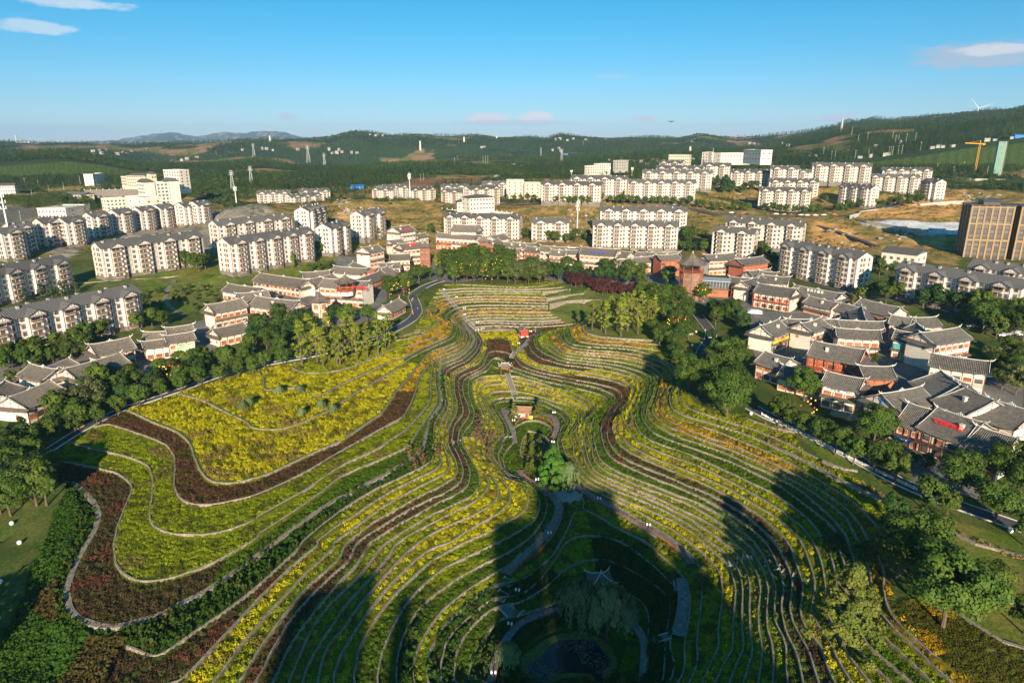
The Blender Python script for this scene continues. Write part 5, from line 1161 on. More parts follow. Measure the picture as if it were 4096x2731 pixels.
def apt_proto(n,st,D=12.0):
 key =(n,st,D)
 if key in APTP:return APTP[key]
 m = 13.0;Ln = m*n;he = .8+2.9*st;P = 2.2
 w = MB();w.box(0,0,0,Ln,D,he)
 w.add([(0,0,he),(0,D,he),(0,D/2,he+3)],[(0,1,2)]);w.add([(Ln,0,he),(Ln,D,he),(Ln,D/2,he+3)],[(0,2,1)])
 tr = MB();rf = MB();pl = MB();wins =[];bals =[];aw =[]
 pl.box(-.06,-.06,-3,Ln+.06,D+.06,1.9)
 ov = .8;dz = 3*ov/(D/2)
 def roof(x0,x1):
  for s in(0,1):
   y0,y1 =(-ov,D/2)if s==0 else(D+ov,D/2)
   a =[(x0,y0,he-dz),(x1,y0,he-dz),(x1,y1,he+3),(x0,y1,he+3)];b =[(x,y,z+.28)for x,y,z in a]
   fs =[(4,5,6,7),(0,3,2,1),(0,1,5,4),(1,2,6,5),(3,0,4,7)]
   rf.add(a+b,fs)
 roof(-.7,Ln+.7)
 for k in range(n):
  cx = k*m+m/2;b0,b1 = cx-3.3,cx+3.3;step = .9 if k%2 else 0
  w.box(b0,-P,0,b1,.02,he+.02)
  w.add([(b0,-P,he),(b1,-P,he),(cx,-P,he+1.9)],[(0,1,2)])
  pl.box(b0-.06,-P-.06,-3,b1+.06,-.05,1.9)
  yb = -ov+(D/2+ov)*(1.9/3)
  e = .6;ez = 1.9*e/3.3
  for s in(-1,1):
   a =[(cx+s*(3.3+e),-P-.6,he-ez),(cx,-P-.6,he+1.9),(cx,yb+1.2,he+1.9),(cx+s*(3.3+e),-.2,he-ez)]
   b =[(x,y,z+.25)for x,y,z in a];f =[(4,5,6,7),(0,3,2,1),(0,1,5,4),(1,2,6,5),(2,3,7,6),(3,0,4,7)]
   rf.add(a+b,[q[::-1]for q in f]if s>0 else f)
  tr.box(b0,-P-.07,he-.12,b1,-P-.002,he+.1)
  tr.bar((b0,-P-.05,he+.05),(cx,-P-.05,he+1.9),.16,.08);tr.bar((b1,-P-.05,he+.05),(cx,-P-.05,he+1.9),.16,.08)
  for q in(-1.6,-.6,.6,1.6):tr.box(cx+q-.07,-P-.06,he+.1,cx+q+.07,-P-.003,he+1.9-abs(q)*.6)
  for xx in(b0,b1):tr.box(xx-.09,-P-.08,1.9,xx+.09,-P+.12,he)
  for s_ in range(st):
   z = .8+2.9*s_
   if s_>0 or True:
    bals.append((cx-.9,-P,z+.25))
    wins.append((cx+2.35,-P,z+1.0,1.0))
   for q in(-4.6,4.6):wins.append((cx+q,0,z+1.0,1.2))
   tr.box(k*m+.02,-.06,z+2.78,b0-.1,-.003,z+2.94);tr.box(b1+.1,-.06,z+2.78,(k+1)*m-.02,-.003,z+2.94)
  aw.append((cx-.9,-P,he-.55))
  for xx in(k*m+.35,(k+1)*m-.35):tr.box(xx-.09,-.08,1.9,xx+.09,-.003,he-.1)
 gw =[]
 for s_ in range(st):
  z = .8+2.9*s_
  for q in(3.2,5.4,9):gw.append((q,z+1.0))
  for xx,sg in((0,-1),(Ln,1)):
   tr.box(min(xx,xx+sg*.06)+.001*sg,.02,z+2.78,max(xx,xx+sg*.06)+.001*sg,D-.02,z+2.92)
 for xx,sg in((0,-1),(Ln,1)):
  for y in(.12,4.2,7.6,D-.12):tr.box(min(xx,xx+sg*.07),y-.08,1.9,max(xx,xx+sg*.07),y+.08,he+(3-abs(y-D/2)/2-.1 if 0<y<D else 0)*(1 if 1<y<D-1 else 0))
 ch = MB();ch.box(-.5,-.5,-1,.5,.5,.9,0);ch.box(-.65,-.65,.9,.65,.65,1.05,1)
 cm = ch.mesh('chimney',[M['concrete'],M['roofgrey']])
 wj = MB()
 APTP[key] = dict(Ln=Ln,he=he,wall=w.mesh('wall',M['flat_white']),roof=rf.mesh('roof',M['roofgrey']),trim=tr.mesh('timber_trim',M['brown']),plinth=pl.mesh('plinth',M['plinth']),wins=wins,bals=bals,aw=aw,gw=gw,ch=cm,n=n,D=D,st=st)
 return APTP[key]
def merged(me_list):
 """one mesh out of many placed copies of small meshes"""
 V =[];Fc =[];Mi =[];mats = None
 for me,mtx in me_list:
  b = len(V);V +=[tuple(mtx@v.co)for v in me.vertices]
  for p in me.polygons:Fc.append(tuple(b+i for i in p.vertices));Mi.append(p.material_index)
  mats = list(me.materials)
 o = bpy.data.meshes.new('joined');o.from_pydata(V,[],Fc);[o.materials.append(m)for m in mats];o.polygons.foreach_set('material_index',Mi);return o
JOIN ={}
def make_apt(lab,a,ang,L,st,near,grp='white apartment blocks with grey gabled roofs'):
 n = max(1,round(L/13.5));P = apt_proto(n,st);sx = L/P['Ln']
 t = empty('apartment_block',a,ang,(sx,1,1));tag(t,lab,'apartment building',grp)
 link('wall',P['wall'],t);link('roof',P['roof'],t);link('timber_trim',P['trim'],t);link('plinth',P['plinth'],t)
 r_ = random.Random(lab)
 for k in range(P['n']*2):link('chimney',P['ch'],t,(6.5*k+3.3+r_.uniform(-1,1),P['D']/2+r_.choice((-1.6,1.8)),P['he']+2.6))
 for p in P['aw']:link('awning',awning_mesh(),t,p)
 w0 = window_mesh(1.2,1.45);w1 = window_mesh(1.0,1.45)
 if near:
  for x,y,z,w in P['wins']:link('window',w0 if w>1.1 else w1,t,(x,y,z))
  for x,y,z in P['bals']:link('balcony',balcony_mesh(),t,(x,y,z))
  for q,z in P['gw']:
   link('window',w1,t,(P['Ln'],q,z),R(90));link('window',w1,t,(0,q,z),R(-90))
 else:
  if(n,st)not in JOIN:
   ml =[(w0 if w>1.1 else w1,Matrix.Translation((x,y,z)))for x,y,z,w in P['wins']]
   ml +=[(w1,Matrix.Translation((P['Ln'],q,z))@Matrix.Rotation(R(90),4,'Z'))for q,z in P['gw']]+[(w1,Matrix.Translation((0,q,z))@Matrix.Rotation(R(-90),4,'Z'))for q,z in P['gw']]
   JOIN[(n,st)] =(merged(ml),merged([(balcony_mesh(),Matrix.Translation(b))for b in P['bals']]))
  tag(link('windows',JOIN[(n,st)][0],t),kind='stuff');tag(link('balconies',JOIN[(n,st)][1],t),kind='stuff')
 return t
for lab,a,ang,L,he,st in APT_F:make_apt(lab,a,ang,L,st,math.hypot(a.x,a.y)<600)
# ---------------------- village houses
def curved_roof(mb,L,Wd,H,Rr,ov=.9,up=.55,n=12,mi=0,skirt=False):
 """concave gable roof, ends sweeping up; x along the ridge"""
 xs_ = np.linspace(-L/2-.5,L/2+.5,n+1);ss =[0,.18,.38,.6,.8,1.0]
 hw = Wd/2+.2
 for side in(-1,1):
  V =[]
  for x in xs_:
   e = abs(x)/(L/2+.5);rise = up*e**4
   for s in ss:
    z = H+Rr*(1-s)**1.25+rise*(.45+.55*s)-.25*s*(1-s)
    V.append((x,side*hw*s,z))
  V2 =[(x,y,z-.26)for x,y,z in V];m = len(ss);N = len(V);Fc =[]
  for i in range(n):
   for j in range(m-1):
    a,b,c,d = i*m+j,i*m+j+1,(i+1)*m+j+1,(i+1)*m+j
    q =(a,b,c,d)if side<0 else(d,c,b,a)
    Fc.append(q);Fc.append(tuple(N+t for t in q[::-1]))
   a,b = i*m+m-1,(i+1)*m+m-1;q =(a,N+a,N+b,b);Fc.append(q if side<0 else q[::-1])
  for i in(0,n):
   for j in range(m-1):
    a,b = i*m+j,i*m+j+1;q =(a,N+a,N+b,b);Fc.append(q if(i==0)!=(side<0)else q[::-1])
  mb.add(V+V2,Fc,mi)
def horn(mb,x,y,z,dirx,diry,s=1.0,mi=0):
 pts =[(x,y,z),(x+dirx*.5*s,y+diry*.5*s,z+.12*s),(x+dirx*1.0*s,y+diry*1.0*s,z+.45*s),(x+dirx*1.3*s,y+diry*1.3*s,z+1.0*s)]
 mb.tube(pts,[.24*s,.22*s,.15*s,.04],5,mi)
def make_house(lab,m,ang,L,H,Rr,Wd,sty,cat='house',grp='village houses with grey tiled roofs'):
 r_ = random.Random(lab);L = max(L*1.12,7.5);Wd = min(Wd,max(8.5,L*1.2))if 'W' not in sty else Wd
 if m.z>900:return
 t = empty('village_house',m,ang);tag(t,lab,cat,grp)
 brickw = 'b' in sty;wm = M['brick']if brickw else M['white'];bl = L-.6;bw = Wd-1.7
 w = MB();w.box(-bl/2,-bw/2,-2.5,bl/2,bw/2,H+.15)
 for s in(-1,1):
  x = s*(bl/2-.001);V =[(x,-bw/2,H+.1),(x,bw/2,H+.1),(x,0,H+Rr-.35)];w.add(V,[(0,1,2)if s>0 else(0,2,1)])
 w.build('wall',wm,t)
 rf = MB();curved_roof(rf,L,Wd,H,Rr);rm = M['tiledk']if m.x>95 else M['tile']
 rf.build('roof',rm,t,True)
 rg = MB();pts =[];N = 9
 for i in range(N+1):
  x = -L/2-.4+(L+.8)*i/N;e = abs(x)/(L/2);pts.append((x,0,H+Rr+.12+.25*e**4))
 rg.tube(pts,[.16]*(N+1),4)
 horn(rg,-L/2-.3,0,H+Rr+.35,-1,0,1.15);horn(rg,L/2+.3,0,H+Rr+.35,1,0,1.15)
 for k in(-1,1):
  horn(rg,k*L/2+k*.1,0,H+Rr+.4,k*.6,0,.7)
 if L>11:
  for k,h_ in((-.9,.5),(-.45,.8),(0,1.15),(.45,.8),(.9,.5)):rg.tube([(k,0,H+Rr),(k*1.15,0,H+Rr+h_)],[.3,.08],5)
 for sx_ in(-1,1):
  for sy in(-1,1):
   P =[]
   for s in(0,.3,.6,.85):P.append((sx_*(L/2+.42),sy*(Wd/2+.2)*s,H+Rr*(1-s)**1.25+.55*(.45+.55*s)-.25*s*(1-s)+.1))
   rg.tube(P,[.11,.10,.10,.08],4)
 rg.build('ridge',M['ridge'],t,True)
 if 's' in sty:
  for s in(-1,1):
   sk = MB();x0,x1 = s*bl/2,s*(bl/2+1.7);z0,z1 = H-.35,H-1.05;yw = Wd/2+.2
   a =[(x0,-yw,z0),(x0,yw,z0),(x1,yw+.3,z1+.25),(x1,0,z1),(x1,-yw-.3,z1+.25)];b =[(x,y,z+.22)for x,y,z in a]
   f =[(0,1,2,3,4),(5,9,8,7,6),(4,3,8,9),(3,2,7,8),(0,4,9,5),(1,6,7,2)]
   sk.add(a+b,f if s<0 else[q[::-1]for q in f]);sk.build('gable_eave',rm,t)
 tb = MB();nb = max(2,round(bl/3.3));stp = bl/nb;fr = M['timber']if('t' in sty or 'r' in sty or brickw)else M['brown']
 for sy in(-1,1):
  y = sy*bw/2
  for i in range(nb+1):
   x = -bl/2+i*stp;tb.box(x-.11,min(y,y+sy*.1),-1,x+.11,max(y,y+sy*.1),H)
   tb.bar((x,y,H-.9),(x,y+sy*.8,H-.15),.14,.14)
  for z in([H-.25]+([H*.5+.1,H*.5-.5]if H>5.5 else[])):tb.box(-bl/2,min(y,y+sy*.08)+.002*sy,z-.09,bl/2,max(y,y+sy*.08)+.002*sy,z+.09)
 for s in(-1,1):
  x = s*bl/2
  for y in np.linspace(-bw/2,bw/2,5):
   h_ = H+Rr-.4-abs(y)/(bw/2)*(Rr-.35);tb.box(min(x,x+s*.09),y-.09,-1 if abs(y)>bw/2-.1 else H-.2,max(x,x+s*.09),y+.09,h_)
  for z in(H-.1,H+Rr*.42):
   hy = bw/2 if z<H else bw/2*(1-.45);tb.box(min(x,x+s*.08)+.003*s,-hy,z-.08,max(x,x+s*.08)+.003*s,hy,z+.08)
  tb.bar((x+s*.06,-bw/2-.6,H+.0),(x+s*.06,0,H+Rr-.3),.2,.14);tb.bar((x+s*.06,bw/2+.6,H+.0),(x+s*.06,0,H+Rr-.3),.2,.14)
 tb.build('timber_frame',fr,t)
 floors =[0.9]if H<5.5 else([.9,H*.5+.7]if H<9 else[.9,H*.33+.6,H*.66+.5])
 for sy in(-1,1):
  for i in range(nb):
   for fi,z in enumerate(floors):
    ww = stp-.9;hh = 1.5 if fi else 1.9
    ww = 1.6 if ww<2.1 else 2.3
    col = 'orange' if(r_.random()<(.85 if('t' in sty or brickw)else .6))else 'dkwood'
    link('window' if fi or r_.random()<.5 else 'door',lattice(ww,hh,col),t,(-bl/2+(i+.5)*stp,sy*bw/2,z-(.5 if not fi else 0)),0 if sy<0 else R(180))
 for s in(-1,1):
  if bw>6 and r_.random()<.7:
   for z in floors[-1:]:link('window',lattice(1.2,1.2,'orange'),t,(s*bl/2,r_.choice((-1.5,1.5)),z),R(90)*s)
 if '2' in sty or 'r' in sty:
  z = H*.5 if H<9 else H*.4;sk = MB()
  for sy in(-1,1):
   y0,y1 = sy*bw/2,sy*(bw/2+1.3);a =[(-bl/2-.4,y0,z+.5),(bl/2+.4,y0,z+.5),(bl/2+.5,y1,z-.1),(-bl/2-.5,y1,z-.1)];b =[(x,y,zz+.18)for x,y,zz in a]
   f =[(0,3,2,1),(4,5,6,7),(0,1,5,4),(1,2,6,5),(2,3,7,6),(3,0,4,7)];sk.add(a+b,f if sy>0 else[q[::-1]for q in f])
  if 'r' not in sty:sk.build('eave_band',rm,t)
  else:
   bk = MB();bw2 = bw/2+1.3
   for sy in(-1,1):
    ya,yb_ = sorted((sy*bw/2,sy*bw2));bk.box(-bl/2,ya,z-.1,bl/2,yb_,z+.06)
    y = sy*bw2
    bk.box(-bl/2,y-.05,z+.85,bl/2,y+.05,z+.97);bk.box(-bl/2,y-.04,z+.2,bl/2,y+.04,z+.28)
    for x in np.arange(-bl/2,bl/2+.01,.28):bk.box(x-.03,y-.03,z+.28,x+.03,y+.03,z+.85)
    for i in range(nb+1):x = -bl/2+i*stp;bk.box(x-.12,y-.12,-1,x+.12,y+.12,H-.1)
   bk.build('balcony',M['timber']if m.y>200 else M['dkwood'],t)
 if r_.random()<.3 and Rr>2.5:
  v = MB();v.box(-.45,-.45,-.6,.45,.45,.75,0);v.box(-.6,-.6,.75,.6,.6,.88,1);v.build('smoke_vent',[M['white'],M['ridge']],t).location =(r_.uniform(-.25,.25)*L,-Wd*.2,H+Rr*.62)
 return t
def lattice(w,h,col):
 k =('lat',w,h,col)
 if k in WIN:return WIN[k]
 mb = MB();mb.box(-w/2,-.08,0,w/2,0,h,0);n = 4 if w>1.5 else 2
 for i in range(n):
  x0 = -w/2+w*i/n+.07;x1 = -w/2+w*(i+1)/n-.07
  mb.box(x0,-.095,h*.35,x1,-.081,h-.1,1);mb.box((x0+x1)/2-.025,-.12,h*.35,(x0+x1)/2+.025,-.096,h-.1,0);mb.box(x0,-.12,h*.64,x1,-.097,h*.69,0)
 WIN[k] = mb.mesh('lattice',[M[col],M['glass']]);return WIN[k]
HOUSES_O ={}
for lab,m,ang,L,H,Rr,Wd,sty in HOUSE_F:
 m = m.copy();HOUSES_O[lab] = make_house(lab,m,ang,L,H,Rr,Wd,sty)
 # ---------------------- polygonal towers
def poly_tower(lab,p,n,r,h,ph,bodym,top_open=False,rot=0,bands=3,roofm='tile',name='hexagonal_tower'):
 t = empty(name,p,rot);tag(t,lab,'tower','polygonal village towers')
 b = MB();b.prism(n,r,r,-2,h,0,R(180/n));b.build('wall',M[bodym],t)
 tr = MB();ap = r*math.cos(math.pi/n)
 for k in range(n):
  a = R(180/n)+2*math.pi*k/n;x,y = r*math.cos(a),r*math.sin(a);tr.bar((x,y,-1),(x,y,h),.3)
 tr.prism(n,r+.25,r+.25,h-.3,h-.05,0,R(180/n));tr.prism(n,r+.12,r+.12,h*.33-.1,h*.33+.12,0,R(180/n));tr.prism(n,r+.12,r+.12,h*.66-.1,h*.66+.12,0,R(180/n))
 tr.build('timber_trim',M['timber'],t)
 for k in range(n):
  a = 2*math.pi*(k+1)/n
  for j in range(bands):
   z = .7+(h)*j/bands;link('window',lattice(min(2.3,r*.7),h/bands*.62,'orange'),t,(ap*math.cos(a),ap*math.sin(a),z),a+R(90))
 z0 = h
 if top_open:
  g = MB()
  for k in range(n):
   a = R(180/n)+2*math.pi*k/n;a2 = a+2*math.pi/n;x,y =(r+.3)*math.cos(a),(r+.3)*math.sin(a);x2,y2 =(r+.3)*math.cos(a2),(r+.3)*math.sin(a2)
   g.bar((x,y,h),(x,y,h+4),.26);g.bar((x,y,h+1),(x2,y2,h+1),.12);g.bar((x,y,h+3.8),(x2,y2,h+3.8),.25)
   for q in np.linspace(.1,.9,8):xx,yy = x+(x2-x)*q,y+(y2-y)*q;g.bar((xx,yy,h),(xx,yy,h+1),.06)
  g.prism(n,r+.5,r+.5,h-.02,h+.1,0,R(180/n));g.build('gallery',M['timber'],t);z0 = h+4
 rf = MB();prof =[(1.42,0,.35),(1.14,.55,.12),(.78,1.35,.0),(.40,2.5,0),(.05,4.2,0)];V =[];seg = 4
 for fr,z,upc in prof:
  for k in range(n):
   a0 = R(180/n)+2*math.pi*k/n;a1 = a0+2*math.pi/n
   for s in range(seg):
    q = s/seg;x = r*fr*(math.cos(a0)*(1-q)+math.cos(a1)*q);y = r*fr*(math.sin(a0)*(1-q)+math.sin(a1)*q)
    V.append((x,y,z0+z*ph/4.2+upc*2*abs(q-.5)**1.5*2.2))
 m = n*seg;Fc =[(i*m+k,i*m+(k+1)%m,(i+1)*m+(k+1)%m,(i+1)*m+k)for i in range(len(prof)-1)for k in range(m)]
 Fc.append(tuple(range(m))[::-1]);rf.add(V,Fc);rf.build('roof',M[roofm],t)
 rb = MB()
 for k in range(n):
  a = R(180/n)+2*math.pi*k/n;rb.tube([(r*f_*math.cos(a),r*f_*math.sin(a),z0+z*ph/4.2+u_*1.7+.1)for f_,z,u_ in prof],[.14,.13,.12,.12,.12],4)
 rb.build('hip_ridge',M['tile']if roofm=='tile' else M['ridge'],t)
 fi = MB();fi.tube([(0,0,z0+ph-.2),(0,0,z0+ph+.4),(0,0,z0+ph+.8),(0,0,z0+ph+1.5)],[.35,.2,.34,.05],8);fi.build('finial',M['ridge'],t)
 return t
def tower_at(c,x,y,z):v = W(c,x,y,z);return v
poly_tower('white hexagonal tower with red panels among the left village roofs',W('A',600,690,-.8),6,4.0,11.5,4.6,'white',rot=.3)
poly_tower('octagonal roofed rooftop pavilion on the white three storey house',W('A',825,372,9.3),8,4.2,.5,3.6,'white',True,name='rooftop_pavilion')
poly_tower('grey hexagonal tower left of the entrance square',W('S2',1560,1410,2.6),6,3.4,12.5,4.2,'plinth')
poly_tower('grey brick hexagonal tower right of the main theatre',W('S2',2095,1350,2.9),6,3.4,12.5,4.2,'plinth')
poly_tower('big octagonal tower with open timber gallery and dark pointed roof',W('B',1632,430,1.5),8,5.9,14,5.4,'plinth',True,rot=.2,name='octagonal_tower')
# ---------------------- writing
FONT = None
for fnt in('/opt/none',):pass
def sign_text(s,parent,loc,rot,size,material,spacing=1.0,name='lettering',depth=.06):
 cu = bpy.data.curves.new(name,'FONT');cu.body = s;cu.size = size;cu.extrude = depth;cu.align_x = 'CENTER';cu.align_y = 'CENTER';cu.space_character = spacing;cu.resolution_u = 2;cu.offset = .012*size
 tmp = bpy.data.objects.new('tmp_text',cu);COL.objects.link(tmp)
 dg = bpy.context.evaluated_depsgraph_get();dg.update()
 me = bpy.data.meshes.new_from_object(tmp.evaluated_get(dg));bpy.data.objects.remove(tmp)
 me.materials.clear();me.materials.append(material)
 o = link(name,me,parent);o.location = loc;o.rotation_euler = rot;return o
M['signred'] = mat('sign_red',(.75,.02,.03),.5);M['signblue'] = mat('sign_blue',(.03,.08,.7),.5);M['signwhite'] = mat('sign_white',(.8,.8,.78),.5);M['signblack'] = mat('sign_black',(.02,.015,.02),.5)
M['yellowb'] = mat('banner_yellow',(.85,.55,.02),.6);M['greenb'] = mat('banner_green',(.08,.38,.16),.6,(.7,.7,.5),.6);M['blueb'] = mat('banner_blue',(.03,.16,.5),.6)
def board(name,parent,loc,w,h,material,rz=0,thick=.1):
 b = MB();b.box(-w/2,-thick,-h/2,w/2,0,h/2);o = b.build(name,material,parent);o.location = loc;o.rotation_euler =(0,0,rz);return o
def H_(key):
 for k in HOUSES_O:
  if key in k:return HOUSES_O[k],next(h for h in HOUSE_F if h[0]==k)
def dims(h):L = max(h[3]*1.12,7.5);Wd = min(h[6],max(8.5,L*1.2))if 'W' not in h[7]else h[6];return L,Wd,h[4],h[5]
def roof_text(key,s,material,size,fpos=.62,spacing=1.3,side=-1):
 o,h = H_(key);L,Wd,H,Rr = dims(h);sl = math.atan2(Rr,Wd/2)
 sign_text(s,o,(0,side*(Wd/2)*fpos,H+Rr*(1-fpos)**1.25+size*.6),(R(78),0,0 if side<0 else R(180)),size,material,spacing)
roof_text('middle section with red letters','花田醉民宿',M['signred'],1.5,.55,1.15)
roof_text('blue letters on its roof','大方水道',M['signblue'],1.7,.75,2.2)
roof_text('with white letters along its ridge','清风小藏家',M['signwhite'],1.5,.45,1.5)
roof_text('roof carries red letters beside','金地婚纱',M['signred'],1.6,.5,1.2)
roof_text('row of red lanterns lettering','●●●●●●',M['signred'],1.2,.7,1.4)
o,h = H_('with rooftop pavilion');L,Wd,H,Rr = dims(h)
sign_text('花舞人间酒家',o,(L*.42,-Wd/2-.5,H+1.1),(R(85),0,0),1.7,M['signred'],1.05)
o,h = H_('timber framed gable and red roof letters');L,Wd,H,Rr = dims(h)
sign_text('花间客栈',o,(L*.2,-Wd/2-.2,H+.7),(R(85),0,0),1.2,M['signred'],1.5)
o,h = H_('black lettering on a white');L,Wd,H,Rr = dims(h);y = -(Wd-1.7)/2-.15
board('signboard',o,(-L*.16,y,H-1.0),L*.55,1.1,M['signwhite']);sign_text('广场烙锅',o,(-L*.16,y-.13,H-1.0),(R(90),0,0),.95,M['signblack'],1.3,depth=.02)
board('signboard',o,(L*.28,y,H-1.0),L*.3,1.1,M['signwhite']);sign_text('旗舰店',o,(L*.28,y-.13,H-.95),(R(90),0,0),.6,M['signred'],1.3,depth=.02)
o,h = H_('yellow banner under its eave');L,Wd,H,Rr = dims(h)
y = -(Wd-1.7)/2-.25
board('banner',o,(0,y,H*.62),L*.9,1.7,M['yellowb']);sign_text('天麻豆瓣宴\n奢香天麻酒',o,(L*.1,y-.12,H*.66),(R(90),0,0),.72,M['signred'],1.5,depth=.02)
o,h = H_('green banner below its eave');L,Wd,H,Rr = dims(h)
board('banner',o,(L*.1,-(Wd-1.7)/2-.3,H*.62),L*.7,2.4,M['greenb'])
o,h = H_('landscape mural');L,Wd,H,Rr = dims(h)
board('mural',o,(0,-(Wd-1.7)/2-.3,H*.7),L*.85,2.2,mat('mural_paint',(.05,.25,.45),.5,(.15,.4,.12),.5));sign_text('黄粑竹筒饭百家宴',o,(0,-(Wd-1.7)/2-.45,H*.45),(R(90),0,0),.7,M['yellowb'],1.1,depth=.02)
o,h = H_('timber stair front');L,Wd,H,Rr = dims(h)
board('signboard',o,(-L*.2,-(Wd-1.7)/2-.3,H*.3),4.2,1.1,M['blueb']);sign_text('毕节美食店',o,(-L*.2,-(Wd-1.7)/2-.42,H*.3),(R(90),0,0),.6,M['signwhite'],1.1,depth=.02)
o,h = H_('timber teahouse by the road, left');L,Wd,H,Rr = dims(h)
board('signboard',o,(-L*.1,-(Wd-1.7)/2-1.5,H*.44),5.0,.8,M['blueb']);sign_text('百家宴',o,(-L*.1,-(Wd-1.7)/2-1.62,H*.44),(R(90),0,0),.5,M['signwhite'],1.4,depth=.02)
o,h = H_('lower front wing of the main theatre');L,Wd,H,Rr = dims(h)
board('signboard',o,(-L*.28,-(Wd-1.7)/2-1.5,H*.42),L*.38,.9,M['red']);board('signboard',o,(L*.34,-(Wd-1.7)/2-1.5,H*.42),L*.3,.9,M['red'])
sign_text('大方古彝文化',o,(-L*.28,-(Wd-1.7)/2-1.62,H*.42),(R(90),0,0),.7,M['yellowb'],1.4,depth=.02)
def emblem(key,side,material):
 o,h = H_(key);L,Wd,H,Rr = dims(h);e = MB();x = side*(L/2-.2)
 for s in(-1,1):e.tube([(x,0,H+Rr*.25),(x,s*.5,H+Rr*.32),(x,s*.95,H+Rr*.5),(x,s*.7,H+Rr*.66)],[.16,.14,.1,.03],5)
 e.tube([(x,0,H+Rr*.12),(x,0,H+Rr*.4)],[.12,.3],6);e.build('bull_emblem',material,o)
emblem('white bull emblem',1,M['steel']);emblem('black emblem on its white gable',-1,M['blueb'])
# ---------------------- other single buildings
def plain_block(name,lab,a,ang,L,D,H,wallm,rows,cols,roof='flat',rise=2.5,cat='building',winw=1.5,winh=1.4,side_cols=2,framec='brown',grp=None,join=False):
 t = empty(name,a,ang);tag(t,lab,cat,grp);w = MB();w.box(0,0,-4,L,D,H);w.build('wall',M[wallm],t)
 rf = MB()
 if roof=='flat':
  rf.box(-.2,-.2,H,L+.2,D+.2,H+.25);
  for(x0,y0,x1,y1)in((-.2,-.2,L+.2,.05),(-.2,D-.05,L+.2,D+.2),(-.2,.05,.05,D-.05),(L-.05,.05,L+.2,D-.05)):rf.box(x0,y0,H+.25,x1,y1,H+1.1)
  rf.build('roof',M['concrete']if wallm!='white' else M[wallm],t)
 elif roof=='hip':
  o_ = .9;k = D/2;V =[(-o_,-o_,H),(L+o_,-o_,H),(L+o_,D+o_,H),(-o_,D+o_,H),(k*.8,D/2,H+rise),(L-k*.8,D/2,H+rise)]
  rf.add(V,[(0,1,5,4),(1,2,5),(2,3,4,5),(3,0,4),(0,3,2,1)]);rf.build('roof',M['roofgrey'],t)
 else:
  o_ = .7
  for s in(0,1):
   y0 = -o_ if s==0 else D+o_;V =[(-o_,y0,H-.2),(L+o_,y0,H-.2),(L+o_,D/2,H+rise),(-o_,D/2,H+rise)];V2 =[(x,y,z+.25)for x,y,z in V];rf.add(V+V2,[(4,5,6,7),(3,2,1,0),(0,1,5,4),(1,2,6,5),(3,0,4,7)]if s==0 else[(7,6,5,4),(0,1,2,3),(4,5,1,0),(5,6,2,1),(7,4,0,3)])
  rf.add([(0,0,H),(0,D,H),(0,D/2,H+rise-.05)],[(0,2,1)]);rf.add([(L,0,H),(L,D,H),(L,D/2,H+rise-.05)],[(0,1,2)])
  rf.build('roof',M['roofgrey'],t)
 wm_ = window_mesh(winw,winh,framec);ml =[]
 for r in range(rows):
  z = H/rows*r+H/rows*.35
  for c in range(cols):ml.append(((L*(c+.5)/cols,0,z),0))
  for c in range(side_cols):ml.append(((L,D*(c+.5)/side_cols,z),R(90)));ml.append(((0,D*(c+.5)/side_cols,z),R(-90)))
 if join or len(ml)>260:tag(link('windows',merged([(wm_,Matrix.Translation(p)@Matrix.Rotation(q,4,'Z'))for p,q in ml]),t),kind='stuff')
 else:
  for p,q in ml:link('window',wm_,t,p,q)
 return t
def two_pt(c,x1,y1,x2,y2,z):
 a,b = W(c,x1,y1,z),W(c,x2,y2,z);d = b-a;return a,math.atan2(d.y,d.x),d.length
a,ang,L = two_pt('S1',1325,655,1640,640,39.5);a.z = 4;oh = 35.5
t = plain_block('office_tower','tall white office tower with nine rows of windows and two gabled roof caps',a,ang,L,16,oh,'white',10,9,framec='steel',winw=2.0,winh=1.7,side_cols=5,cat='office building')
for k in(0.0,.72):
 g = MB();x0,x1 = L*k,L*k+L*.28;g.box(x0,-1.2,-4,x1,.0,oh+1.5);g.add([(x0-.6,-1.8,oh+1.5),(x1+.6,-1.8,oh+1.5),((x0+x1)/2,-1.8,oh+5),(x0-.6,16,oh+1.5),(x1+.6,16,oh+1.5),((x0+x1)/2,16,oh+5)],[(0,1,2),(3,5,4),(0,2,5,3),(1,4,5,2),(0,3,4,1)],1);g.build('gable_cap',[M['white'],M['roofgrey']],t)
def pb(name,lab,c,x1,y1,x2,y2,ztop,H,D,wallm,rows,cols,roof='flat',**kw):
 a,ang,L = two_pt(c,x1,y1,x2,y2,ztop);a.z = ztop-H;return plain_block(name,lab,a,ang,L,D,H,wallm,rows,cols,roof,join=True,**kw)
pb('school_building','low white wing left of the white office tower, four rows of windows','S1',970,800,1150,790,24,14,14,'white',4,5)
pb('school_building','white gable roofed hall between the low wing and the office tower','S1',1150,775,1320,790,28,18,18,'white',3,2)
pb('factory_hall','long low white hall with flat grey roof at the far left','S1',340,885,600,885,18,9,40,'white',2,8)
pb('school_building','beige school with dark hipped roof on the terrace above the retaining walls','S1',1160,575,1330,578,40,14,14,'cream',4,10,'hip')
pb('school_building','beige flat roofed wing left of the hip roofed school','S1',1110,590,1162,590,37,11,14,'cream',3,4)
pb('house','white cubic house on the slope above the retaining walls, left','S1',850,570,950,560,36,12,12,'white',3,4)
pb('apartment_building','white flat roofed block standing behind the white office tower','S1',1500,532,1640,535,50,20,14,'white',6,6)
pb('factory_hall','white four storey building with red roof at the far left edge','S1',-60,672,130,668,28,17,14,'white',4,8,'gable')
pb('school_building','cream three gabled building below the earth cutting at the far left','S1',590,745,765,755,24,10,12,'cream',3,6,'gable')
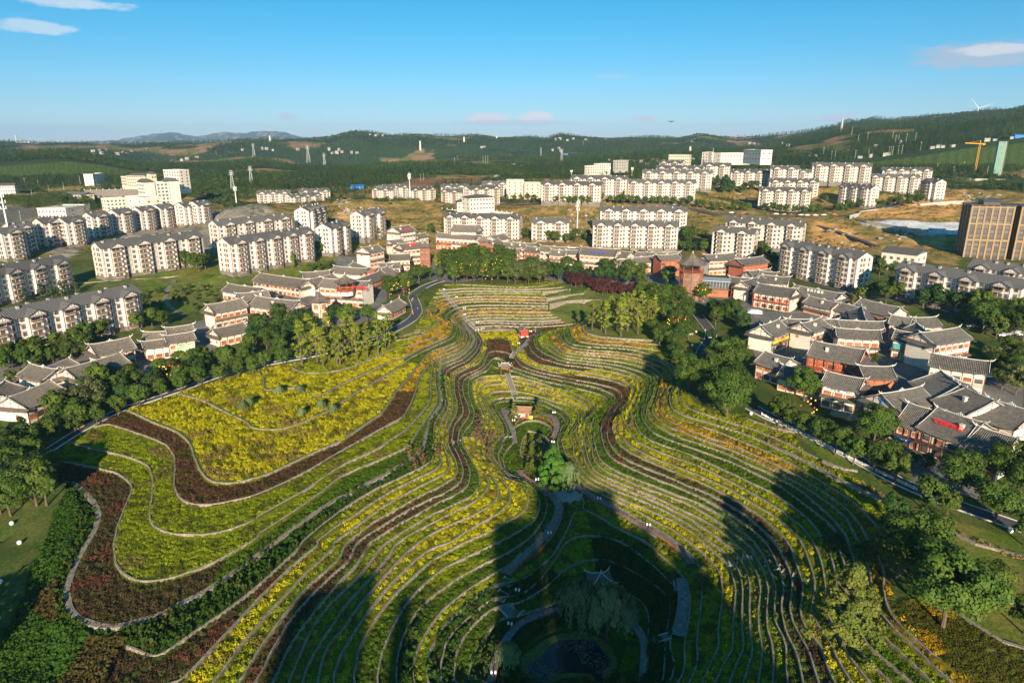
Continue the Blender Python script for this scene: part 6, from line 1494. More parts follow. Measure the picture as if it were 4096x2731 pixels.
t = pb('tower_house','small beige clock tower next to the hip roofed school','S1',1345,560,1385,562,46,20,6,'cream',3,1,'hip')
pb('community_hall','community hall with wide hipped roof and tall columns left of the centre','S2',1965,785,2190,775,29,12,18,'white',3,8,'hip',cat='hall')
pb('community_hall','lower hipped pavilion wing attached left of the community hall','S2',1850,820,1950,818,24,7,12,'white',2,3,'hip',cat='hall')
pb('apartment_building','plain cream block with blank walls left of the hill street, left one','S3',-50,625,110,625,38,16,14,'cream',4,3)
pb('apartment_building','plain cream block with glass flank left of the hill street, right one','S3',115,650,262,650,36,16,14,'cream',4,3)
pb('school_building','long beige three storey building on the hilltop right of centre','S3',1440,390,1625,392,60,13,14,'cream',3,10)
pb('stair_tower','slim grey green tower building on the hilltop with stacked windows','S3',1805,370,1850,365,66,22,8,'concrete',6,2)
pb('factory_hall','long white flat hall on the hilltop at the right','S3',1920,378,2195,375,64,11,18,'white',2,10)
pb('factory_hall','white works building behind the long white hall on the hilltop','S3',2130,345,2290,350,70,12,14,'white',2,6)
pb('house','three storey white balcony house in the hillside hamlet, left','S3',720,495,800,492,48,10,10,'white',3,4)
pb('house','white balcony house in the hillside hamlet with stair turret','S3',800,475,905,472,50,12,10,'white',4,5)
pb('house','half finished white concrete house in the hillside hamlet','S3',985,445,1070,442,54,12,10,'concrete',3,4)
pb('assembly_hall','white hall with upswept dark roof between the right apartment blocks','T4',1048,125,1370,160,15,12,18,'white',2,5,'gable',cat='hall')
M['tan'] = mat('tan_render',(.33,.22,.12),.8,(.26,.17,.10),.3);M['dkbrown'] = mat('brown_glass_wall',(.055,.045,.045),.4)
def brown_tower(lab,c,x,y,z,n,ang,wd=26):
 a = W(c,x,y,z);H = n*3.0;t = empty('tall_block',a,ang);tag(t,lab,'apartment tower','brown towers at the right edge')
 w = MB();w.box(0,0,-4,wd,16,H);w.box(wd*.3,3,H,wd*.7,13,H+4);w.build('wall',M['dkbrown'],t)
 f = MB()
 for x_ in np.linspace(0,wd,7):f.box(x_-.55,-.5,-4,x_+.55,-.002,H+1)
 for y_ in np.linspace(0,16,4):f.box(-.5,y_-.5+.02,-4,-.002,y_+.5+.02,H+1);f.box(wd+.002,y_-.5+.02,-4,wd+.5,y_+.5+.02,H+1)
 for z_ in(H*.33,H*.66,H):f.box(-.55,-.55,z_-.5,wd+.55,-.501,z_+.5)
 f.build('pilasters',M['tan'],t)
 r_ = MB();r_.box(-1.2,-1.2,H+1,wd+1.2,17.2,H+1.5);r_.box(wd*.25,1,H+4,wd*.75,15,H+4.5);r_.build('roof_slab',M['dkbrown'],t)
 wm_ = window_mesh(2.2,1.7,'tan')
 for i in range(6):
  for j in range(n):link('window',wm_,t,(wd*(i+.5)/6,0,j*3+.8))
 for j in range(n):
  for y_ in(3,8,13):link('window',wm_,t,(0,y_,j*3+.8),R(-90))
 return t
brown_tower('brown apartment tower with tan pilasters behind the five storey block at the right','S4',1795,1540,6,11,R(-14),25)
brown_tower('second brown apartment tower cut by the right edge of the picture','S4',2245,1560,6,11,R(-14),25)
a,ang,L = two_pt('B',1760,330,1990,345,6.5);a.z = 1.6
t = empty('glass_pavilion',a,ang);tag(t,'glass walled pavilion with flat grey roof beside the octagonal tower','pavilion')
b = MB();b.box(0,0,-3,L,9,4.2);b.build('wall',M['brick'],t);g = MB();g.box(.2,.2,4.2,L-.2,8.8,8);g.build('glazing',M['glass'],t)
f = MB()
for x in np.linspace(.1,L-.1,9):f.box(x-.08,.05,4.2,x+.08,.198,8)
f.build('glazing_bars',M['steel'],t);r_ = MB();r_.box(-.8,-.8,8,L+.8,9.8,8.35);r_.build('roof',M['steel'],t)
e_ = MB();e_.box(-.8,-1.2,3.9,L+.8,-.002,4.15);e_.build('eave_band',M['tile'],t)
for i in range(5):link('door',lattice(2.3,2.4,'orange'),t,(L*(i+.5)/5,0,.2))
# ---------------------- trees
M['lf_round'] = leafy('leaves_camphor',(.036,.075,.011),(.095,.135,.02),.8)
M['lf_olive'] = leafy('leaves_olive',(.075,.10,.03),(.135,.15,.05),.8)
M['lf_lime'] = leafy('leaves_ginkgo',(.15,.22,.02),(.30,.32,.035),.8,.35)
M['lf_dark'] = leafy('leaves_dark',(.022,.055,.014),(.05,.09,.02),.8)
M['lf_plum'] = leafy('leaves_plum',(.055,.022,.02),(.10,.035,.03),.8)
M['lf_willow'] = leafy('leaves_willow',(.11,.165,.065),(.18,.23,.10),.8)
M['lf_bright'] = leafy('leaves_bright',(.045,.125,.012),(.09,.19,.02),.8)
M['lf_brown'] = leafy('twigs_brown',(.20,.10,.055),(.13,.075,.05),.8)
M['lf_pine'] = leafy('leaves_cedar',(.065,.10,.016),(.14,.155,.028),.8)
M['lf_cone'] = leafy('leaves_conifer',(.02,.06,.022),(.045,.09,.03),.8)
M['lf_gold'] = leafy('leaves_gold',(.30,.24,.05),(.16,.17,.03),.8)
def crown_mesh(kind,seed,H=8.0,n=1500,lf=1.0):
 """leaf sized faces gathered in clumps; base of the tree at z=0"""
 g = np.random.default_rng(seed);C_l =[];
 def lobes(m,rx,rz,cz,lr,flat=1.0):
  for i in range(m):
   v = g.normal(0,1,3);v/=np.linalg.norm(v);q = g.uniform(.45,.95)
   C_l.append((v[0]*rx*q,v[1]*rx*q,cz+v[2]*rz*q,lr*g.uniform(.7,1.25)))
 leaf = .3
 if kind=='round':lobes(34,.33*H,.34*H,.60*H,.12*H);leaf = .040*H
 elif kind=='broad':lobes(46,.46*H,.33*H,.60*H,.12*H);leaf = .030*H
 elif kind=='column':
  for i in range(26):z = g.uniform(.2,.97);r = .13*H*(1-abs(z-.45)*1.1);a = g.uniform(0,6.28);C_l.append((math.cos(a)*r*.8,math.sin(a)*r*.8,z*H,.065*H))
  leaf = .034*H
 elif kind=='ginkgo':
  for i in range(46):
   z = g.uniform(.22,.98);r = .26*H*(1-z)**.75+.02*H;a = g.uniform(0,6.28);q = g.uniform(.3,1);C_l.append((math.cos(a)*r*q,math.sin(a)*r*q,z*H+.03*H*q,.045*H))
  leaf = .017*H
 elif kind=='cone':
  for i in range(40):z = g.uniform(.12,.97);r = .27*H*(1-z);a = g.uniform(0,6.28);C_l.append((math.cos(a)*r,math.sin(a)*r,z*H,.06*H))
  leaf = .032*H
 elif kind=='cedar':
  for i in range(70):z = g.uniform(.1,.97)**1.1;r = .40*H*(1-z)**.8*g.uniform(.6,1.12);a = g.uniform(0,6.28);C_l.append((math.cos(a)*r,math.sin(a)*r,z*H,.062*H))
  leaf = .024*H
 elif kind=='ball':lobes(14,.30*H,.32*H,.5*H,.2*H);leaf = .07*H
 elif kind=='spray':
  for i in range(30):z = g.uniform(.15,.95);r = .36*H*z;a = g.uniform(0,6.28);q = g.uniform(.4,1);C_l.append((math.cos(a)*r*q,math.sin(a)*r*q,z*H,.05*H))
  leaf = .030*H
 V =[];Fc =[];C_l = np.array(C_l);cz = C_l[:,2].mean();drop = kind=='willow'
 if kind=='willow':pass
 m = len(C_l);per = max(4,n//m)
 for(x,y,z,r)in C_l:
  for j in range(per):
   v = g.normal(0,1,3);v/=np.linalg.norm(v)
   if v[2]<-.5:v[2]*=-1
   p = np.array((x,y,z))+v*r*g.uniform(.55,1.1)*np.array((1,1,.85))
   out = np.array((p[0],p[1],(p[2]-cz)*.8));out/=(np.linalg.norm(out)+1e-6)
   nrm = v*.7+out*.5+np.array((0,0,.25))+g.normal(0,.35,3);nrm/=np.linalg.norm(nrm)
   t = np.cross(nrm,g.normal(0,1,3));t/=np.linalg.norm(t);b = np.cross(nrm,t);s = lf*leaf*g.uniform(.6,1.25)
   k = len(V);V +=[tuple(p+t*s),tuple(p+b*s*.7),tuple(p-t*s),tuple(p-b*s*.7)];Fc.append((k,k+1,k+2,k+3))
 return V,Fc
def willow_mesh(seed,H,n=3740):
 g = np.random.default_rng(seed);V =[];Fc =[]
 for i in range(170):
  a = g.uniform(0,6.28);q = g.uniform(.15,1);r = .44*H*q;top = H*(.98-.28*q*q);lenn = H*g.uniform(.18,.5)*(.5+q*.5)
  for j in range(n//170):
   z = top-lenn*j/(n//170);rr_ = r*(1+.10*j/(n//170));p = np.array((math.cos(a)*rr_,math.sin(a)*rr_,z))+g.normal(0,.035*H*.5,3)
   nrm = np.array((math.cos(a),math.sin(a),.5))+g.normal(0,.4,3);nrm/=np.linalg.norm(nrm);t = np.cross(nrm,(0,0,1));t/=np.linalg.norm(t);b = np.cross(nrm,t);s = .024*H*g.uniform(.7,1.3)
   k = len(V);V +=[tuple(p+t*s*.6),tuple(p+b*s*1.5),tuple(p-t*s*.6),tuple(p-b*s*1.5)];Fc.append((k,k+1,k+2,k+3))
 return V,Fc
def trunk_mb(H,seed,kind):
 r_ = random.Random(seed);mb = MB();top ={'round':.5,'broad':.55,'column':.8,'ginkgo':.93,'cone':.9,'cedar':.85,'ball':.3,'spray':.3,'willow':.6}[kind]*H
 k = .022*H;mb.tube([(0,0,-.4),(0,0,.1*H),(r_.uniform(-.02,.02)*H,r_.uniform(-.02,.02)*H,top*.6),(r_.uniform(-.03,.03)*H,0,top)],[k*1.3,k,k*.75,k*.3],7)
 for i in range(5 if kind not in('ginkgo','column')else 9):
  a = r_.uniform(0,6.28);z0 =(.25+.5*r_.random())*top;ln =(.22 if kind not in('ginkgo','column')else .15)*H;mb.tube([(0,0,z0),(math.cos(a)*ln*.5,math.sin(a)*ln*.5,z0+ln*.45),(math.cos(a)*ln,math.sin(a)*ln,z0+ln*.9)],[k*.5,k*.35,k*.12],5)
 return mb
TP ={}
KM ={'round':'lf_round','broad':'lf_round','olive':'lf_olive','column':'lf_lime','ginkgo':'lf_lime','cone':'lf_cone','cedar':'lf_pine','ball':'lf_round','plum':'lf_plum','willow':'lf_willow','bright':'lf_bright','brown':'lf_brown','dark':'lf_dark','spray':'lf_gold','darkball':'lf_dark'}
SHAPE ={'olive':'broad','plum':'broad','bright':'cedar','brown':'spray','dark':'round','darkball':'ball'}
NN ={'round':1900,'broad':2600,'ginkgo':1500,'column':900,'cone':900,'cedar':4200,'ball':450,'spray':700,'willow':2200}
def tree_proto(kind,var):
 if(kind,var)in TP:return TP[(kind,var)]
 sh = SHAPE.get(kind,kind);H = 8.0;sd = 100+var*7+sum(map(ord,kind))
 V,Fc = willow_mesh(sd,H)if sh=='willow' else crown_mesh(sh,sd,H,NN.get(kind,NN[sh])if var<9 else 8500,.68 if var==9 else 1)
 me = bpy.data.meshes.new('crown');me.from_pydata(V,[],Fc);me.materials.append(M[KM[kind]])
 TP[(kind,var)] =(me,trunk_mb(H,sd,sh).mesh('trunk',M['trunk']));return TP[(kind,var)]
TCOUNT = 0
TREE_XY =[]
def tree(kind,p,H,lab,grp=None,big=False,name=None,wide=1.0):
 global TCOUNT
 v = 9 if big else TCOUNT%3;TCOUNT += 1;H = H*(1.12 if p.y>150 else 1.0)
 cr,tk = tree_proto(kind,v);s = H/8.0*rnd.uniform(.95,1.05)
 nm = name or{'plum':'plum_tree','ginkgo':'ginkgo_tree','willow':'willow_tree','cone':'conifer','cedar':'conifer','ball':'clipped_shrub','darkball':'clipped_shrub','brown':'bare_shrub','column':'poplar_tree','spray':'flowering_tree'}.get(kind,'tree')
 t = empty(nm,p,rnd.uniform(0,6.28),(s*wide,s*wide,s));tag(t,lab,'shrub' if kind in('ball','darkball','brown')else 'tree',grp)
 link('crown',cr,t);link('trunk',tk,t);TREE_XY.append((p.x,p.y));return t
def T(kind,c,x,y,H,lab,grp=None,big=False,**k):return tree(kind,on_ground(c,x,y),H,lab,grp,big,**k)
def sx(p):
 f_ = p.y*cp-(p.z-CAMZ)*sp_;return p.x/f_
def relabel(ts,lab):
 ts = sorted(ts,key=lambda t:sx(t.location));lb = ' '.join(lab.split()[:12]).rstrip(',')
 for i,t in enumerate(ts):
  k = len(ts)-1-i
  if i<20 and i<=k:t['label'] = '%s from left, %s'%(ORD[i+1],lb)
  elif k<20:t['label'] = '%s from right, %s'%(ORD[k+1],lb)
def row(kind,c,pts,H,lab,grp,n=None,jit=.12):
 if n:
  P = np.array(pts,float);d = np.r_[0,np.cumsum(np.hypot(*np.diff(P,axis=0).T))];tt = np.linspace(0,d[-1],n);pts =[(np.interp(t,d,P[:,0]),np.interp(t,d,P[:,1]))for t in tt]
 relabel([tree(kind,on_ground(c,x,y),H*rnd.uniform(1-jit,1+jit),lab,grp,name='street_tree' if kind in('round','dark')else None)for x,y in pts],lab)
def grove(kinds,c,poly,n,H,lab,grp,mind=3.2,jit=.2):
 """n trees standing on the ground inside an outlined place"""
 P =[on_ground(c,x,y)for x,y in poly];ts =[];xs_ =[p.x for p in P];ys_ =[p.y for p in P];got =[];tries = 0
 while len(got)<n and tries<n*60:
  tries += 1;x,y = rnd.uniform(min(xs_),max(xs_)),rnd.uniform(min(ys_),max(ys_))
  if not bool(poly_mask(np.array([x]),np.array([y]),P)[0]):continue
  if any((x-a)**2+(y-b)**2<mind*mind for a,b in got)or any((x-a)**2+(y-b)**2<5 for a,b in TREE_XY[-400:]):continue
  got.append((x,y));kd = rnd.choice(kinds);ts.append(tree(kd,Vector((x,y,gz(x,y))),H*rnd.uniform(1-jit,1+jit),lab,grp,name='garden_tree' if GARDEN[0]and kd in('round','dark','olive','broad')else None))
 if 3<len(ts)<=40:relabel(ts,lab);return
 ts.sort(key=lambda t:sx(t.location));lb = ' '.join(lab.split()[:13]).rstrip(',')
 if len(ts)>3:ts[0]['label'] = 'leftmost '+lb;ts[-1]['label'] = 'rightmost '+lb;m_ = ts[1:-1];min(m_,key=lambda t:t.location.y)['label'] = 'nearest '+lb;max(m_,key=lambda t:t.location.y)['label'] = 'farthest '+lb
GARDEN =[False]
row('round','T1',[(2330,1145),(2195,1170),(2020,1225),(1830,1255),(1670,1315),(1490,1370),(1290,1435),(1090,1525)],8.0,'round green tree in the row along the left road beside the yellow terrace','row of trees on the left road')
row('round','F',[(540,142),(420,190),(300,240),(180,300)],8.5,'round green tree in the row at the lower end of the left road','lower left road trees')
grove(['round','round','dark'],'T1',[(900,1230),(1300,1180),(1700,1080),(2300,960),(2352,1020),(1900,1200),(1400,1330),(1000,1450),(700,1480)],24,8.5,'round tree massed between the left village houses and the road','trees between left village and road',4.5)
grove(['round','round','olive'],'T1',[(500,1560),(560,1460),(900,1420),(960,1560),(700,1680),(400,1700)],8,9,'broad tree massed below the corner house at the left','trees below the corner house',5)
row('round','A',[(80,1100),(250,1075)],8,'round street tree at the upper end of the left road row','row of trees on the left road')
grove(['dark','round'],'A',[(0,930),(0,700),(260,690),(560,730),(640,800),(480,880),(300,960),(150,1000)],20,9,'dark round tree massed in front of the timber gabled house, behind the ginkgo trees','dark trees behind the ginkgos',4)
KN =[]
for i,(x,y)in enumerate([(425,1060),(565,1040),(620,1075),(675,1015),(745,1045),(775,1065),(830,1000),(930,1020),(1025,990),(1125,960),(1190,920),(1230,885),(500,985),(890,960)]):
 KN.append(T('ginkgo','A',x,y,14 if i%3 else 16,'x','ginkgo trees on the left lawn'))
relabel(KN,'slender yellow green ginkgo on the left lawn of the terraces');KN =[]
T('round','A',1022,662,9,'round green tree in a square planter in front of the rooftop pavilion house')
T('dark','A',690,690,10,'dark tree between the white hexagonal tower and the ginkgo trees')
T('round','A',860,700,10,'green tree in front of the white three storey house with rooftop pavilion')
T('round','A',810,690,9.5,'broad green tree left of the one before the three storey house','')
T('broad','A',1230,440,12,'large round tree above the ticket house, left one of the pair',None,True)
T('broad','A',1360,420,12,'large round tree above the ticket house, right one of the pair',None,True)
T('broad','A',1500,300,11,'large tree at the upper bend of the curved road')
T('round','A',1600,260,7,'small round tree beside the entrance square paving')
T('round','A',1690,265,7,'small round tree by the top of the stone stair')
T('ball','A',1175,510,2.4,'clipped dark green ball shrub beside the ticket house')
row('ball','A',[(1485,440),(1510,415),(1530,395),(1545,380)],2.4,'clipped ball shrub in the short row on the bend of the left road','ball shrubs at the road bend')
T('olive','A',1635,605,5.5,'small silvery round tree standing alone at the head of the left terraces')
T('ball','A',1085,690,3,'bright green small bush beside the ticket house forecourt')
for x,y in[(215,190),(400,180),(420,395),(600,320),(705,365),(-60,300),(-120,340)]:T('willow','C',x,y,3.4,'feathery green grass tussock rising from the yellow bed on the left','tussocks on the yellow bed',name='ornamental_grass')
T('broad','F',205,585,13,'large light green tree at the left edge above the hedge bank',None,True)
T('broad','F',60,640,12,'large tree cut by the left edge beside the dark lawn',None,True)
T('round','F',300,420,8,'round tree between the large light green tree and the road')
grove(['round','dark'],'F',[(-60,330),(140,260),(240,330),(160,470),(-60,500)],9,9,'dark tree in the clump at the bottom left of the village','bottom left trees',4.5)
for i,(x,y)in enumerate([(1410,760),(1500,770),(1540,830),(1465,880),(1670,760)]):T('brown','C',x,y,4.2,'reddish brown leafless shrub on the left terraces below the side stairs','brown shrubs left')
for i,(x,y)in enumerate([(2030,470),(2050,540),(2080,620),(2120,680),(2140,760),(2170,600),(2030,590)]):T('brown','C',x,y,4.6,'reddish brown leafless shrub in the middle of the terraces above the dark pond hollow','brown shrubs middle')
T('pine' if False else 'cedar','K1',1425,1225,6.2,'yellow green bushy tree left of the thatched little house')
T('cedar','K1',1745,1195,6.2,'yellow green bushy tree right of the thatched little house')
T('bright','K3',335,965,13,'vivid green tree next to the stone bridge',None,True)
T('willow','K3',540,940,8,'half bare weeping willow with straw coloured twigs beside the stone bridge')
row('cedar','K3',[(70,430),(80,520),(60,610),(90,700),(30,760)],3.6,'low bushy shrub inside the shaded hollow','hollow shrubs')
T('willow','G',1640,1050,12.5,'grey green willow below the white ridged pavilion, left one',None,False)
T('willow','G',1830,1125,13.5,'grey green willow below the white ridged pavilion, right one')
T('willow','G',1145,1325,6.5,'weeping light green bush on the left bank of the pond')
T('ball','G',1130,1400,2.6,'round clipped bush at the left bank of the pond, nearest the bottom edge')
T('cedar','H',130,780,6.2,'golden green bush by the stairs right of the pond')
T('cedar','H',1110,1170,17,'big cone shaped yellow green conifer in the lower right terraces',None,True,wide=1.1)
T('dark','H',1010,560,7,'dark tree half hidden behind the big conifer')
T('dark','H',1230,640,8,'dark tree right behind the big conifer')
T('broad','H',1600,740,17,'large green tree right of the conifer, upper one',None,True)
T('broad','H',1480,700,14,'large green tree right of the conifer, left one with its trunk showing',None,True)
T('dark','H',1450,330,8,'dark shaded tree above the large green trees at the lower right')
T('broad','H',1790,1050,18,'largest green tree at the lower right, in front of the white railing',None,True)
T('broad','H',2040,1000,13.5,'green tree with bare leaning trunk at the lower right, beside the white railing',None,True)
T('round','H',2352,1090,9,'green tree cut by the right edge near the bottom')
T('round','H',2352,480,9,'green tree cut by the right edge above the white railing')
for i,(x,y,h)in enumerate([(1450,1130,9.5),(1640,1190,8),(1760,1010,11.5),(2080,1240,11),(2230,960,12),(2352,1060,11)]):
 T('broad' if h>9.6 else 'round','E',x,y,h,'broad green tree in the clump before the teahouse gable, '+['leftmost with ragged top','small low one','tallest one','rightmost low one','one right of the white gable','one at the right edge'][i],None,h>11)
row('round','E',[(95,345),(180,390),(320,458),(480,548),(615,618),(780,708),(970,778),(1160,875)],8.6,'round tree in the row on the lawn edge beside the right road','right road trees')
T('broad','E',962,545,12,'tall dense tree in front of the teahouse with straw umbrellas beside it',None,True)
T('round','E',1100,760,8.5,'round tree nearest the straw umbrellas by the right road')
T('broad','E',330,120,11,'tall tree with lanterns in front of the grilled food shop',None,True)
T('ball','E',1330,700,4,'small bush in front of the teahouse balcony')
T('round','E',1450,770,5,'small tree at the teahouse door')
for i,(x,y)in enumerate([(735,735),(858,770),(998,792),(1155,772),(950,735),(1060,742),(820,735),(1300,690),(905,700),(1010,690),(1110,700),(1190,650),(1250,720)]):
 KN.append(T('ginkgo','B',x,y,15 if i in(2,5,9,10)else 13,'x','ginkgo trees on the knoll'))
relabel(KN,'tall pointed ginkgo tree on the round lawn of the right knoll')
T('round','B',1305,780,7.5,'round tree at the right rim of the round lawn')
T('broad','B',1500,810,11.5,'tree hung with yellow and red lanterns beside the coloured garden balls',None,True)
T('round','B',1620,820,9,'slim propped tree right of the lantern tree')
T('broad','K2',1575,885,13,'tall tree with pale forked trunk at the edge of the right terraces',None,True)
T('broad','K2',1730,930,12,'broad dark tree behind the tall forked one',None,True)
T('broad','K2',2060,1240,15,'great rounded tree below the right road',None,True)
T('round','K2',1900,1100,10,'round tree left of the great rounded tree')
grove(['round','broad','dark'],'K2',[(1220,200),(1500,250),(1500,420),(1450,600),(1350,480),(1200,330)],12,7.5,'tree in the dense dark belt between the right terraces and the round lawn','dark belt trees',3.4)
grove(['round','broad'],'K2',[(1850,560),(2195,500),(2195,1100),(2100,1150),(1850,800)],13,9.5,'round tree in the shaded grove beside the right road','shaded grove trees',4)
grove(['dark','darkball'],'K2',[(1850,260),(2195,300),(2195,500),(1900,400)],7,5,'dark clipped shrub by the yellow banner house','dark shrubs by the banner house',3)
grove(['broad','round'],'B',[(1150,420),(1550,450),(1660,620),(1500,760),(1350,640),(1150,540)],22,9.5,'green tree in the grove below the octagonal tower','grove below the octagonal tower',3.6)
T('round','B',1430,350,13,'tall green tree just left of the octagonal tower')
T('broad','B',1740,480,10,'tree with yellow lanterns below the glass pavilion',None,True)
T('broad','B',2010,690,12,'wide tree between the two right roads',None,True)
grove(['round','dark'],'B',[(1800,560),(2150,640),(2130,760),(1850,720)],8,8,'tree in the clump around the wide tree between the right roads','clump between right roads',3.5)
grove(['olive','olive','broad'],'B',[(0,320),(0,200),(330,200),(420,280),(300,300),(100,345)],20,9.5,'grey green olive tree at the head of the amphitheatre','olive trees at the amphitheatre head',4)
row('dark','B',[(430,285),(540,280),(620,280),(710,275),(800,295),(890,290),(960,300)],9,'round dark green tree in the neat row behind the plum trees','round trees behind the plums')
row('round','B',[(400,240),(500,235),(600,230),(1050,330),(1100,290),(1180,330),(1190,240),(1060,240),(950,210),(860,210)],10,'green tree between the plum trees and the blue lettered house','trees before the blue lettered house')
grove(['plum'],'B',[(500,330),(640,360),(850,420),(1150,450),(1120,400),(800,340),(520,300)],26,6.5,'dark purple leaved plum tree in the belt above the stone retaining walls','purple plum trees',2.6,.12)
grove(['broad','round','round'],'A',[(1740,290),(1760,150),(2000,80),(2352,120),(2352,260),(2352,300),(2180,318),(2000,322),(1760,320)],44,11,'green tree in the park at the left head of the amphitheatre','park trees left of the amphitheatre',4)
row('column','A',[(1660,170),(1690,150)],9,'light green poplar at the entrance square','poplars at the square')
grove(['broad','round','dark'],'F',[(-150,420),(200,480),(330,560),(250,640),(100,620),(-150,640)],9,11,'dark tree at the left edge beyond the shrub bank','left edge trees',5)
for i in range(8):
 x,y =(-165+i*9+rnd.uniform(-3,3),80+rnd.uniform(-6,5)-max(0,i-6)*2.5);tree('broad',Vector((x,y,gz(x,y))),rnd.uniform(15,19),'tall tree standing just below the lower edge of the picture','trees just outside the lower edge')
GARDEN[0] = True
grove(['round','round','olive','spray'],'T1',[(0,1010),(350,960),(680,900),(830,900),(800,1000),(500,1050),(0,1130)],20,7.5,'garden tree between the lower left apartment block and the village','garden trees lower left',4)
row('cone','T1',[(380,440),(480,440),(570,430),(620,420),(700,400),(240,480)],8,'dark conifer at the foot of the upper left apartment block','conifers left')
row('round','T1',[(700,890),(800,850),(900,820),(950,800),(1270,740),(1400,700),(1340,650),(1460,600),(1500,700)],8.5,'tree at the right end of the lower left apartment block','trees at the lower left block end')
row('round','T1',[(1700,170),(1760,170),(1830,200),(1890,180)],11,'tall tree beside the garden shelter between two apartment blocks','trees by the garden shelter')
row('round','S1',[(1050,1470),(1170,1450),(1290,1480),(1375,1470),(1440,1440),(1540,1420)],6.5,'small tree at the foot of the block above the blue shelter','small trees at the block foot')
row('column','S1',[(2120,1450),(2340,1420)],10,'yellow green young tree in front of the long left centre block','young yellow green trees')
row('column','S2',[(160,1420),(340,1430),(480,1350),(680,1260),(700,1280),(830,1250),(940,1140),(1010,1150)],10,'yellow green young tree in front of the left centre blocks','young yellow green trees')
row('round','S2',[(570,1320),(590,1250),(750,1270),(1120,1150),(1195,1100)],10,'green tree between the left centre blocks','trees between left centre blocks')
grove(['ball','round'],'S2',[(450,1440),(640,1380),(740,1390),(720,1450),(480,1480)],10,3.5,'low rounded hedge bush on the bank above the village','hedge bank bushes',2.5)
grove(['olive','round'],'T1',[(100,1180),(260,1000),(600,970),(800,960),(760,1000),(500,1030),(200,1250),(0,1300)],9,5.5,'bush at the back of the left village houses','bushes behind left village',3.5)
T('spray','T1',740,960,6,'golden flowering tree behind the house with the high carved ridge')
row('round','S2',[(1610,1110),(1730,1090),(1790,1060),(1900,1040),(2030,1050),(2100,1090),(2220,1100),(2300,1110),(2340,1140)],9,'tree behind the main theatre roofs','trees behind the theatre')
row('round','S3',[(20,1150),(120,1165),(240,1180),(340,1190),(400,1200),(500,1200),(580,1190),(690,1180),(760,1210),(820,1215)],9,'green tree in the belt between the back street houses and the white mast','tree belt by the mast')
row('round','S3',[(900,1220),(1010,1230),(1100,1235),(1190,1240),(1260,1235),(1420,1200)],8.5,'round tree at the foot of the long block right of the mast','trees at the long block foot')
grove(['round','dark'],'S3',[(1530,1200),(1650,1100),(1830,1180),(1860,1260),(1700,1280),(1550,1280)],13,8.5,'tree in the gap between the long block and the block with the red quilt','trees in the gap',4)
row('round','S3',[(1760,1290),(1840,1260),(1910,1280),(2060,1310),(2140,1320),(2200,1330),(2290,1300),(2340,1350)],9,'tree at the foot of the block with the red quilt','trees at the red quilt block')
row('dark','T4',[(20,230),(60,260),(130,290),(-20,180),(-60,140)],8,'dark tree at the shaded end of the oblique block','dark trees at the oblique block')
row('round','T4',[(310,370),(470,390),(620,410),(680,430),(770,470),(850,430),(430,340)],7.5,'street tree in front of the oblique five gabled block','trees at the oblique block')
row('round','T4',[(930,540),(1040,560),(1140,540),(1180,580),(1080,600),(1020,350),(1150,370)],9.5,'tree between the oblique block and the five storey block','trees between right blocks')
row('dark','T4',[(1420,660),(1540,670),(1700,680),(1760,700),(2030,700)],11,'dark tree in front of the five storey block at the right','dark trees at the five storey block')
grove(['broad','round','dark'],'T4',[(1800,820),(2000,720),(2352,700),(2500,900),(2352,950),(2000,930)],16,12,'large tree in the shaded car park garden at the right edge','car park garden trees',6)
grove(['spray','round'],'T4',[(740,600),(880,560),(860,640),(760,640)],4,6,'reddish flowering tree behind the right street houses','reddish trees',3)
grove(['broad','olive','round'],'T4',[(1980,1150),(2200,1060),(2450,1150),(2450,1500),(2150,1450),(2020,1300)],14,9,'tree in the grove at the right edge behind the plaza houses','grove at the right edge',4)
T('ball','T4',975,1150,4.2,'round bush growing in the courtyard lane')
grove(['ball','darkball','olive'],'T1',[(1560,420),(1700,330),(1950,330),(2020,470),(1800,560),(1600,540)],26,2.8,'low bush on the grassy slope between the lawn path and the village','bushes on the grassy slope',2.5)
grove(['darkball'],'T1',[(1300,420),(1480,330),(1530,420),(1480,560),(1340,600)],12,3,'dark bush in the shaded hollow left of the lawn path','bushes in the shaded hollow',3)
row('round','S3',[(20,815),(80,820),(140,820),(200,830),(300,838),(355,840),(405,842),(470,845),(525,845),(580,850),(640,850),(710,850),(770,835),(820,820),(900,830),(960,840),(1015,840),(1085,835),(1150,840),(1220,845),(1285,845),(1355,850),(1415,850),(1480,850),(1565,850),(1630,850),(1700,875),(1760,880),(1825,890),(1890,905),(1960,905),(2040,900),(2110,905),(2170,905),(2320,905)],8.5,'round street tree along the road at the foot of the hill estate','street trees below the hill estate')
row('round','S4',[(40,1140),(95,1160),(160,1165),(240,1165),(325,1175),(400,1170),(465,1150),(530,1060),(620,1150),(690,1140),(730,1120),(760,1140),(840,1110),(910,1100),(975,1100),(1050,1110),(1120,1080)],9,'round street tree at the right end of the hill estate road','street trees right hill')
grove(['round','dark'],'S3',[(1700,720),(1850,620),(2000,640),(2020,700),(2250,690),(2260,760),(1900,740)],18,10,'tree in the shaded garden in the middle of the hill estate','hill estate garden trees',6)
grove(['round','dark'],'S4',[(1090,1040),(1400,1020),(1430,1060),(1300,1110),(1100,1110)],10,8,'tree between the slanting blocks of the hill estate','trees by the slanting blocks',5)
grove(['dark','round'],'S3',[(820,760),(960,680),(1050,700),(1050,830),(900,820)],10,9,'tree between the two roadside blocks of the hill estate','trees between roadside blocks',5)
grove(['dark','broad'],'S1',[(560,860),(560,800),(300,880),(250,780),(700,800),(960,880),(900,900)],12,10,'tree by the flyover at the far left','trees by the flyover',7)
